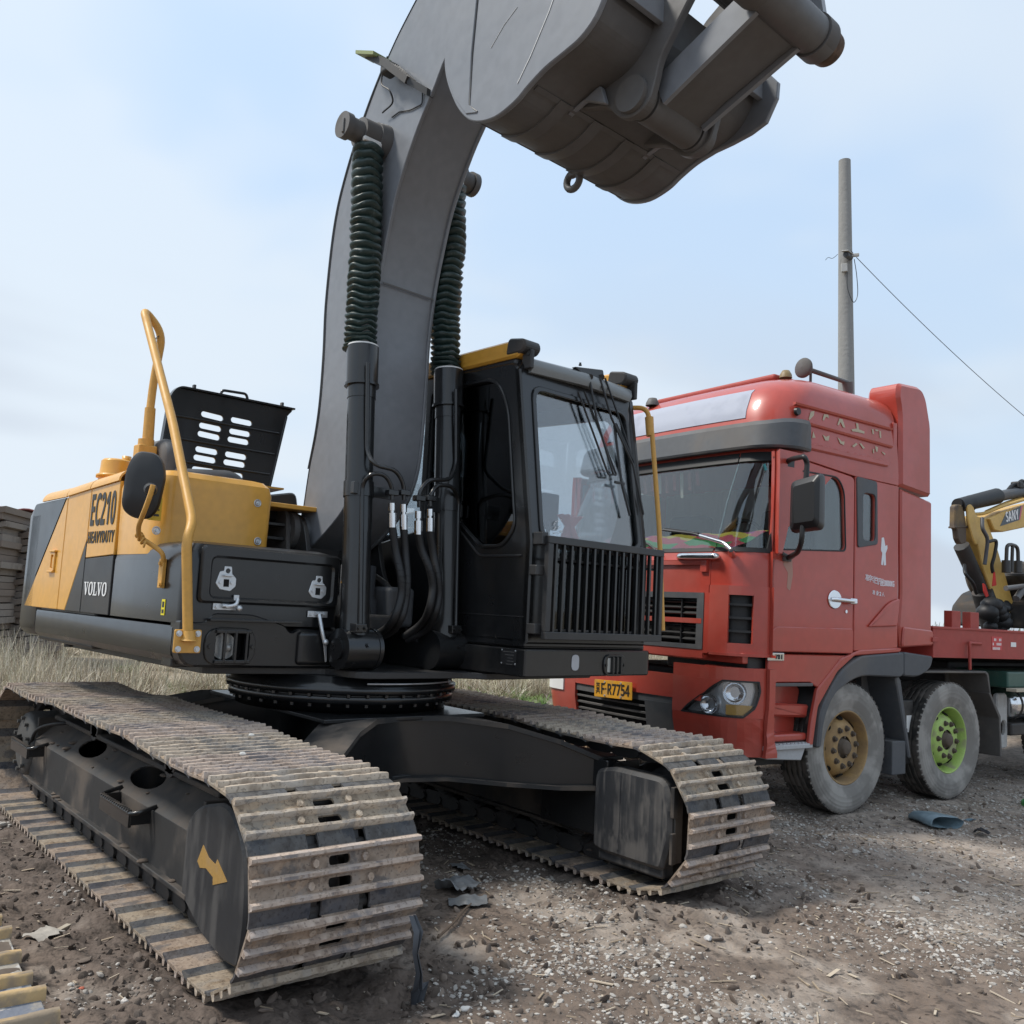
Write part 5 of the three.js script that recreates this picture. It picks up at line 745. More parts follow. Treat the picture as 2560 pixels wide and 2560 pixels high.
  part('bucket_cylinder', [cyl(V(0, 4.135, 3.09), V(0, 4.95, 3.30), 0.04, 0.04, 18), cyl(V(0, 4.9, 3.29), V(0, 6.5, 3.52), 0.075, 0.075, 22), box(-0.08, 0.08, 6.45, 6.6, 3.1, 3.6, 0.02)], M.charcoal, stk);
}

/* ---------------------------------------------------------------- the red tractor truck (x = a rearward, z = outward on its near flank) */
const TR = thing('tractor_truck', 'red high roof tractor truck with a gold and a lime wheel', 'truck');
TR.position.set(TK.x, 0, TK.z); TR.rotation.y = TK.rot;
const T = (name, geos, mat, parent = TR) => part(name, geos, mat, parent);
const k6 = 0.46584, r6z = (x, y, v) => hit(TK, 'z', v, 1550 + x * k6, 850 + y * k6), r6a = (x, y, v) => hit(TK, 'x', v, 1550 + x * k6, 850 + y * k6), k7 = 0.6263, r7z = (x, y, v) => hit(TK, 'z', v, 1350 + x * k7, 1550 + y * k7), r7a = (x, y, v) => hit(TK, 'x', v, 1350 + x * k7, 1550 + y * k7);
const TW = 2.42, mirrorZ = g => { const n = ni(g); n.applyMatrix4(new THREE.Matrix4().makeScale(1, 1, -1)); n.translate(0, 0, -TW); return flip(n); };
{
  const tab = (t, y) => { for (let i = 0; i < t.length - 1; i++) if (y <= t[i + 1][0]) return lerp(t[i][1], t[i + 1][1], clamp((y - t[i][0]) / (t[i + 1][0] - t[i][0]))); return t[t.length - 1][1]; };
  const AF = [[1.2, -1.37], [1.95, -1.36], [2.05, -1.32], [2.45, -1.2], [2.82, -1.05], [3.08, -0.98], [3.2, -0.95], [3.36, -0.87], [3.47, -0.74], [3.545, -0.56], [3.58, -0.3]];
  const SI = [[2.72, 0], [3.0, 0.012], [3.25, 0.035], [3.40, 0.07], [3.49, 0.14], [3.55, 0.26], [3.58, 0.5]];
  const RC = 0.33;
  const P = (d, y, o = 0) => { const af = tab(AF, y) - o, si = tab(SI, y) - o, bow = z => 0.07 * Math.pow((z + 1.21) / 1.21, 2);
    if (d[0] === 'f') return V(af + bow(d[1]), y, d[1]);
    if (d[0] === 'g') { const z = lerp(-1.21, -si - RC, d[1]); return V(af + bow(z), y, z); }
    if (d[0] === 'c') { const th = d[1] * PI / 2, cx = af + bow(-si - RC) + RC, cz = -si - RC; return V(cx - RC * Math.cos(th), y, cz + RC * Math.sin(th)); }
    if (d[0] === 'h') return V(lerp(af + bow(-si - RC) + RC, 0.655, d[1]), y, -si);
    return V(d[1], y, -si); };
  const grid = (cols, ys, o = 0) => ys.map(y => cols.map(c => P(c, y, o)));
  const F = (z0, z1, n = 6) => Array.from({ length: n + 1 }, (_, i) => ['f', lerp(z0, z1, i / n)]);
  const Cn = (t0, t1, n = 6) => Array.from({ length: n + 1 }, (_, i) => ['c', lerp(t0, t1, i / n)]);
  const Sd = (a0, a1, n = 3) => Array.from({ length: n + 1 }, (_, i) => ['s', lerp(a0, a1, i / n)]);
  const ys = (a, b, n) => Array.from({ length: n + 1 }, (_, i) => lerp(a, b, i / n));
  const both = g => [g, mirrorZ(g.clone())];
  const front = (y0, y1, n, m = 12) => sheet(grid([...F(-TW + 0.345, -0.345, m)], ys(y0, y1, n)), 0.02);
  // shell: roof, brow, pillars, corner panels
  const roofYs = [2.80, 2.86, 2.95, 3.05, 3.12, 3.2, 3.28, 3.36, 3.42, 3.47, 3.51, 3.54, 3.56, 3.58];
  const Gf = n => Array.from({ length: n }, (_, i) => ['g', i / n]);
  const half = [...Gf(8), ...Cn(0, 1, 8), ...Array.from({ length: 6 }, (_, i) => ['h', (i + 1) / 6])];
  const roofSheet = sheet(grid(half, roofYs), 0.02, 0.5);
  const roofTop = sheet([ys(-0.3, 0.655, 4).map(a => V(a, 3.58, -0.5)), ys(-0.3, 0.655, 4).map(a => V(a, 3.595, -1.21)), ys(-0.3, 0.655, 4).map(a => V(a, 3.58, -1.92))], 0.02);
  const topf = sheet(grid([['f', -1.92], ['f', -1.21], ['f', -0.5]], [3.53, 3.531]), 0.02);
  const shell = T('cab_shell', [both(roofSheet), roofTop,
    both(sheet(grid([...Cn(0.86, 1, 3), ...Sd(-1.01, -0.985, 1)], ys(2.02, 2.82, 8)), 0.05)), // A pillars
    both(sheet(grid([...Cn(0, 1, 8), ['s', -1.04]], ys(1.76, 2.03, 4)), 0.025)),
    front(1.955, 2.03, 2), both(sheet(grid([...F(-0.43, -0.335, 2)], ys(1.76, 2.03, 3)), 0.02)),
    both(ext([[-1.0, 2.77], [-0.66, 2.797], [0.02, 2.745], [0.655, 2.742], [0.655, 2.81], [-1.0, 2.81]], 'z', -0.04, -0.003, 0.004)), box(0.60, 0.66, 1.2, 3.3, -2.40, -0.02, 0.01), box(-1.25, 0.6, 1.18, 1.26, -2.36, -0.06, 0.01)], M.red);
  // nose panel with the grille opening
  const nose = T('nose_panel', [front(1.70, 1.945, 3), both(sheet(grid(F(-0.385, -0.335, 1), ys(1.24, 1.70, 3)), 0.02)), sheet(grid(F(-2.02, -0.40, 8), [1.462, 1.50], 0.008), 0.03), sheet(grid(F(-2.04, -0.385, 8), [1.20, 1.265]), 0.02)], M.red);
  T('nose_crease', [sheet(grid(F(-2.0, -0.42, 8), [1.915, 1.95], 0.022), 0.03), both(sheet(grid([...F(-0.42, -0.36, 2)], [1.86, 1.95], 0.02), 0.03))], M.red, nose);
  const gr = T('grille', [front(1.27, 1.69, 1).translate(0.1, 0, 0)], M.hole);
  T('grille_frame', [sheet(grid(F(-2.03, -0.39, 8), [1.655, 1.70], 0.006), 0.04), sheet(grid(F(-2.03, -0.39, 8), [1.265, 1.30], 0.006), 0.04), both(sheet(grid(F(-0.45, -0.385, 2), [1.27, 1.695], 0.006), 0.05))], M.greyPlastic, gr);
  for (const y of [1.335, 1.38, 1.425, 1.535, 1.58, 1.625]) T('grille_slat', [sheet(grid(F(-2.0, -0.44, 8), [y, y + 0.022], -0.02).map((r, i) => r.map(p => p.setX(p.x + i * 0.025))), 0.012)], M.plastic, gr);
  for (const z of [-0.62, -0.85, -1.1, -1.4, -1.7]) T('grille_post', [sheet(grid([['f', z - 0.006], ['f', z + 0.006]], [1.28, 1.69], -0.015), 0.03)], M.plastic, gr);
  // corner panels with the tall air intake
  const cr = T('corner_panel', [both(sheet(grid(Cn(-0.02, 0.30, 4), ys(1.25, 1.76, 4), 0.012), 0.03)), both(sheet(grid([...Cn(0.66, 1, 4), ['s', -1.04]], ys(1.25, 1.76, 4), 0.012), 0.03)), both(sheet(grid(Cn(0.28, 0.68, 4), ys(1.69, 1.76, 1), 0.012), 0.03)), both(sheet(grid(Cn(0.28, 0.68, 4), ys(1.25, 1.33, 1), 0.012), 0.03))], M.red);
  T('intake', [both(sheet(grid(Cn(0.27, 0.69, 4), ys(1.32, 1.70, 2), -0.06), 0.02)), both(sheet(grid(Cn(0.29, 0.67, 4), [1.41, 1.428], -0.004), 0.05)), both(sheet(grid(Cn(0.29, 0.67, 4), [1.51, 1.528], -0.004), 0.05)), both(sheet(grid(Cn(0.29, 0.67, 4), [1.61, 1.628], -0.004), 0.05))], M.plastic, cr);
  T('panel_ledge', [both(sheet(grid([...Cn(0, 1, 6), ['s', -1.05]], [1.235, 1.255], 0.03), 0.05))], M.red, cr);
  // windscreen and its seal
  const wcols = [...F(-TW + 0.33, -0.33, 14)], wl = Cn(0, 0.86, 6), wr = wl.map(([k, t]) => ['m', t]);
  const pane = ys(2.03, 2.82, 8).map(y => [...wl.slice().reverse().map(c => { const p = P(c, y, -0.012); return V(p.x, p.y, -TW - p.z); }), ...F(-TW + 0.33, -0.33, 14).map(c => P(c, y, -0.012)), ...wl.map(c => P(c, y, -0.012))]);
  T('windscreen', [sheet(pane, 0.004)], M.glassTruck);
  T('windscreen_seal', [sheet(grid(F(-TW + 0.34, -0.34, 10), [2.755, 2.83], 0.004), 0.02), both(sheet(grid(Cn(0, 0.88, 5), [2.755, 2.83], 0.004), 0.02)), sheet(grid(F(-TW + 0.34, -0.34, 10), [2.02, 2.05], 0.006), 0.02), both(sheet(grid(Cn(0, 0.88, 5), [2.02, 2.055], 0.006), 0.02)), both(sheet(grid(Cn(0.80, 0.885, 2), ys(2.03, 2.82, 6), 0.006), 0.02))], M.rubber);
  // sun visor
  const vz = [...Gf(8), ...Cn(0, 1, 7), ['s', -0.64]], visor = [[2.85, 0.02], [2.852, 0.07], [2.87, 0.082], [3.04, 0.088], [3.075, 0.075], [3.085, 0.02]].map(([y, o], i) => vz.map((c, j) => { const e = j / (vz.length - 1), s = sstep(0.62, 0.8, e); return P(c, y + 0.02 * s * (i > 2 ? 1 : 0) - 0.015 * s * (i < 2 ? 0 : 0), o * (1 - 0.25 * sstep(0.92, 1, e))); }));
  const vs = sheet(visor, 0.015, 0.25); T('sun_visor', [both(vs)], M.greyPlastic);
  T('roof_sign', [sheet(ys(3.135, 3.40, 7).map(y => F(-2.06 + (y - 3.1) * 0.1, -0.36 - (y - 3.1) * 0.10, 10).map(c => P(c, y, 0.007))), 0.006)], std({ map: cmap(256, (u, v) => mix3([0.37, 0.395, 0.475], [0.31, 0.335, 0.41], sstep(0.5, 0.7, fbm(u, v, 5, 5, 611))), 0.8), roughness: 0.65 }));
  // door
  const dw = rp([[-0.925, 2.065, 0.04], [-0.105, 2.115, 0.05], [-0.135, 2.60, 0.1], [-0.22, 2.70, 0.08], [-0.875, 2.69, 0.05]], 0.05, 5);
  const dr = T('door', [ext(rp([[-1.03, 1.275, 0.03], [0.015, 1.30, 0.03], [0.015, 2.735, 0.05], [-0.66, 2.79, 0.05], [-0.99, 2.60, 0.05], [-1.03, 2.05]], 0.03, 3), 'z', -0.035, 0.0, 0.008, [dw]), ext(rp([[-1.02, 1.28], [0.0, 1.28], [0.0, 1.47], [-0.02, 1.482], [-0.95, 1.47], [-1.02, 1.44]], 0.02, 3), 'z', -0.002, 0.014, 0.008)], M.red);
  T('door_pane', [ext(dw, 'z', -0.022, -0.018, 0)], M.glassTruck, dr);
  T('window_seal', [ext(dw.map(([a, y]) => [-0.5 + (a + 0.5) * 1.028, 2.39 + (y - 2.39) * 1.04]), 'z', -0.004, 0.006, 0.002, [dw])], M.rubber, dr);
  { const c = r6z(1180, 1395, 0.0); T('door_handle', [ext(circ(0.075, 20).map(([x, y]) => [c.x - 0.075 + x * 1.15, c.y + y]), 'z', 0.0, 0.012, 0.005), tube([V(c.x - 0.12, c.y, 0.008), V(c.x - 0.09, c.y, 0.04), V(c.x + 0.12, c.y - 0.005, 0.045), V(c.x + 0.15, c.y - 0.005, 0.01)], 0.018, 0.03, 10), bx(c.x + 0.12, c.y - 0.005, 0.04, 0.09, 0.05, 0.03, 0.012)], M.chrome, dr);
    T('lock_barrel', [cyl(V(c.x + 0.08, c.y - 0.09, 0), V(c.x + 0.08, c.y - 0.09, 0.008), 0.014)], M.chrome, dr);
    // scraped paint below the mirror foot: a matt scar with bare filler
    const s0 = r6z(885, 1190, 0.002); T('dent_filler', [ext(rp([[0, 0.04], [0.05, 0.05], [0.09, 0.02], [0.10, -0.10], [0.07, -0.22], [0.03, -0.2], [0.04, -0.08], [-0.02, -0.02]], 0.015).map(([x, y]) => [x + s0.x, y + s0.y]), 'z', -0.001, 0.0015, 0.0005)], std({ color: col([0.42, 0.24, 0.19]), roughness: 0.85 }), dr);
    T('torn_bracket', [bx(s0.x + 0.01, s0.y + 0.02, 0.012, 0.08, 0.035, 0.03, 0.006), tube([V(s0.x - 0.04, s0.y + 0.06, 0.01), V(s0.x + 0.02, s0.y + 0.03, 0.04), V(s0.x + 0.08, s0.y + 0.05, 0.02)], 0.014, 0.02)], M.greyWorn, dr); }
  // panel behind the door with the sleeper window and lettering
  const sw = rp([[0.055, 2.15, 0.03], [0.335, 2.20, 0.03], [0.318, 2.735, 0.03], [0.03, 2.745, 0.03]], 0.03, 4), swi = rrect(0.12, 0.30, 2.22, 2.62, 0.05);
  const qp = T('rear_quarter', [ext(rp([[0.027, 1.30], [0.65, 1.335], [0.655, 2.735], [0.027, 2.745]], 0.01, 2), 'z', -0.035, 0, 0.006, [swi]), ext(rp([[0.20, 1.50, 0.04], [0.62, 1.52, 0.03], [0.655, 1.76, 0.02], [0.50, 1.72, 0.1]], 0.05, 4), 'z', -0.001, 0.022, 0.011)], M.red);
  T('sleeper_window', [ext(sw, 'z', -0.004, 0.012, 0.004, [swi])], M.greyPlastic, qp);
  T('sleeper_pane', [ext(swi, 'z', -0.02, -0.016, 0)], M.glassTruck, qp);
  const white = std({ color: col([0.80, 0.76, 0.80]), roughness: 0.5 });
  const glyph = { zhun: [[0.1, 0.9, 0.2, 0.75], [0.05, 0.2, 0.25, 0.5], [0.4, 0.95, 0.3, 0.6], [0.38, 0.75, 0.38, 0.05], [0.38, 0.78, 0.95, 0.78], [0.38, 0.55, 0.9, 0.55], [0.38, 0.32, 0.9, 0.32], [0.38, 0.08, 0.97, 0.08], [0.66, 0.95, 0.66, 0.08]], qian: [[0.1, 0.85, 0.9, 0.85], [0.5, 1, 0.15, 0.6], [0.5, 1, 0.85, 0.6], [0.1, 0.6, 0.9, 0.6], [0.1, 0.35, 0.9, 0.35], [0.5, 0.6, 0.5, 0]], yin: [[0.1, 0.9, 0.55, 0.9], [0.55, 0.9, 0.55, 0.65], [0.1, 0.65, 0.55, 0.65], [0.1, 0.65, 0.1, 0.4], [0.1, 0.4, 0.55, 0.4], [0.55, 0.4, 0.5, 0.05], [0.85, 1, 0.85, 0]], zong: [[0.3, 1, 0.4, 0.85], [0.7, 1, 0.6, 0.85], [0.2, 0.8, 0.8, 0.8], [0.2, 0.5, 0.8, 0.5], [0.2, 0.8, 0.2, 0.5], [0.8, 0.8, 0.8, 0.5], [0.1, 0.3, 0.15, 0.05], [0.3, 0.1, 0.7, 0.05], [0.85, 0.3, 0.95, 0.1]], zhi: [[0.1, 0.95, 0.9, 0.95], [0.1, 0.95, 0.1, 0.1], [0.3, 0.75, 0.9, 0.75], [0.35, 0.55, 0.85, 0.55], [0.35, 0.55, 0.35, 0.25], [0.85, 0.55, 0.85, 0.25], [0.4, 0.2, 0.2, 0], [0.7, 0.2, 0.95, 0]], liang: [[0.25, 1, 0.75, 1], [0.25, 0.75, 0.75, 0.75], [0.25, 1, 0.25, 0.75], [0.75, 1, 0.75, 0.75], [0.05, 0.62, 0.95, 0.62], [0.2, 0.5, 0.8, 0.5], [0.2, 0.28, 0.8, 0.28], [0.2, 0.5, 0.2, 0.28], [0.8, 0.5, 0.8, 0.28], [0.5, 0.5, 0.5, 0.02], [0.05, 0.03, 0.95, 0.03]], cheng: [[0.2, 0.95, 0.8, 1], [0.05, 0.75, 0.95, 0.75], [0.5, 0.97, 0.5, 0], [0.2, 0.65, 0.2, 0.4], [0.8, 0.65, 0.8, 0.4], [0.1, 0.5, 0.35, 0.5], [0.65, 0.5, 0.9, 0.5], [0.5, 0.4, 0.1, 0.05], [0.5, 0.4, 0.9, 0.05]], ren: [[0.5, 0.95, 0.1, 0.05], [0.48, 0.6, 0.92, 0.05]], ji: [[0.3, 1, 0.3, 0.8], [0.7, 1, 0.7, 0.8], [0.1, 0.9, 0.9, 0.9], [0.2, 0.75, 0.8, 0.75], [0.2, 0.75, 0.2, 0.5], [0.8, 0.75, 0.8, 0.5], [0.2, 0.5, 0.8, 0.5], [0.5, 0.75, 0.5, 0.5], [0.15, 0.38, 0.85, 0.38], [0.05, 0.2, 0.95, 0.2], [0.35, 0.48, 0.35, 0.2], [0.65, 0.48, 0.65, 0.2], [0.35, 0.17, 0.1, 0], [0.65, 0.17, 0.9, 0]] };
  const lett = []; ['zhun', 'qian', 'yin', 'zong', 'zhi', 'liang'].forEach((n, i) => lett.push(...strokes(glyph[n], 0.055, 0.0055).map(g => g.translate(0.17 + i * 0.043, 1.885 - i * 0.006, 0.0005)))); lett.push(text('38000KG', M.font, 0.155, 0.05).translate(0.435, 1.855, 0.0005));
  T('weight_lettering', lett, white, qp);
  const l2 = []; l2.push(...strokes(glyph.zhun, 0.036, 0.004).map(g => g.translate(0.275, 1.775, 0.0005)), ...strokes(glyph.cheng, 0.036, 0.004).map(g => g.translate(0.325, 1.77, 0.0005)), text('2', M.font, 0.022, 0.034).translate(0.375, 1.768, 0.0005), ...strokes(glyph.ren, 0.036, 0.004).map(g => g.translate(0.41, 1.765, 0.0005)));
  T('seats_lettering', l2, white, qp);
  { const c = r6z(1415, 1125, 0.001), blob = (pts, z = 0.001) => ext(rp(pts, 0.006, 2).map(([x, y]) => [x + c.x, y + c.y]), 'z', 0, z + 0.001, 0); // plain white decal in place of the cartoon figure
    T('white_decal', [blob([[-0.03, 0.1], [0.0, 0.105], [0.025, 0.03], [0.05, 0.045], [0.055, 0.015], [0.028, -0.03], [0.035, -0.13], [0.005, -0.135], [0.0, -0.08], [-0.01, -0.135], [-0.035, -0.13], [-0.02, -0.03], [-0.04, -0.01]])], std({ color: col([0.72, 0.74, 0.78]), roughness: 0.5 }), qp); }
  T('door', [mirrorZ(ext(rp([[-1.03, 1.275, 0.03], [0.015, 1.30, 0.03], [0.015, 2.735, 0.05], [-0.66, 2.79, 0.05], [-0.99, 2.60, 0.05], [-1.03, 2.05]], 0.03, 3), 'z', -0.035, 0.0, 0.008, [dw]))], M.red);
  T('door_pane', [mirrorZ(ext(dw, 'z', -0.022, -0.018, 0))], M.glassTruck);
  T('rear_quarter', [mirrorZ(ext(rp([[0.027, 1.30], [0.65, 1.335], [0.655, 2.735], [0.027, 2.745]], 0.01, 2), 'z', -0.035, 0, 0.006))], M.red);
  // ribs on the upper side, and the pale remains of lettering between them
  const up = (x, y, o = 0.003) => { const p = r6z(x, y, -0.02); const si = tab(SI, p.y); const q = r6z(x, y, -si + o); return q; };
  const ribs = T('side_ribs', [[[935, 337], [1455, 478]], [[990, 442], [1455, 573]]].map(([a, b]) => { const A = up(...a), B = up(...b); const pts = Array.from({ length: 8 }, (_, i) => A.clone().lerp(B, i / 7)).map(p => V(p.x, p.y, -tab(SI, p.y) + 0.004)); return sweep(pts, [[-0.018, -0.012], [0.012, -0.012], [0.004, 0.018], [-0.012, 0.012]]); }).concat([ext(rp([[945, 535], [1446, 655], [1430, 683], [955, 575]].map(([x, y]) => { const p = r6z(x, y, -0.01); return [p.x, p.y]; }), 0.02, 3), 'z', -0.03, 0.012, 0.012)]), M.red);
  const frag = [[[1010, 425], [1025, 385], [1045, 380], [1040, 405], [1015, 430]], [[1030, 525], [1038, 490], [1048, 525]], [[1085, 430], [1095, 398], [1118, 400], [1120, 420], [1105, 412], [1092, 432]], [[1088, 508], [1105, 520], [1125, 512], [1118, 540], [1100, 540]], [[1165, 455], [1180, 420], [1195, 425], [1207, 470], [1195, 470], [1184, 440], [1172, 458]], [[1168, 520], [1190, 545], [1205, 545], [1200, 565], [1180, 555]], [[1240, 480], [1270, 475], [1268, 445], [1280, 448], [1283, 480], [1312, 492], [1308, 503], [1275, 495], [1245, 490]], [[1243, 570], [1268, 552], [1275, 560], [1255, 575]], [[1285, 555], [1295, 555], [1313, 580], [1303, 585]], [[1352, 478], [1360, 478], [1362, 505], [1354, 505]], [[1368, 480], [1385, 482], [1385, 490], [1370, 488]], [[1392, 487], [1400, 489], [1400, 525], [1392, 525]], [[1357, 585], [1364, 585], [1362, 608], [1356, 606]], [[1370, 570], [1385, 575], [1380, 600], [1372, 598]], [[1405, 598], [1424, 610], [1420, 618], [1408, 606]], [[1093, 470], [1120, 476], [1118, 484], [1095, 478]]];
  for (const f of frag) { const c = f.reduce((a, p) => [a[0] + p[0] / f.length, a[1] + p[1] / f.length], [0, 0]), q = up(...c); T('lettering_remnant', [xf(ext(f.map(([x, y]) => { const p = r6z(x, y, q.z); return [p.x - q.x, p.y - q.y]; }), 'z', 0, 0.0015, 0), q.x, q.y, q.z, -0.09, 0, 0)], std({ color: col([0.50, 0.42, 0.30]), roughness: 0.7 }), ribs); }
  { const q = up(953, 383); T('side_marker', [cyl(V(q.x, q.y, q.z - 0.01), V(q.x, q.y, q.z + 0.012), 0.035, 0.03, 14)], M.plastic, ribs); }
  // rear fairings
  for (const m of [0, 1]) { const up1 = [ext(rp([[0.695, 2.745, 0.02], [1.18, 2.70, 0.03], [1.175, 3.35, 0.05], [1.10, 3.60, 0.12], [1.02, 3.69, 0.06], [0.66, 3.67, 0.08], [0.64, 3.56, 0.05], [0.685, 3.40, 0.1]], 0.03, 5), 'z', -0.32, -0.004, 0.03)], lo = [ext(rp([[0.71, 1.34, 0.02], [1.185, 1.37, 0.02], [1.185, 2.655, 0.02], [0.695, 2.72, 0.02], [0.71, 1.8], [0.68, 1.52]], 0.02, 3), 'z', -0.05, -0.004, 0.015), ext(rp([[0.70, 1.345], [1.185, 1.37], [1.185, 1.50], [0.72, 1.52]], 0.03, 3), 'z', -0.01, 0.016, 0.012)];
    T('roof_fairing', m ? up1.map(mirrorZ) : up1, M.red); T('side_fairing', m ? lo.map(mirrorZ) : lo, M.red); }
  T('fairing_back', [box(1.05, 1.12, 3.0, 3.6, -2.1, -0.3, 0.02)], M.red);
  // roof fittings
  const rb = r6a(870, 170, -0.6); T('roof_rack', [box(-0.42, 0.3, 3.575, 3.635, -1.95, -0.5, 0.03)], M.redDull);
  { const p = r6a(890, 168, -0.35), h = r6a(985, 150, -0.1), e = r6a(1220, 228, 0.45);
    const hb = T('air_horn', [lathe([[0.0, 0.0], [0.03, 0.0], [0.06, 0.03], [0.088, 0.07], [0.09, 0.085], [0.075, 0.10], [0.04, 0.112], [0.0, 0.116]], 24, 'x').rotateZ(PI).translate(h.x + 0.08, h.y, h.z), cyl(V(h.x + 0.08, h.y - 0.0, h.z), V(e.x, e.y, e.z), 0.022, 0.02, 12), cyl(V(h.x + 0.1, h.y - 0.02, h.z), V(h.x + 0.1, h.y - 0.14, h.z), 0.012), cyl(V(e.x, e.y + 0.0, e.z), V(e.x + 0.02, e.y - 0.1, e.z), 0.05, 0.04, 12)], M.greyWorn);
    T('roof_marker_lamp', [lathe([[0, 0.07], [0.03, 0.065], [0.05, 0.03], [0.055, 0]], 14).translate(p.x, p.y - 0.06, p.z)], paint([0.24, 0.17, 0.07], { dust: 0.4, seed: 99, rep: 4 }));
    const h2 = r6a(175, 320, -0.75); T('roof_marker_lamp', [lathe([[0, 0.08], [0.04, 0.07], [0.06, 0.03], [0.065, 0]], 14).translate(h2.x, h2.y - 0.06, h2.z)], M.greyWorn); }
  // wipers and chrome washer bar
  const wp = (x, y, o = 0.03) => { let p = r6a(x, y, -1.25); for (let i = 0; i < 4; i++) p = r6a(x, y, tab(AF, p.y) + 0.07 * Math.pow((p.z + 1.21) / 1.21, 2) - o); return p; };
  T('wiper', [tube([wp(590, 1130, 0.05), wp(560, 1090, 0.06), wp(395, 1040, 0.05), wp(230, 1018, 0.04)], 0.011, 0.03, 8), tube([wp(245, 1015, 0.03), wp(420, 1040, 0.03)], 0.012, 0.02, 6)], M.plastic);
  T('wiper', [tube([wp(205, 1150, 0.05), wp(190, 1125, 0.06), wp(150, 1095, 0.06), wp(0, 1050, 0.05)], 0.011, 0.03, 8)], M.plastic);
  T('wiper_pivot', [cyl(wp(600, 1145, 0.0), wp(595, 1125, 0.07), 0.03, 0.022, 12), tube([wp(595, 1125, 0.07), wp(560, 1090, 0.065), wp(430, 1050, 0.06)], 0.016, 0.03, 8)], M.chrome);
  T('chrome_grip', [tube([wp(318, 1165, 0.0), wp(322, 1160, 0.05), wp(515, 1160, 0.05), wp(522, 1165, 0.0)], 0.026, 0.03, 10)], M.chrome);
  // interior: dash with bright cloth, tassels, seats, curtain, wheel
  const dash = T('dashboard', [box(-1.24, -0.75, 1.85, 2.03, -2.28, -0.14, 0.05)], M.plastic);
  { const rows = []; for (let j = 0; j <= 8; j++) { rows.push(Array.from({ length: 31 }, (_, i) => V(lerp(-1.22, -0.82, j / 8), 2.05 + 0.17 * j / 8 + 0.008 * Math.sin(i * 1.3 + j), lerp(-2.1, -0.2, i / 30)))); }
    T('dash_cloth', [sheet(rows, 0.004)], std({ map: cmap(256, (u, v) => { const k = Math.floor(((u * 5 + v * 1.5 + fbm(u, v, 6, 3, 621) * 0.6) % 5 + 5) % 5); return [[0.05, 0.22, 0.08], [0.42, 0.06, 0.10], [0.45, 0.34, 0.06], [0.30, 0.05, 0.20], [0.40, 0.05, 0.08]][k]; }, 1.7), roughness: 0.9 }), dash); }
  T('steering_wheel', [xf(new THREE.TorusGeometry(0.22, 0.018, 8, 30), -0.62, 2.12, -0.62, 0, PI / 2, 0.5), cyl(V(-0.62, 2.12, -0.62), V(-0.85, 1.95, -0.62), 0.03)], M.plastic);
  T('seat', [xf(box(-0.08, 0.08, 0, 0.7, -0.25, 0.25, 0.06), -0.1, 1.8, -0.65, 0, 0, -0.12), box(-0.55, -0.1, 1.65, 1.82, -0.9, -0.4, 0.06)], M.cloth); T('seat', [xf(box(-0.08, 0.08, 0, 0.7, -0.25, 0.25, 0.06), -0.1, 1.8, -1.8, 0, 0, -0.12), box(-0.55, -0.1, 1.65, 1.82, -2.05, -1.55, 0.06)], M.cloth);
  { const rows = [2.02, 2.75].map(y => Array.from({ length: 60 }, (_, i) => V(0.12 + 0.03 * Math.sin(i * 1.1), y, lerp(-2.3, -0.1, i / 59)))); T('curtain', [sheet(rows, 0.006, 1.2)], std({ color: col([0.42, 0.43, 0.44]), roughness: 0.95 })); }
  T('side_curtain', [sheet([2.04, 2.74].map(y => Array.from({ length: 40 }, (_, i) => V(lerp(-0.98, 0.1, i / 39), y, -2.34 + 0.02 * Math.sin(i * 1.1)))), 0.006, 1.2)], std({ color: col([0.20, 0.21, 0.22]), roughness: 0.95 }));
  T('tassel_fringe', Array.from({ length: 16 }, (_, i) => { const z = -2.2 + i * 0.09, h = 0.10 + 0.12 * hash2(i, 4, 2); return tint(sheet([[V(-0.98, 2.74, z), V(-0.98, 2.74, z + 0.035)], [V(-0.96, 2.74 - h, z), V(-0.96, 2.74 - h, z + 0.03)]], 0.006), ...[[0.4, 0.05, 0.06], [0.5, 0.45, 0.4], [0.35, 0.1, 0.1]][i % 3]); }), std({ color: 0xffffff, roughness: 0.9, vertexColors: true }));
  T('screen_label', [xf(new THREE.BoxGeometry(0.002, 0.05, 0.075), P(['c', 0.45], 2.70, -0.006).x, 2.70, P(['c', 0.45], 2.70, -0.006).z, 0, -0.6, 0.35)], std({ color: col([0.05, 0.25, 0.30]), roughness: 0.4 }));
  // mirror on its bent arms
  const mz = 0.30, mp = (x, y) => r6z(x, y, mz), m0 = mp(925, 735), m1 = mp(1085, 735), m2 = mp(1080, 1030), m3 = mp(915, 1020);
  const mo = rp([[m0.x, m0.y], [m1.x, m1.y], [m2.x, m2.y], [m3.x, m3.y]].map(([a, b]) => [a, b, 0.05]), 0.05, 5), mcx = (m0.x + m2.x) / 2, mcy = (m0.y + m2.y) / 2;
  const mir = T('door_mirror', [loft([[1, 0.05], [1, 0.0], [0.93, -0.05], [0.7, -0.085]].map(([k, d]) => mo.map(([a, b]) => { const u = (a - mcx) * k, w = (b - mcy) * k; return V(mcx + d * 0.9, mcy + w, mz + u * 0.78 - d * 0.3); })), true, true, 0.5)], M.plastic);
  T('mirror_arm', [tube([r6z(878, 670, 0.0), r6z(915, 640, 0.08), mp(990, 625), mp(1005, 660), mp(995, 790)], 0.02, 0.06, 10), tube([mp(985, 940), mp(975, 1080), r6z(955, 1140, 0.2), r6z(900, 1170, 0.02)], 0.02, 0.06, 10), bx(r6z(890, 665, 0).x, r6z(890, 665, 0).y, 0.02, 0.12, 0.10, 0.06, 0.02)], M.plastic, mir);

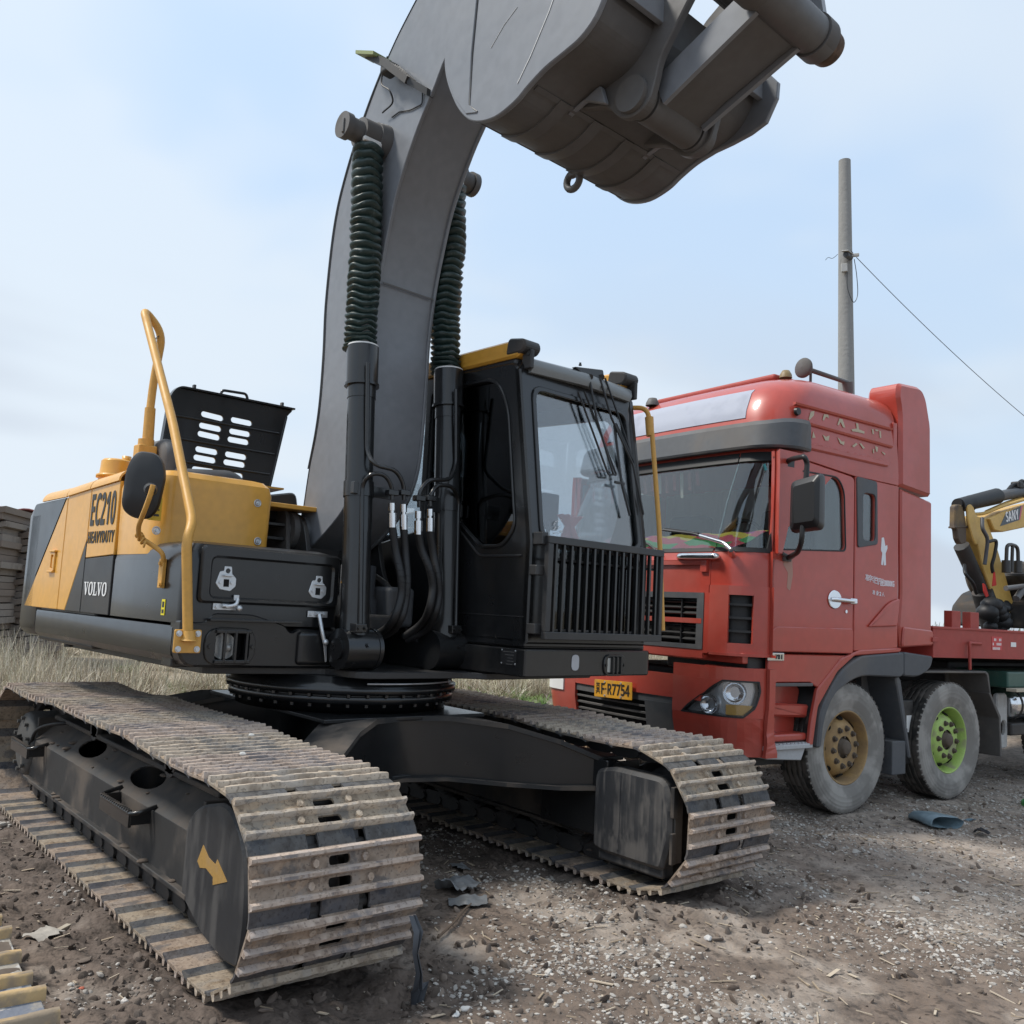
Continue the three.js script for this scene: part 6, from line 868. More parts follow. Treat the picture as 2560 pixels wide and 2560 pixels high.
  // --- lower body: bumper, lamps, steps, arches
  const BF = y => -1.43 + 0.05 * sstep(0.8, 0.5, y), BR = 0.36;
  const Q = (d, y, o = 0) => { const bow = z => 0.12 * Math.pow((z + 1.21) / 1.21, 2), af = BF(y) - o; if (d[0] === 'f') return V(af + bow(d[1]), y, d[1]); const th = d[1] * PI / 2, cx = af + bow(-BR) + BR; if (d[0] === 'c') return V(cx - (BR) * Math.cos(th), y, -BR + 0.02 + o * 0.6 + BR * Math.sin(th)); return V(d[1], y, 0.02 + o * 0.6); };
  const bg = (cols, yy, o = 0) => yy.map(y => cols.map(c => Q(c, y, o)));
  const dent = g => { g = ni(g); const p = g.attributes.position; for (let i = 0; i < p.count; i++) { const x = p.getX(i), y = p.getY(i), z = p.getZ(i), n = wfbm(z * 7 + 3, y * 7 + x * 5, 3, 631); const k = sstep(0.95, 0.6, y) * sstep(-0.35, -0.1, z); p.setX(i, x + (n - 0.5) * 0.05 * k); p.setZ(i, z + (n - 0.6) * 0.06 * k); } g.computeVertexNormals(); return g; };
  const bump = T('bumper', [sheet(bg(F(-TW + 0.36, -0.36, 10), ys(0.88, 1.06, 4)), 0.03), mirrorZ(sheet(bg([...F(-0.6, -0.37, 2), ...Cn(0, 1, 6)], ys(0.52, 1.13, 5)), 0.03)),
    dent(sheet(bg([...F(-0.62, -0.37, 3), ...Cn(0, 1, 10), ['s', -1.075]], [1.055, 1.09, 1.13, 1.15]), 0.03)), dent(sheet(bg([...F(-0.58, -0.37, 3), ...Cn(0, 1, 10), ['s', -1.075]], ys(0.50, 0.79, 8)), 0.03)), dent(sheet(bg([...Cn(0.84, 1, 3), ['s', -1.075]], ys(0.79, 1.06, 4)), 0.03)), dent(sheet(bg(F(-0.62, -0.52, 2), ys(0.56, 1.06, 6)), 0.03)), sheet([[0, 1, 2, 3, 4, 5, 6].map(i => Q(['c', i / 6], 1.15)), [0, 1, 2, 3, 4, 5, 6].map(i => Q(['c', i / 6], 1.155, -0.22))], 0.02)], M.red);
  T('lower_grille', [sheet(bg(F(-TW + 0.5, -0.55, 8), [0.58, 0.885], -0.05), 0.02)], M.hole, bump);
  T('grille_surround', [sheet(bg(F(-TW + 0.5, -0.55, 8), [0.82, 0.905], -0.014), 0.03), sheet(bg(F(-0.92, -0.56, 3), [0.58, 0.83], -0.01), 0.03), sheet(bg(F(-TW + 0.5, -0.56, 8), [0.55, 0.60], 0), 0.03)], M.greyPlastic, bump);
  for (const y of [0.66, 0.715, 0.77]) T('lower_slat', [sheet(bg(F(-TW + 0.6, -0.9, 8), [y, y + 0.014], -0.02), 0.02)], M.greyWorn, bump);
  // headlamp: a swept-back lens let into the corner (w runs along the bumper, 0 where the corner begins)
  const atW = (w, y, o) => w < 0 ? Q(['f', -0.36 + w], y, o) : Q(['c', w / 0.565], y, o);
  const tb2 = (t, y) => tab(t, y), WL = [[0.785, -0.17], [0.84, -0.12], [0.92, -0.01], [1.0, 0.08], [1.055, 0.17]], WR = [[0.785, 0.32], [0.86, 0.415], [0.98, 0.455], [1.055, 0.44]];
  const band = (a, b, o, n = 10, y0 = 0.785, y1 = 1.055, m = 8) => ys(y0, y1, m).map(y => Array.from({ length: n + 1 }, (_, i) => atW(lerp(a(y), b(y), i / n), y, o)));
  const lampL = y => tb2(WL, y), lampR = y => tb2(WR, y);
  T('lamp_surround', [sheet(band(() => -0.26, lampL, 0.001, 6), 0.03), sheet(band(lampR, () => 0.482, 0.001, 4), 0.03)], M.red, bump);
  const silver = std({ color: col([0.66, 0.67, 0.68]), metalness: 0.7, roughness: 0.22 });
  const lamp = T('headlamp', [sheet(band(lampL, lampR, -0.055), 0.012)], silver, bump);
  T('lamp_lens', [sheet(band(lampL, lampR, -0.004), 0.004)], M.lens, bump);
  T('lamp_frame', [sheet(band(y => lampL(y) - 0.006, y => lampL(y) + 0.008, 0.004, 1), 0.05), sheet(band(y => lampR(y) - 0.008, y => lampR(y) + 0.008, 0.004, 1), 0.05), sheet(band(lampL, lampR, 0.004, 10, 1.044, 1.057, 1), 0.05), sheet(band(lampL, lampR, 0.004, 10, 0.783, 0.796, 1), 0.05)], M.plastic, bump);
  for (const [w, y, r] of [[0.07, 0.865, 0.07], [0.25, 0.965, 0.082]]) { const t = w / 0.565, p = atW(w, y, -0.045), d = V(-Math.cos(t * PI / 2), 0, Math.sin(t * PI / 2)); T('lamp_bowl', [lathe([[0.0, -0.02], [r * 0.5, -0.012], [r * 0.9, 0.008], [r, 0.03], [r * 1.06, 0.03]], 22, 'x').applyQuaternion(new THREE.Quaternion().setFromUnitVectors(V(1, 0, 0), d)).translate(p.x, p.y, p.z)], M.chrome, bump); }
  T('indicator', [sheet(band(y => Math.max(lampL(y), 0.19), y => lampR(y) - 0.02, -0.03, 4, 0.80, 0.875, 2), 0.01)], phy({ color: col([0.50, 0.29, 0.07]), roughness: 0.3, clearcoat: 1 }), bump);
  T('headlamp', [mirrorZ(sheet(bg([...F(-0.42, -0.37, 2), ...Cn(0.0, 0.8, 6)], ys(0.8, 1.04, 2), 0.012), 0.02))], M.white, bump);
  // number plate
  { const c = r7a(303, 277, -1.42), pl = T('number_plate', [xf(ext(rrect(-0.235, 0.235, -0.072, 0.072, 0.01), 'z', -0.003, 0, 0.001), -1.455, c.y, c.z, 0, -PI / 2, 0.035)], paint([0.68, 0.33, 0.02], { dust: 0.25, rough: 0.45, seed: 103, rep: 5 }));
    const put = g => xf(g, -1.4555, c.y, c.z, 0, -PI / 2, 0.035); // reads along +z
    const blk = std({ color: col([0.02, 0.018, 0.015]), roughness: 0.5 });
    T('plate_character', strokes(glyph.ji, 0.09, 0.006, 0.002).map(g => put(g.scale(0.62, 1, 1).translate(-0.215, -0.042, 0))), blk, pl);
    T('plate_lettering', [put(text('F', M.font, 0.042, 0.092, 0.002).translate(-0.145, -0.046, 0)), put(new THREE.BoxGeometry(0.012, 0.012, 0.002).translate(-0.088, 0, 0.001)), put(text('R7754', M.font, 0.27, 0.092, 0.002).translate(-0.065, -0.046, 0))], blk, pl);
    T('plate_screw', [[-0.1, 0.055], [0.1, 0.055], [-0.1, -0.055], [0.1, -0.055]].map(([a, b]) => put(cyl(V(a, b, 0), V(a, b, 0.006), 0.009, 0.008, 10))), M.zinc, pl); }
  // flank below the door: badge strip, step well, arch
  const red2 = T('lower_flank', [ext(rp([[-1.03, 1.262, 0.02], [-1.04, 1.05], [-0.53, 1.05], [-0.42, 1.0, 0.05], [-0.17, 1.165, 0.1], [0.06, 1.262, 0.06]], 0.01, 3), 'z', -0.035, -0.002, 0.006), ext(rp([[0.03, 1.262], [0.68, 1.30], [0.70, 1.34], [0.1, 1.31], [-0.15, 1.24], [-0.45, 1.0], [-0.52, 0.75], [-0.55, 0.56], [-0.50, 0.56], [-0.44, 0.86], [-0.2, 1.13]], 0.02, 3), 'z', -0.03, 0.012, 0.01), ext(rp([[-1.06, 0.60], [-0.53, 0.56], [-0.50, 0.78], [-0.45, 0.97], [-0.5, 1.035], [-1.06, 1.035]], 0.02, 3), 'z', -0.20, -0.16, 0.006), ext(rp([[-1.06, 0.80, 0.01], [-0.49, 0.77, 0.01], [-0.47, 0.87, 0.01], [-1.06, 0.90, 0.01]], 0.01, 3), 'z', -0.19, -0.05, 0.02), box(-1.06, -0.52, 0.60, 0.66, -0.19, -0.03, 0.02)], M.red);
  T('trim_strip', [box(-0.985, -0.51, 1.02, 1.045, -0.02, 0.012, 0.006)], M.greyWorn, red2);
  { const a = r6z(785, 1688, 0.0), bd = T('capacity_badge', [box(a.x + 0.01, a.x + 0.20, a.y - 0.045, a.y + 0.015, -0.001, 0.008, 0.004)], M.chrome, red2); T('badge_lettering', [text('7B', M.font, 0.055, 0.035, 0.003).translate(a.x + 0.095, a.y - 0.033, 0.008), box(a.x + 0.165, a.x + 0.175, a.y - 0.033, a.y + 0.002, 0.008, 0.011, 0), box(a.x + 0.03, a.x + 0.045, a.y - 0.02, a.y - 0.005, 0.008, 0.011, 0)], M.plastic, red2); }
  T('foot_step', [box(-1.07, -0.50, 0.548, 0.585, -0.26, 0.012, 0.008), Array.from({ length: 12 }, (_, i) => box(-1.05 + i * 0.045, -1.02 + i * 0.045, 0.584, 0.592, -0.24, -0.01, 0.002)), ext([[-1.05, 0.55], [-0.55, 0.55], [-0.60, 0.455], [-1.0, 0.48]], 'z', -0.2, -0.02, 0.006)], paint([0.42, 0.43, 0.44], { dust: 0.4, rough: 0.4, seed: 107, rep: 2 }));
  T('step_plate', [box(-1.0, -0.58, 0.40, 0.55, -0.22, -0.2, 0.004)], M.blackDusty);
  const arch = rp([[-0.47, 0.55, 0.02], [-0.435, 0.84, 0.1], [-0.19, 1.14, 0.2], [0.08, 1.262, 0.1], [0.70, 1.30, 0.02], [0.705, 1.12, 0.02], [0.66, 1.09, 0.05], [0.05, 1.105, 0.15], [-0.26, 0.965, 0.2], [-0.385, 0.77, 0.1], [-0.42, 0.55, 0.02]], 0.05, 6);
  T('wheel_arch', [ext(arch, 'z', -0.30, 0.03, 0.012)], M.greyPlastic);
  T('arch_extension', [ext(rp([[0.715, 1.10], [0.725, 1.305], [1.175, 1.272], [1.14, 1.17, 0.1], [0.95, 1.09, 0.1]], 0.03, 4), 'z', -0.3, 0.02, 0.012)], M.greyPlastic);
  T('mud_flap', [ext(rp([[0.62, 1.10, 0.04], [0.70, 1.09, 0.06], [0.87, 0.40, 0.02], [0.835, 0.40, 0.02]], 0.02, 3), 'z', -0.3, 0.0, 0.01), ext(rp([[0.56, 1.08], [0.72, 1.07], [0.85, 0.38], [0.80, 0.27], [0.60, 0.30]], 0.02, 3), 'z', -0.34, -0.28, 0.006), box(0.60, 0.80, 0.27, 0.55, -0.3, -0.01, 0.01)], M.greyPlastic);
  // second-axle guards of bent sheet, tool lockers and tanks behind
  T('axle_guard', [box(0.78, 2.12, 1.125, 1.145, -0.42, 0.0, 0.006), ext(rp([[2.10, 1.145, 0.04], [2.16, 1.12, 0.05], [2.22, 0.92], [2.36, 0.72], [2.40, 0.34], [2.06, 0.36], [2.09, 0.60]], 0.02, 4), 'z', -0.40, -0.38, 0.004), ext(rp([[2.10, 1.14, 0.05], [2.16, 1.13, 0.05], [2.20, 0.93], [2.18, 0.93], [2.13, 1.11, 0.05], [2.10, 1.12]], 0.02, 3), 'z', -0.4, 0.0, 0.004), ext(rp([[0.80, 1.13], [1.18, 1.13], [1.02, 0.82], [0.78, 0.84]], 0.02, 3), 'z', -0.36, -0.34, 0.004), ext(rp([[2.16, 0.94], [2.20, 0.94], [2.38, 0.72], [2.40, 0.34], [2.37, 0.34], [2.35, 0.7]], 0.01, 2), 'z', -0.4, 0.0, 0.004)], paint([0.10, 0.092, 0.085], { dust: 0.5, rough: 0.65, seed: 109, rep: 1 }));
  T('battery_box', [box(0.82, 1.10, 0.32, 0.88, -0.6, -0.12, 0.02)], M.blackDusty);
  T('maintenance_label', [box(0.985, 1.075, 0.63, 0.745, -0.121, -0.117, 0), box(1.0, 1.10, 0.60, 0.66, -0.1195, -0.1165, 0)], M.white);
  const pl = r7z(1840, 420, -0.15);
  const tk = T('tank_end_plate', [ext(rrect(pl.x - 0.09, pl.x + 0.11, 0.38, 0.92, 0.05), 'z', -0.19, -0.14, 0.012, [circ(0.055, 16).map(([a, b]) => [a + pl.x + 0.035, b * 1.3 + 0.58])])], paint([0.40, 0.40, 0.39], { dust: 0.4, rough: 0.5, seed: 113, rep: 2 }));
  T('air_tank', [cyl(V(pl.x + 0.22, 0.80, -0.25), V(pl.x + 0.95, 0.80, -0.25), 0.16, 0.16, 24), lathe([[0, 0.05], [0.1, 0.04], [0.16, 0]], 20, 'x').rotateZ(PI).translate(pl.x + 0.22, 0.80, -0.25)], M.chrome);
  T('tank_strap', [cyl(V(pl.x + 0.3, 0.80, -0.25), V(pl.x + 0.33, 0.80, -0.25), 0.165, 0.165, 24), box(pl.x + 0.15, pl.x + 1.0, 0.50, 0.62, -0.45, -0.12, 0.02)], M.blackDusty);
  T('green_locker', [box(pl.x - 0.12, pl.x + 1.2, 0.98, 1.14, -0.55, -0.02, 0.02)], paint([0.03, 0.09, 0.07], { dust: 0.3, rough: 0.4, seed: 117 }));
  T('wooden_slat', [box(pl.x - 0.2, pl.x + 0.5, 0.955, 0.985, 0.0, 0.10, 0.004)], paint([0.5, 0.44, 0.34], { dust: 0.3, rough: 0.8, seed: 119, dustCol: [0.3, 0.25, 0.2], rep: 2 }));
  T('chassis_rail', [box(-1.2, 5.5, 0.72, 0.98, -0.88, -0.80, 0.01), box(-1.2, 5.5, 0.72, 0.98, -1.62, -1.54, 0.01), box(-1.1, 0.6, 0.62, 1.1, -1.7, -0.7, 0.03), box(0.9, 2.0, 0.45, 0.7, -1.5, -0.9, 0.03), cyl(V(0, 0.52, -2.2), V(0, 0.52, -0.2), 0.06), cyl(V(1.535, 0.52, -2.2), V(1.535, 0.52, -0.2), 0.06)], M.blackDusty);
  T('intake_pipe', [tube([V(-1.02, 1.2, -0.1), V(-0.95, 1.19, -0.25), V(-0.6, 1.15, -0.4)], 0.03), box(-1.2, -0.4, 1.10, 1.24, -0.9, -0.05, 0.02)], M.plastic);
}
// --- wheels
M.tyre = std({ map: cmap(256, (u, v) => mix3([0.20, 0.188, 0.172], [0.32, 0.30, 0.275], sstep(0.35, 0.7, fbm(u, v, 6, 5, 641))), 1.5), roughness: 0.9 });
M.tread = std({ map: cmap(256, (u, v) => mix3([0.03, 0.028, 0.026], [0.12, 0.105, 0.092], sstep(0.42, 0.7, fbm(u, v, 8, 4, 643))), 1.5), roughness: 0.92 });
function truckWheel(parent, a, z, out, rimMat) { // out: +1 faces +z
  const w = part('wheel', [lathe([[0.30, -0.115], [0.30, 0.115]], 40, 'z')], M.steelDark, parent); w.position.set(a, 0.522, z); if (out < 0) w.rotation.y = PI;
  w.rotation.z = rr(0, 6);
  // side wall with moulded ridges, then the tread with grooves
  const prof = [[0.288, 0.118], [0.302, 0.128], [0.318, 0.13], [0.325, 0.133], [0.345, 0.142], [0.385, 0.152], [0.392, 0.1535], [0.396, 0.1515], [0.42, 0.153], [0.426, 0.1555], [0.431, 0.153], [0.45, 0.151], [0.456, 0.1535], [0.461, 0.150], [0.474, 0.147], [0.48, 0.149], [0.486, 0.1455], [0.502, 0.139], [0.514, 0.131], [0.52, 0.122]];
  part('tyre_wall', [lathe(prof, 72, 'z'), lathe(prof.map(([r, h]) => [r, -h]).reverse(), 48, 'z')], M.tyre, w);
  const tr = [], gr = []; const tp = [[0.52, 0.122]]; for (const x of [0.074, 0.026, -0.026, -0.074]) tp.push([0.522, x + 0.008], [0.509, x + 0.006], [0.509, x - 0.006], [0.522, x - 0.008]); tp.push([0.52, -0.122]);
  tr.push(lathe(tp, 72, 'z')); for (let k = 0; k < 60; k++) { const an = k / 60 * 2 * PI; for (const s of [1, -1]) tr.push(xf(bx(0, 0.508, 0.124 * s, 0.036, 0.03, 0.022, 0.004), 0, 0, 0, 0, 0, an)); }
  part('tyre_tread', tr, M.tread, w);
  const rm = part('rim', [lathe([[0.292, 0.118], [0.298, 0.126], [0.29, 0.129], [0.282, 0.12], [0.272, 0.085], [0.262, 0.03], [0.258, -0.02]], 48, 'z')], rimMat, w);
  // outward-dished disc with hand holes
  const disc = [], N = 48, rad = [0.258, 0.24, 0.215, 0.19, 0.175, 0.165, 0.09], zz = [-0.02, 0.03, 0.07, 0.095, 0.104, 0.106, 0.106], rows = rad.map((r, i) => Array.from({ length: N + 1 }, (_, j) => V(r * Math.cos(j / N * 2 * PI), r * Math.sin(j / N * 2 * PI), zz[i])));
  disc.push(sheet(rows, 0.01));
  part('wheel_disc', disc, rimMat, w);
  part('hand_holes', Array.from({ length: 8 }, (_, k) => { const an = k / 8 * 2 * PI + 0.2; const n = V(0.72, 0, 0.69); return xf(new THREE.CylinderGeometry(0.033, 0.033, 0.004, 18).rotateZ(-PI / 2).rotateY(-0.6).translate(0.2335, 0, 0.0575), 0, 0, 0, 0, 0, an); }), M.hole, w);
  for (let k = 0; k < 10; k++) { const an = k / 10 * 2 * PI, x = 0.15 * Math.cos(an), y = 0.15 * Math.sin(an); part('wheel_nut', [cyl(V(x, y, 0.103), V(x, y, 0.125), 0.021, 0.0195, 6), cyl(V(x, y, 0.12), V(x, y, 0.134), 0.0135, 0.012, 10), cyl(V(x, y, 0.103), V(x, y, 0.108), 0.026, 0.026, 14)], M.nut, w); }
  part('hub', [lathe([[0.0, 0.145], [0.045, 0.142], [0.06, 0.125], [0.066, 0.09], [0.098, 0.085], [0.1, 0.04], [0.12, 0.03]], 26, 'z'), Array.from({ length: 5 }, (_, k) => { const an = k / 5 * 2 * PI; return xf(bx(0.095, 0, 0.09, 0.05, 0.02, 0.03, 0.004), 0, 0, 0, 0, 0, an); })], M.nut, w);
  return w;
}
M.nut = paint([0.10, 0.075, 0.055], { dust: 0.6, rough: 0.7, seed: 121, dustCol: [0.2, 0.17, 0.14], rep: 4 });
const gold = paint([0.36, 0.23, 0.095], { dust: 0.6, rough: 0.55, seed: 123, dustCol: [0.22, 0.15, 0.09], rep: 2.5, lo: 0.42, hi: 0.7 }), lime = paint([0.36, 0.50, 0.13], { dust: 0.8, rough: 0.5, seed: 127, dustCol: [0.30, 0.28, 0.18], rep: 2.5, lo: 0.45, hi: 0.72 });
truckWheel(TR, 0, -0.165, 1, gold); truckWheel(TR, 1.535, -0.165, 1, lime); truckWheel(TR, 0, -TW + 0.165, -1, gold); truckWheel(TR, 1.535, -TW + 0.165, -1, gold);

/* ---------------------------------------------------------------- low-loader trailer and the machine on it */
const kt = 0.258706, rtz = (x, y, v) => hit(TK, 'z', v, 2300 + x * kt, 1150 + y * kt);
{
  const t = thing('flatbed_trailer', 'dull red flatbed trailer with stake posts coupled behind the red truck', 'trailer'); t.position.copy(TR.position); t.rotation.copy(TR.rotation);
  const beam = part('side_beam', [box(1.22, 13, 1.27, 1.525, -0.06, -0.01, 0.006), box(1.2, 13, 1.52, 1.542, -0.10, 0.0, 0.004), box(1.2, 13, 1.262, 1.28, -0.10, 0.0, 0.004), box(1.22, 1.25, 1.27, 1.53, -2.4, -0.05, 0.004)], M.redDull, t);
  part('side_beam', [box(1.22, 13, 1.27, 1.525, -TW + 0.01, -TW + 0.06, 0.006)], M.redDull, t);
  part('deck', [box(1.22, 13, 1.49, 1.515, -TW + 0.05, -0.06, 0.004)], M.blackMud, t);
  for (const [a, b] of [[1.55, 1.70], [1.87, 2.025]]) part('stake_post', [box(a, b, 1.53, 1.692, -0.10, -0.02, 0.006)], M.redDull, t);
  { const p = rtz(470, 1770, 0.02), q = rtz(600, 1778, 0.0), e = rtz(488, 1960, 0.03); part('rope_hook', [tube([V(q.x, q.y, -0.01), V(p.x + 0.02, p.y + 0.005, 0.02), V(p.x, p.y - 0.02, 0.03), V(e.x - 0.01, 1.16, 0.03)], 0.014, 0.02)], M.redDull, t); const h = rtz(125, 1735, 0); part('beam_lug', [box(h.x - 0.05, h.x + 0.04, h.y - 0.02, h.y + 0.02, -0.01, 0.03, 0.004)], M.redDull, t); }
  { const a = rtz(702, 1705, 0), b = rtz(800, 1840, 0), lb = part('red_label', [box(a.x, b.x, b.y, a.y, -0.0095, -0.007, 0)], std({ color: col([0.55, 0.05, 0.05]), roughness: 0.5 }), t), pr = []; for (let r = 0; r < 3; r++) for (let k = 0; k < 7; k++) if (hash2(r, k, 8) > (r ? 0.2 : 0.6)) pr.push(bx(lerp(a.x + 0.015, b.x - 0.02, k / 6.5) + 0.008, a.y - 0.03 - r * 0.042, -0.0065, 0.014, 0.024, 0.001, 0)); part('label_print', pr, M.white, lb);
    const c = rtz(910, 1785, 0); part('white_reflector', [bx(c.x, c.y, -0.007, 0.10, 0.045, 0.005, 0.002)], M.white, t); }
  part('spare_frame', [box(2.7, 9, 0.85, 1.2, -1.7, -0.7, 0.03), box(3.2, 6.5, 0.7, 1.15, -0.75, -0.5, 0.03)], M.blackDusty, t);
  for (const a of [3.95, 5.25]) { const w = truckWheel(t, a, -0.19, 1, M.nut); }
}
{
  const s = thing('loaded_excavator', 'dirty yellow excavator with folded boom sitting on the flatbed trailer', 'excavator'); s.position.copy(TR.position); s.rotation.copy(TR.rotation);
  const Z = -1.15, q = (x, y, z = Z) => { const p = rtz(x, y, z); return [p.x, p.y]; }, pl = (pts, r = 0.03) => rp(pts.map(a => q(...a)), r, 3), e = (pts, z0, z1, r, b = 0.01) => ext(pl(pts, r), 'z', z0, z1, b);
  const yel = paint([0.60, 0.38, 0.10], { dust: 0.30, rough: 0.5, seed: 131, dustCol: [0.22, 0.16, 0.10], rep: 0.9 }), dk = M.steelDark, old = paint([0.10, 0.075, 0.055], { dust: 0.6, rough: 0.7, seed: 133, dustCol: [0.28, 0.2, 0.1], rep: 1.5 });
  const bm = part('boom', [e([[595, 570], [725, 505], [1005, 430], [1500, 330], [1520, 560], [1005, 640], [720, 700], [640, 680]], Z - 0.16, Z + 0.10, 0.02)], yel, s);
  const a = rtz(775, 640, Z + 0.103), b = rtz(830, 545, Z + 0.103), c2 = rtz(985, 500, Z + 0.103), d = rtz(965, 590, Z + 0.103);
  part('maker_panel', [ext([[a.x, a.y], [b.x, b.y + 0.04], [c2.x - 0.02, c2.y + 0.07], [d.x - 0.02, d.y + 0.01]], 'z', Z + 0.098, Z + 0.103, 0)], std({ color: col([0.07, 0.085, 0.10]), roughness: 0.5 }), bm);
  part('panel_edge', [ext([[c2.x - 0.02, c2.y + 0.07], [c2.x + 0.02, c2.y + 0.075], [d.x + 0.01, d.y + 0.02], [d.x - 0.02, d.y + 0.01]], 'z', Z + 0.098, Z + 0.1035, 0)], std({ color: col([0.55, 0.12, 0.16]), roughness: 0.5 }), bm);
  { const p = rtz(835, 600, Z + 0.103), e2 = rtz(960, 570, Z + 0.103); part('maker_lettering', [text('SANY', M.font, e2.x - p.x, 0.125, 0.003).rotateZ(Math.atan2(e2.y - p.y, e2.x - p.x)).translate(p.x, p.y, Z + 0.103)], M.white, bm); }
  part('stick', [e([[480, 535], [600, 575], [640, 700], [700, 850], [860, 1390], [830, 1580], [750, 1580], [560, 1040], [510, 820], [420, 640]], Z - 0.13, Z + 0.06, 0.04), e([[385, 440], [415, 425], [445, 450], [475, 540], [470, 640], [515, 790], [470, 830], [440, 760], [395, 600]], Z + 0.06, Z + 0.09, 0.03)], yel, s);
  part('stick_end', [e([[300, 445], [325, 430], [385, 440], [410, 660], [410, 800], [355, 815], [330, 760], [320, 670], [295, 655]], Z - 0.02, Z + 0.05, 0.02), e([[293, 640], [450, 635], [450, 658], [293, 660]], Z - 0.03, Z + 0.06, 0.005)], old, s);
  const V3 = (x, y, z = Z) => rtz(x, y, z);
  part('stick_cylinder', [cyl(V3(370, 440, Z), V3(740, 350, Z), 0.085, 0.10, 16), cyl(V3(360, 425, Z), V3(480, 420, Z), 0.06, 0.1, 12)], M.rubber, s);
  part('cylinder_barrel', [cyl(V3(720, 360, Z), V3(1010, 300, Z), 0.065, 0.07, 18), cyl(V3(980, 305, Z), V3(1500, 190, Z), 0.085, 0.085, 18)], M.greyPlastic, s);
  part('bucket_cylinder', [cyl(V3(400, 830, Z - 0.05), V3(620, 1320, Z - 0.05), 0.09, 0.085, 16), cyl(V3(600, 1270, Z - 0.02), V3(720, 1640, Z - 0.02), 0.12, 0.14, 14)], dk, s);
  part('hydraulic_hose', [curveTube([V3(600, 560, Z + 0.17), V3(605, 660, Z + 0.2), V3(650, 760, Z + 0.2), V3(640, 900, Z + 0.18), V3(625, 1010, Z + 0.17)], 0.022, 30, 8)], M.greyPlastic, s);
  part('hydraulic_hose', [curveTube([V3(660, 790, Z + 0.2), V3(735, 785, Z + 0.2), V3(720, 920, Z + 0.2), V3(695, 1020, Z + 0.18), V3(705, 1090, Z + 0.17)], 0.02, 30, 8)], M.rubber, s);
  part('hydraulic_hose', [curveTube([V3(430, 1015, Z + 0.0), V3(440, 1100, Z + 0.1), V3(510, 1190, Z + 0.1), V3(545, 1290, Z + 0.05)], 0.02, 24, 8), ], M.rubber, s);
  part('hydraulic_hose', [curveTube([V3(850, 290, Z), V3(890, 245, Z), V3(940, 230, Z), V3(985, 200, Z), V3(1010, 215, Z), V3(1100, 190, Z)], 0.022, 30, 8), bx(V3(940, 245).x, V3(940, 245).y, Z, 0.12, 0.09, 0.12, 0.02), cyl(V3(685, 345, Z), V3(685, 300, Z), 0.025, 0.025, 10)], M.rubber, s);
  part('boom_pipe', [tube([V3(480, 525, Z), V3(620, 520, Z + 0.05), V3(780, 450, Z + 0.1), V3(1010, 380, Z + 0.1), V3(1500, 280, Z + 0.1)], 0.02, 0.1, 8), tube([V3(640, 500, Z), V3(820, 420, Z), V3(1010, 355, Z), V3(1500, 250, Z)], 0.022, 0.1, 8)], yel, s);
  const rag = std({ color: col([0.55, 0.04, 0.03]), roughness: 0.9 });
  for (const pts of [[[455, 1190], [475, 1200], [510, 1310], [485, 1325], [460, 1270]], [[560, 1080], [572, 1080], [585, 1210], [545, 1220]]]) part('red_ribbon', [e(pts, Z + 0.18, Z + 0.19, 0.01, 0.002)], rag, s);
  part('machine_body', [e([[800, 1620], [830, 1400], [900, 1300], [1010, 1250], [1600, 1250], [1600, 1650]], Z - 0.7, Z + 0.5, 0.05, 0.05), e([[790, 1095], [900, 1095], [1005, 990], [1500, 970], [1500, 1300], [870, 1330], [820, 1230]], Z - 0.5, Z + 0.4, 0.08, 0.05)], M.blackMud, s);
  part('work_arm', [cyl(V3(830, 1240, Z + 0.45), V3(1000, 1220, Z + 0.45), 0.03, 0.03, 10), cyl(V3(930, 1340, Z + 0.45), V3(1010, 1230, Z + 0.45), 0.04, 0.04, 10)], M.greyWorn, s);
  part('top_rail', [tube([V3(830, 1080, Z + 0.2), V3(840, 830, Z + 0.2), V3(870, 815, Z + 0.2), V3(945, 835, Z + 0.2), V3(950, 1080, Z + 0.2)], 0.022, 0.08, 9), cyl(V3(895, 820, Z + 0.2), V3(885, 1080, Z + 0.2), 0.02, 0.02, 9), cyl(V3(833, 970, Z + 0.2), V3(833, 1090, Z + 0.2), 0.05, 0.05, 12), cyl(V3(945, 975, Z + 0.2), V3(945, 1090, Z + 0.2), 0.05, 0.05, 12)], M.charcoal, s);
  part('mud_heap', Array.from({ length: 30 }, (_, k) => new THREE.IcosahedronGeometry(rr(0.06, 0.13), 1).scale(1, 0.8, 1).translate(...(() => { const p = V3(650 + 130 * hash2(k, 1, 77) + (k % 3) * 20, 1400 + 230 * hash2(k, 2, 77), Z + 0.15 * hash2(k, 3, 77)); return [p.x, p.y, p.z]; })())), M.rubber, s).userData.kind = 'stuff';
}

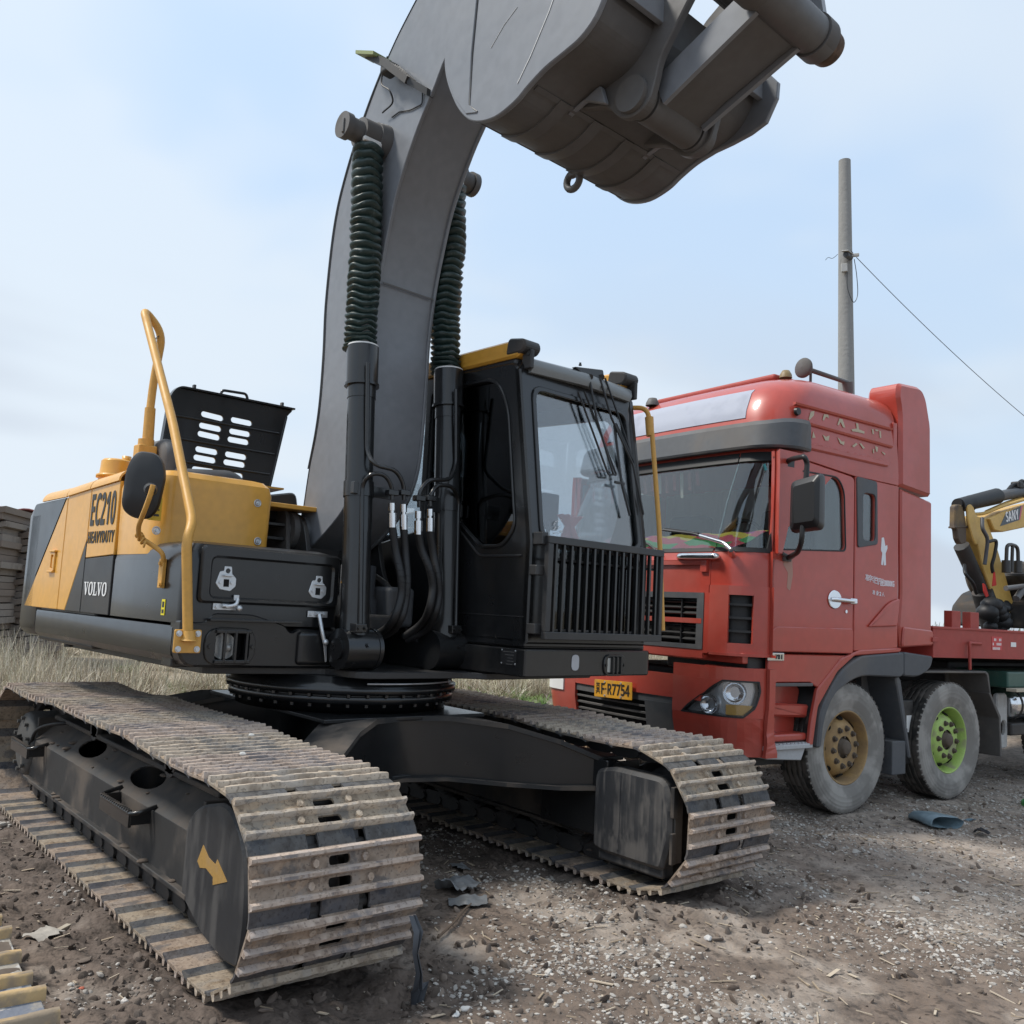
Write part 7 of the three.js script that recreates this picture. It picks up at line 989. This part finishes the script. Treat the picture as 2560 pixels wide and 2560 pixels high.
/* ---------------------------------------------------------------- pole, camera, wire */
const poleAt = (() => { const { o, d } = ray(2114, 1560); const t = 14.5 / Math.hypot(d.x, d.z); return V(o.x + d.x * t, 0, o.z + d.z * t); })();
const poleP = (px, py) => { // on the upright plane through the pole that faces the camera
  const n = poleAt.clone().sub(camera.position).setY(0).normalize(), { o, d } = ray(px, py), t = poleAt.clone().sub(o).dot(n) / d.dot(n); return o.addScaledVector(d, t); };
M.concrete = std({ map: cmap(256, (u, v) => { const n = fbm(u, v, 6, 5, 651), s = fbm(u, v * 0.2, 20, 3, 653); return mix3([0.22, 0.22, 0.215], [0.33, 0.325, 0.31], 0.6 * n + 0.4 * s); }, [1.5, 0.5]), roughness: 0.92, bumpMap: gmap(256, (u, v) => fbm(u, v, 20, 4, 657), 1.5), bumpScale: 0.004 });
{
  const top = poleP(2111.5, 402), mid = poleP(2115.5, 960), up = top.clone().sub(mid).normalize(), base = mid.clone().addScaledVector(up, -(mid.y + 0.3) / up.y), sc = 14.5 / PXF;
  const rTop = 14.2 * sc, rMid = 18.8 * sc, rB = rMid + (rMid - rTop) / (top.distanceTo(mid)) * mid.distanceTo(base);
  const pl = thing('concrete_pole', 'tall tapered grey concrete utility pole behind the red truck', 'pole');
  part('pole_shaft', [cyl(base, top, rB, rTop, 28)], M.concrete, pl);
  const k = poleP(2115, 637).clone(); part('pole_band', [cyl(k.clone().addScaledVector(up, -0.02), k.clone().addScaledVector(up, 0.02), rTop * 1.16, rTop * 1.16, 28)], M.steelDark, pl);
  const toC = camera.position.clone().sub(k).setY(0).normalize(), right = V(-toC.z, 0, toC.x).multiplyScalar(-1);
  const at = (dx, dy, f) => k.clone().addScaledVector(right, dx).add(V(0, dy, 0)).addScaledVector(toC, f);
  const rot = Math.atan2(toC.x, toC.z);
  const cam = thing('security_camera', 'small grey bullet security camera strapped to the concrete pole', 'camera');
  part('camera_body', [xf(new THREE.CylinderGeometry(0.045, 0.045, 0.18, 16).rotateX(PI / 2), ...at(0.03, -0.10, 0.20).toArray(), 0.15, rot - 0.4, 0)], M.greyPlastic, cam);
  part('camera_hood', [xf(box(-0.055, 0.055, 0.035, 0.05, -0.12, 0.14, 0.006), ...at(0.03, -0.10, 0.20).toArray(), 0.15, rot - 0.4, 0), xf(bx(0, 0, 0, 0.12, 0.05, 0.04, 0.01), ...at(0.13, -0.08, 0.16).toArray(), 0, rot, 0)], paint([0.42, 0.42, 0.41], { dust: 0.3, seed: 137, rep: 3 }), cam);
  part('camera_lens', [xf(new THREE.CylinderGeometry(0.036, 0.036, 0.01, 16).rotateX(PI / 2).translate(0, 0, 0.092), ...at(0.03, -0.10, 0.20).toArray(), 0.15, rot - 0.4, 0)], M.plastic, cam);
  part('junction_box', [xf(bx(0, 0, 0, 0.09, 0.13, 0.06, 0.01), ...at(-0.02, -0.27, 0.15).toArray(), 0, rot, 0.05)], paint([0.42, 0.42, 0.41], { dust: 0.3, seed: 138, rep: 3 }), cam);
  part('camera_cable', [curveTube([at(0.02, -0.32, 0.15), at(0.03, -0.6, 0.16), at(0.12, -0.82, 0.14), at(0.17, -0.72, 0.1), at(0.16, -0.4, 0.1), at(0.12, -0.12, 0.1)], 0.006, 30, 6), curveTube([at(-0.12, -0.02, 0.1), at(-0.2, -0.08, 0.1), at(-0.26, -0.06, 0.1), at(-0.3, -0.1, 0.1)], 0.004, 10, 5)], M.plastic, cam);
  const w0 = at(0.15, -0.10, 0.12), { o, d } = ray(2760, 1195), wt = 20 / Math.hypot(d.x, d.z), w1 = o.clone().addScaledVector(d, wt), wire = []; for (let i = 0; i <= 30; i++) { const t = i / 30; wire.push(w0.clone().lerp(w1, t).add(V(0, -0.35 * 4 * t * (1 - t) * 0.5, 0))); }
  single('stay_wire', 'thin grey wire running down from the concrete pole', 'wire', [sweep(wire, circ(0.0055, 6))], M.greyPlastic);
}

/* ---------------------------------------------------------------- stacks of scrap track plates at the field's edge */
{
  const plate = (w, d, seed) => { const pts = []; const r = mulberry(seed); const n = 9; for (let i = 0; i <= n; i++) pts.push([lerp(-w / 2, w / 2, i / n), (i % 2 ? 0.02 : -0.02) + 0.012 * (r() - 0.5)]); const back = pts.slice().reverse().map(([x, y]) => [x, y + 0.11 + 0.02 * (r() - 0.5)]); return ready([ext([...pts, ...back], 'z', -d / 2, d / 2, 0.004)]); };
  const kinds = [3, 4, 5, 6].map(s => plate(1.5, 2.2, s)), rust = [paint([0.16, 0.125, 0.10], { dust: 0.5, rough: 0.8, seed: 141, dustCol: [0.26, 0.21, 0.17], rep: 0.8 }), paint([0.20, 0.17, 0.145], { dust: 0.6, rough: 0.85, seed: 143, dustCol: [0.10, 0.08, 0.065], rep: 0.8 })];
  const col0 = (px, dist, n, rot, label, hue) => { const { o, d } = ray(px, 1500), t = dist / Math.hypot(d.x, d.z), s = thing('plate_stack', label, 'scrap stack'); s.position.set(o.x + d.x * t, groundH(o.x + d.x * t, o.z + d.z * t) - 0.05, o.z + d.z * t); s.rotation.y = rot;
    for (let i = 0; i < n; i++) { const m = part('track_plate', kinds[i % 4], rust[(i + hue + (i % 3)) % 2], s); m.position.set(rr(-0.06, 0.06), 0.03 + i * 0.125, rr(-0.08, 0.08)); m.rotation.y = rr(-0.03, 0.03); } return s; };
  col0(20, 21.0, 21, -0.55, 'tall leaning stack of rusty zigzag track plates by the field', 0);
  col0(-70, 20.0, 23, -0.5, 'rusty track plate stack carrying the red roofing sheet', 1);
  col0(-175, 19.5, 19, -0.45, 'lower stack of brown track plates at the end of the row', 0);
  const { o, d } = ray(-20, 1287), t = 21.5 / Math.hypot(d.x, d.z), p = o.clone().addScaledVector(d, t);
  const rows = []; for (let j = 0; j <= 24; j++) rows.push([V(j / 24 * 2.6 - 1.5, 0.02 * Math.cos(j * 1.6), -1.1), V(j / 24 * 2.6 - 1.5, 0.02 * Math.cos(j * 1.6), 1.1)]);
  const rs = single('roofing_sheet', 'faded red corrugated roofing sheet lying on the rusty stacks', 'roofing sheet', [sheet(rows, 0.02)], paint([0.40, 0.13, 0.12], { dust: 0.4, rough: 0.7, seed: 147, dustCol: [0.35, 0.2, 0.18] })); rs.position.copy(p); rs.position.y = 2.98; rs.rotation.y = -0.55; rs.rotation.z = -0.03;
}

/* ---------------------------------------------------------------- loose track of another machine */
{
  const t = thing('loose_crawler_track', 'loose crawler track with worn yellow grousers lying flat on the mud', 'crawler track');
  const a = hit(WD, 'y', 0.16, 14, 2300), b = hit(WD, 'y', 0.16, 158, 2540), u = b.clone().sub(a).normalize(), ang = Math.atan2(u.x, u.z);
  const lying = M.shoe.map((m, i) => m);
  const blue = std({ map: cmap(256, (x, y) => mix3(mix3([0.30, 0.27, 0.23], [0.15, 0.165, 0.20], sstep(0.42, 0.58, fbm(x, y, 7, 5, 661, 0.6))), [0.44, 0.42, 0.39], sstep(0.55, 0.68, fbm(x, y, 18, 4, 663))), 1.6), bumpMap: shoeBump, bumpScale: 0.006, roughness: 0.85 });
  const yel = std({ map: cmap(256, (x, y) => mix3([0.48, 0.33, 0.16], [0.26, 0.20, 0.14], sstep(0.36, 0.62, fbm(x, y, 8, 5, 667))), 1.6), bumpMap: shoeBump, bumpScale: 0.004, roughness: 0.8 });
  for (let i = -4; i < 9; i++) {
    const W = 0.62, p = a.clone().addScaledVector(u, 0.02 + i * 0.205), lift = 0.015 * Math.sin(i * 1.7);
    const sh = part('track_shoe', [ext([[-W, -0.10], [0, -0.10], [0, 0.10], [-W, 0.10]].map(([x, z]) => [x - 0.02 * hash2(i, 1, 3), z]), 'y', -0.012, 0.004, 0.003), loft([0, 1].map(k => [[-0.012, 0.10], [0.004, 0.10], [-0.022, 0.13], [-0.034, 0.13]].map(([y, z]) => V(k ? -0.01 : -W, y, z))))], blue, t);
    sh.position.set(p.x, 0.118 + lift, p.z); sh.rotation.set(0.10 + 0.04 * Math.sin(i * 2.3), ang, 0.0);
    part('grouser', [sweep(Array.from({ length: 14 }, (_, k) => V(lerp(-W, -0.005, k / 13), 0, 0)), k => { const w = 0.005 * hash2(k, i, 6); return [[0.0, -0.10], [0.034 - w, -0.095], [0.042 - w, -0.088], [0.042 - w, -0.070], [0.034 - w, -0.063], [0.0, -0.055]]; })], yel, sh);
    part('chain_link', [box(-0.40, -0.36, -0.105, -0.012, -0.1, 0.1, 0.01), box(-0.22, -0.18, -0.105, -0.012, -0.1, 0.1, 0.01)], M.steelDark, sh);
    part('caked_mud', [(() => { const nx = 26, nz = 6, pos = [], idx = []; for (let x = 0; x <= nx; x++) for (let z = 0; z <= nz; z++) { const X = lerp(-W, -0.02, x / nx), Z = lerp(-0.05, 0.095, z / nz), n = wfbm(X * 9 + i * 3, Z * 12, 4, 671, 0.6); pos.push(X, 0.003 + 0.03 * (n - 0.55), Z); } for (let x = 0; x < nx; x++) for (let z = 0; z < nz; z++) { const q = x * (nz + 1) + z, c = q + nz + 1; idx.push(q, q + 1, c, q + 1, c + 1, c); } const g = new THREE.BufferGeometry(); g.setAttribute('position', new THREE.Float32BufferAttribute(pos, 3)); g.setIndex(idx); g.computeVertexNormals(); return g; })()], M.mudClod, sh);
  }
}

/* ---------------------------------------------------------------- vegetation */
function scatter(name, label, category, geo, mat, items, kind = 'stuff') { // items: {p, r, s, c}
  const m = new THREE.InstancedMesh(geo, mat, items.length), q = new THREE.Quaternion(), M4 = new THREE.Matrix4(), e = new THREE.Euler();
  items.forEach((it, i) => { q.setFromEuler(e.set(it.r[0], it.r[1], it.r[2])); M4.compose(it.p, q, Array.isArray(it.s) ? V(...it.s) : V(it.s, it.s, it.s)); m.setMatrixAt(i, M4); if (it.c) m.setColorAt(i, col(it.c)); });
  m.name = name; m.userData = { kind, label, category }; m.castShadow = m.receiveShadow = true; scene.add(m); return m;
}
function tuft(n, h, lean, w, seed, stalk = 0) { // curved tapering blades
  const r = mulberry(seed), pos = [], idx = [];
  for (let b = 0; b < n; b++) {
    const a = r() * 2 * PI, st = b < stalk, H = h * (st ? 1.5 + 0.5 * r() : 0.45 + 0.6 * r()), L = lean * (st ? 0.25 : 0.4 + r()) * H, ww = w * (0.6 + 0.6 * r()), bx0 = (r() - 0.5) * 0.16, bz0 = (r() - 0.5) * 0.16, ca = Math.cos(a), sa = Math.sin(a), o = pos.length / 3;
    for (let k = 0; k <= 3; k++) { const t = k / 3, x = bx0 + ca * L * t * t, z = bz0 + sa * L * t * t, y = H * t * (1 - 0.18 * t * lean), hw = ww * (1 - t * 0.85); pos.push(x - sa * hw, y, z + ca * hw, x + sa * hw, y, z - ca * hw); }
    for (let k = 0; k < 3; k++) { const q = o + k * 2; idx.push(q, q + 1, q + 2, q + 1, q + 3, q + 2); }
  }
  const g = new THREE.BufferGeometry(); g.setAttribute('position', new THREE.Float32BufferAttribute(pos, 3)); g.setIndex(idx); g.computeVertexNormals(); g.setAttribute('uv', new THREE.BufferAttribute(new Float32Array(pos.length / 3 * 2), 2)); return g;
}
const blade = std({ color: 0xffffff, roughness: 0.9, side: THREE.DoubleSide });
{
  const inView = (x, z) => { const dx = x - camera.position.x, dz = z - camera.position.z, a = Math.atan2(dx, -dz) - 0.694661; return Math.abs(a) < 0.75; };
  const dry = [[], [], []], green = [[], []];
  const tone = [[0.50, 0.43, 0.32], [0.42, 0.355, 0.26], [0.62, 0.56, 0.45], [0.24, 0.185, 0.13], [0.43, 0.40, 0.28]];
  let n = 0, guard = 0;
  while (n < 26000 && guard++ < 260000) {
    const rad = 5 + 42 * Math.pow(rnd(), 1.7), a = 0.694661 + rr(-0.95, 0.75), x = camera.position.x + rad * Math.sin(a), z = camera.position.z - rad * Math.cos(a);
    if (field(x, z) < 0.3 || (x > 2.2 && x < 20 && z > -1.8 && z < 3.5)) continue;
    const dens = wfbm(x * 0.5, z * 0.5, 3, 701); if (dens < 0.44) continue;
    const t = tone[Math.floor(rnd() * 5)], k = rr(0.75, 1.25);
    dry[n % 3].push({ p: V(x, groundH(x, z) - 0.02, z), r: [rr(-0.45, 0.45), rr(0, 6.3), rr(-0.45, 0.45)], s: rr(0.55, 1.3) * (0.75 + 0.6 * dens), c: t.map(v => v * k) }); n++;
  }
  ['dry_grass', 'dry_reeds', 'dry_straw'].forEach((nm, i) => scatter(nm, ['dry straw coloured grass covering the field behind the excavator', 'tall dry reed stems standing in the field behind the excavator', 'flattened dry straw across the field behind the excavator'][i], 'dry grass', tuft([22, 14, 24][i], [0.30, 0.42, 0.20][i], [0.9, 0.5, 1.8][i], [0.006, 0.005, 0.006][i], 5 + i, [1, 4, 0][i]), blade, dry[i]));
  for (let i = 0; i < 2600; i++) { const far = i > 1500; const x = far ? rr(2, 14) : rr(2.4, 6.4), z = far ? rr(-12, -4.5) : rr(-5.5, -1.75); if (wfbm(x * 0.9, z * 0.9, 3, 711) < 0.47) continue; green[i % 2].push({ p: V(x, groundH(x, z) - 0.01, z), r: [rr(-0.2, 0.2), rr(0, 6.3), rr(-0.2, 0.2)], s: rr(0.5, 1.1), c: mix3([0.09, 0.17, 0.035], [0.17, 0.22, 0.07], rnd()) }); }
  scatter('green_grass', 'fresh green grass growing at the edge of the yard', 'grass', tuft(26, 0.22, 1.2, 0.007, 31), blade, green[0]);
  scatter('green_weeds', 'low green weeds growing at the edge of the yard', 'weeds', tuft(16, 0.16, 1.6, 0.014, 33), blade, green[1]);
  // far weeds and bushes along the skyline
  const far = []; for (let i = 0; i < 5200; i++) { const a = 0.694661 + rr(-0.72, 0.72), rad = rr(38, 75), x = camera.position.x + rad * Math.sin(a), z = camera.position.z - rad * Math.cos(a); far.push({ p: V(x, groundH(x, z) - 0.1, z), r: [0, rr(0, 6.3), 0], s: [rr(1.6, 3.2), rr(0.6, 1.5) * (0.5 + wfbm(x * 0.12, z * 0.12, 3, 721)), rr(1.6, 3.2)], c: mix3([0.16, 0.17, 0.09], [0.27, 0.24, 0.15], rnd()).map(v => v * rr(0.8, 1.2)) }); }
  scatter('far_weeds', 'distant belt of tall weeds along the skyline', 'weeds', tuft(30, 0.75, 0.5, 0.022, 41, 5), blade, far);
  const litter = []; for (let i = 0; i < 3000; i++) { const x = rr(1.7, 5.5), z = rr(-4.5, -1.6); litter.push({ p: V(x, groundH(x, z) + 0.01, z), r: [rr(0, 6), rr(0, 6), rr(0, 6)], s: [rr(0.6, 1.6), 1, rr(0.6, 1.2)], c: mix3([0.22, 0.15, 0.09], [0.36, 0.27, 0.18], rnd()) }); }
  scatter('leaf_litter', 'brown dead leaves lying behind the crawler beside the truck', 'leaf litter', sheet([[V(-0.03, 0, -0.015), V(0, 0.004, -0.02), V(0.035, 0, -0.01)], [V(-0.03, 0.006, 0.012), V(0, 0.0, 0.02), V(0.035, 0.008, 0.012)]], 0.001), blade, litter);
}

/* ---------------------------------------------------------------- gravel, clods, chips, rubbish */
function rock(seed, detail = 1) { const g0 = mergeVertices(new THREE.IcosahedronGeometry(1, detail).deleteAttribute('normal').deleteAttribute('uv')); const p = g0.attributes.position; for (let i = 0; i < p.count; i++) { const v = V().fromBufferAttribute(p, i), n = 0.72 + 0.5 * vn3(v.x * 1.7 + seed, v.y * 1.7, v.z * 1.7 + seed * 2, seed); p.setXYZ(i, v.x * n, v.y * n * 0.62, v.z * n * 0.82); } g0.computeVertexNormals(); const g = toCreasedNormals(g0, 0.5); g.setAttribute('uv', new THREE.BufferAttribute(new Float32Array(g.attributes.position.count * 2), 2)); return g; }
{
  const clear = (x, z, m) => trackNear(x, z) > m && !WHEELS.some(([a, b]) => Math.abs(x - a) < 0.2 && Math.abs(z - b) < 0.2);
  const peb = [[], [], []], chips = [], clods = [[], []], pos = () => { const r = 1.5 + 11 * Math.pow(rnd(), 1.25), a = 0.694661 + rr(-0.66, 0.62); return [camera.position.x + r * Math.sin(a), camera.position.z - r * Math.cos(a), r]; };
  let n = 0;
  for (let i = 0; i < 420000 && n < 70000; i++) {
    const [x, z, r] = pos(); if (field(x, z) > 0.4 || !clear(x, z, 0.02)) continue;
    const d = wfbm(x * 1.3 + 5, z * 1.3, 4, 731, 0.6) + 0.10 * clamp((x - 0.8) * 0.45, -1, 1.2); if (d < 0.40 + 0.30 * rnd()) continue;
    const s = 0.0026 + 0.0115 * Math.pow(rnd(), 3.6) + (rnd() < 0.008 ? 0.012 : 0), k = rnd();
    const c = k < 0.5 ? mix3([0.34, 0.31, 0.275], [0.52, 0.49, 0.45], rnd()) : k < 0.85 ? mix3([0.22, 0.195, 0.17], [0.36, 0.33, 0.30], rnd()) : mix3([0.12, 0.10, 0.085], [0.2, 0.17, 0.145], rnd());
    peb[n % 3].push({ p: V(x, groundH(x, z) + s * 0.15, z), r: [rr(-0.4, 0.4), rr(0, 6.3), rr(-0.4, 0.4)], s: [s * rr(0.8, 1.5), s * rr(0.6, 1), s], c }); n++;
  }
  const stone = std({ color: 0xffffff, roughness: 0.88 });
  peb.forEach((list, i) => scatter('gravel', 'pale crushed gravel trodden into the muddy yard', 'gravel', rock(3 + i * 5, 1), stone, list).name = uniq('gravel'));
  for (let i = 0; i < 16000; i++) { const [x, z] = pos(), d = trackNear(x, z); if (d < 0.01 || rnd() > 0.25 + sstep(1.0, 0.05, d) || field(x, z) > 0.3 || !clear(x, z, 0)) continue; const s = 0.005 + 0.018 * Math.pow(rnd(), 3); const k = rr(0.7, 1.3); clods[i % 2].push({ p: V(x, groundH(x, z) + s * 0.2, z), r: [rr(0, 6), rr(0, 6), rr(0, 6)], s: [s * rr(0.9, 1.9), s * rr(0.5, 0.9), s * rr(0.8, 1.4)], c: mix3([0.085, 0.064, 0.052], [0.17, 0.135, 0.11], rnd()).map(v => v * k) }); }
  clods.forEach((l, i) => scatter('mud', 'crumbled dark mud clods thrown up beside the crawlers', 'mud', rock(23 + i * 3, 1), std({ color: 0xffffff, roughness: 0.97 }), l).name = uniq('mud'));
  for (let i = 0; i < 3200; i++) { const [x, z] = pos(); if (field(x, z) > 0.4 || !clear(x, z, 0.05) || (x < 0.2 && rnd() < 0.6)) continue; const big = rnd() < 0.04, L = (big ? 0.05 : 0.015) + 0.10 * Math.pow(rnd(), 3); chips.push({ p: V(x, groundH(x, z) + 0.006, z), r: [rr(-0.1, 0.1), rr(0, 6.3), rr(-0.15, 0.15)], s: [L, 0.0015 + 0.003 * rnd(), (big ? 0.012 : 0.002) + 0.007 * rnd()], c: mix3([0.30, 0.23, 0.16], [0.52, 0.44, 0.34], rnd()) }); }
  scatter('straw_litter', 'splinters of wood and straw strewn over the yard', 'debris', new THREE.BoxGeometry(1, 1, 1), std({ color: 0xffffff, roughness: 0.9 }), chips);

  // single stones and rubbish that can be told apart
  const put = (m, px, py, dy = 0) => { const p = hit(WD, 'y', 0, px, py); m.position.set(p.x, groundH(p.x, p.z) + dy, p.z); return m; };
  const stoneAt = (label, px, py, s, c, seed) => { const m = single('stone', label, 'stone', [rock(seed, 2).scale(s, s * 0.8, s * 0.9)], std({ color: col(c), roughness: 0.9 })); put(m, px, py, s * 0.12); m.rotation.y = seed; return m; };
  stoneAt('rounded white stone touching a second white stone by the crawler with the painted arrow', 1140, 2524, 0.022, [0.60, 0.59, 0.57], 51);
  stoneAt('pale egg shaped stone beside the rounded white one', 1164, 2511, 0.023, [0.56, 0.54, 0.51], 53);
  stoneAt('grey brown stone lying alone on bare soil', 2178, 2303, 0.034, [0.22, 0.19, 0.17], 55);
  stoneAt('angular light grey stone in front of the crawler beside the truck', 1770, 2348, 0.026, [0.50, 0.48, 0.46], 57);
  stoneAt('tan rounded stone among the pale gravel', 1785, 2525, 0.025, [0.36, 0.32, 0.27], 59);
  stoneAt('white flat stone near the loose yellow track', 312, 2508, 0.02, [0.5, 0.47, 0.44], 61);
  stoneAt('small orange pebble beside a grey flake', 206, 2452, 0.012, [0.55, 0.16, 0.10], 63);
  const ragGeo = (w, d, amp, seed, nx = 16, nz = 12) => { const rows = []; for (let i = 0; i <= nx; i++) { const row = []; for (let j = 0; j <= nz; j++) { const x = lerp(-w / 2, w / 2, i / nx), z = lerp(-d / 2, d / 2, j / nz), e = 1 + 0.35 * (vn(i * 0.45, seed, 999, 3) - 0.5); row.push(V(x, amp * Math.pow(wfbm(x * 14 + seed, z * 14, 3, 741), 1.4) * 1.7, z * e + 0.02 * (vn(i * 0.8 + seed, 2, 999, 5) - 0.5))); } rows.push(row); } return sheet(rows.map(r => r.slice().reverse()), 0.002, 1.0); };
  const film = std({ color: col([0.16, 0.165, 0.17]), roughness: 0.45, side: THREE.DoubleSide });
  const s1 = put(single('plastic_scrap', 'crumpled grey plastic sheet scrap lying between the two crawlers', 'plastic sheet', [ragGeo(0.24, 0.17, 0.075, 3)], film), 1145, 2218, 0.0); s1.rotation.y = 0.5;
  const s2 = put(single('plastic_scrap', 'flat torn strip of grey plastic beside the crumpled sheet', 'plastic sheet', [ragGeo(0.20, 0.11, 0.035, 8)], film), 1170, 2255, 0.003); s2.rotation.y = -0.6;
  const s3 = put(single('plastic_scrap', 'small dull plastic shred pressed into mud beneath the crawler beside the truck', 'plastic sheet', [ragGeo(0.16, 0.08, 0.03, 13)], film), 1150, 2155, 0.003); s3.rotation.y = 1.2;
  const st = single('stick', 'thin brown stick lying across soil beside the crawler with the painted arrow', 'stick', [curveTube([V(-0.30, 0.012, 0), V(-0.1, 0.02, 0.012), V(0.12, 0.015, 0.0), V(0.30, 0.02, 0.02)], 0.006, 20, 6)], std({ color: col([0.12, 0.085, 0.06]), roughness: 0.9 })); put(st, 1145, 2291, 0.0); st.rotation.y = 0.62;
  // folded dark tarpaulin on the gravel, hollow end towards the camera
  { const m = hit(WD, 'y', 0, 2342, 2060), ringAt = (t, k, z) => Array.from({ length: 28 }, (_, i) => { const a = i / 28 * 2 * PI, n = vn(i * 0.45, t * 3 + 1, 999, 7) - 0.5, y = 0.055 * Math.sin(a) * (1 + 0.2 * Math.cos(2 * a + 1)) * k; return V(0.165 * Math.cos(a) * (0.4 + 0.6 * k) + 0.02 * n, Math.max(0.004, 0.052 + y + 0.014 * n), z + 0.012 * n); });
    const seq = [[0.2, 0.35, -0.20], [0.3, 0.7, -0.10], [0.5, 0.86, -0.01], [0.5, 0.93, 0.006], [0.6, 1.0, 0.0], [1, 1.0, -0.08], [1.5, 0.92, -0.17], [2, 0.75, -0.25], [2.2, 0.35, -0.29]].map(([t, k, z]) => ringAt(t, k, z));
    const o = single('rolled_tarpaulin', 'rolled dark tarpaulin scrap with a pale blue back lying near the lime wheel', 'tarpaulin', [loft(seq, true, true, 1.0)], std({ map: cmap(128, (u, v) => mix3([0.10, 0.15, 0.18], [0.24, 0.32, 0.36], fbm(u, v, 6, 4, 761)), 4), roughness: 0.5 })); o.position.set(m.x, groundH(m.x, m.z), m.z + 0.08); o.rotation.y = -0.35; }
  { const m = hit(WD, 'y', 0, 2556, 2010), o = single('plastic_bottle', 'green plastic drink bottle lying on the gravel', 'bottle', [lathe([[0, 0], [0.03, 0.002], [0.034, 0.015], [0.033, 0.06], [0.030, 0.075], [0.033, 0.09], [0.034, 0.14], [0.028, 0.165], [0.014, 0.195], [0.013, 0.215], [0, 0.216]], 20, 'z')], phy({ color: col([0.10, 0.42, 0.14]), roughness: 0.25, transmission: 0.45, thickness: 0 })); o.position.set(m.x, groundH(m.x, m.z) + 0.035, m.z); o.rotation.y = 0.9; }
  { const m = hit(WD, 'y', 0, 2455, 2080), o = single('rag', 'small black rag on the gravel past the tarpaulin', 'rag', [ragGeo(0.12, 0.07, 0.04, 21)], std({ color: col([0.02, 0.02, 0.022]), roughness: 0.9, side: THREE.DoubleSide })); o.position.set(m.x, groundH(m.x, m.z), m.z); }
  { const m = hit(WD, 'y', 0, 2425, 2048), o = single('rag', 'thin blue plastic shred beside the rolled tarpaulin', 'rag', [ragGeo(0.13, 0.04, 0.015, 23)], std({ color: col([0.14, 0.22, 0.28]), roughness: 0.6, side: THREE.DoubleSide })); o.position.set(m.x, groundH(m.x, m.z), m.z); }
  { const w = std({ map: cmap(128, (u, v) => mix3([0.46, 0.41, 0.33], [0.34, 0.28, 0.21], fbm(u, v, 16, 3, 751))), roughness: 0.85 }); const o = single('wooden_lath', 'short pale wooden lath lying in mud beside the crawler with the painted arrow', 'lath', [bx(0, 0.012, 0, 0.20, 0.02, 0.026, 0.002)], w); put(o, 152, 2300, 0.0); o.rotation.y = 0.73;
    const p = single('paper_scrap', 'muddy whitish paper scrap by the wooden lath', 'paper', [ragGeo(0.13, 0.12, 0.02, 31)], std({ color: col([0.36, 0.33, 0.29]), roughness: 0.9, side: THREE.DoubleSide })); put(p, 108, 2330, 0.003); p.rotation.y = 0.4; }
  { const o = single('white_sheet', 'white plastic sheet lying at the foot of the rusty stacks', 'plastic sheet', [ragGeo(1.6, 0.9, 0.25, 41)], std({ color: col([0.62, 0.62, 0.62]), roughness: 0.5, side: THREE.DoubleSide })); put(o, 15, 1622, 0.1); o.rotation.y = 0.5; }
  // torn rubber strap hanging from the near crawler
  { const q = (x, y, z) => hit(WD, 'z', z, x, y), pts = [q(1030, 2290, 2.26), q(1043, 2330, 2.30), q(1034, 2380, 2.30), q(1042, 2430, 2.27), q(1036, 2470, 2.24)], rows = pts.map((p, i) => [-1, -0.3, 0.4, 1].map((k, j) => p.clone().add(V(k * [0.012, 0.018, 0.008, 0.010, 0.02][i], 0.006 * hash2(i, j, 5), 0.012 * (j % 2) + 0.004 * i))));
    const end = q(1040, 2475, 2.24); rows.push([-1, -0.3, 0.4, 1].map((k, j) => end.clone().add(V(k * 0.035 + 0.01, 0.01 * j, 0.02 * (j % 2)))), [-1, -0.3, 0.4, 1].map((k, j) => q(1036, 2520, 2.22).add(V(k * 0.012, 0, 0.01 * j))));
    single('torn_strap', 'torn grey rubber strap hanging from the shoes of the arrow marked crawler', 'strap', [sheet(rows, 0.005, 1)], std({ color: col([0.075, 0.08, 0.09]), roughness: 0.6, side: THREE.DoubleSide })); }
  // little white stones that lie on the near track's upper run
  for (const [px, py, l] of [[628, 1838, 'white pebble lying midway on top of the arrow marked crawler'], [606, 1885, 'white pebble on the arrow marked crawler close to its front end']]) { const p = hit(WD, 'y', 0.82, px, py), m = single('pebble', l, 'stone', [rock(71, 1).scale(0.016, 0.014, 0.014)], std({ color: col([0.6, 0.58, 0.54]), roughness: 0.9 })); m.position.copy(p); }
}

renderer.render(scene, camera);
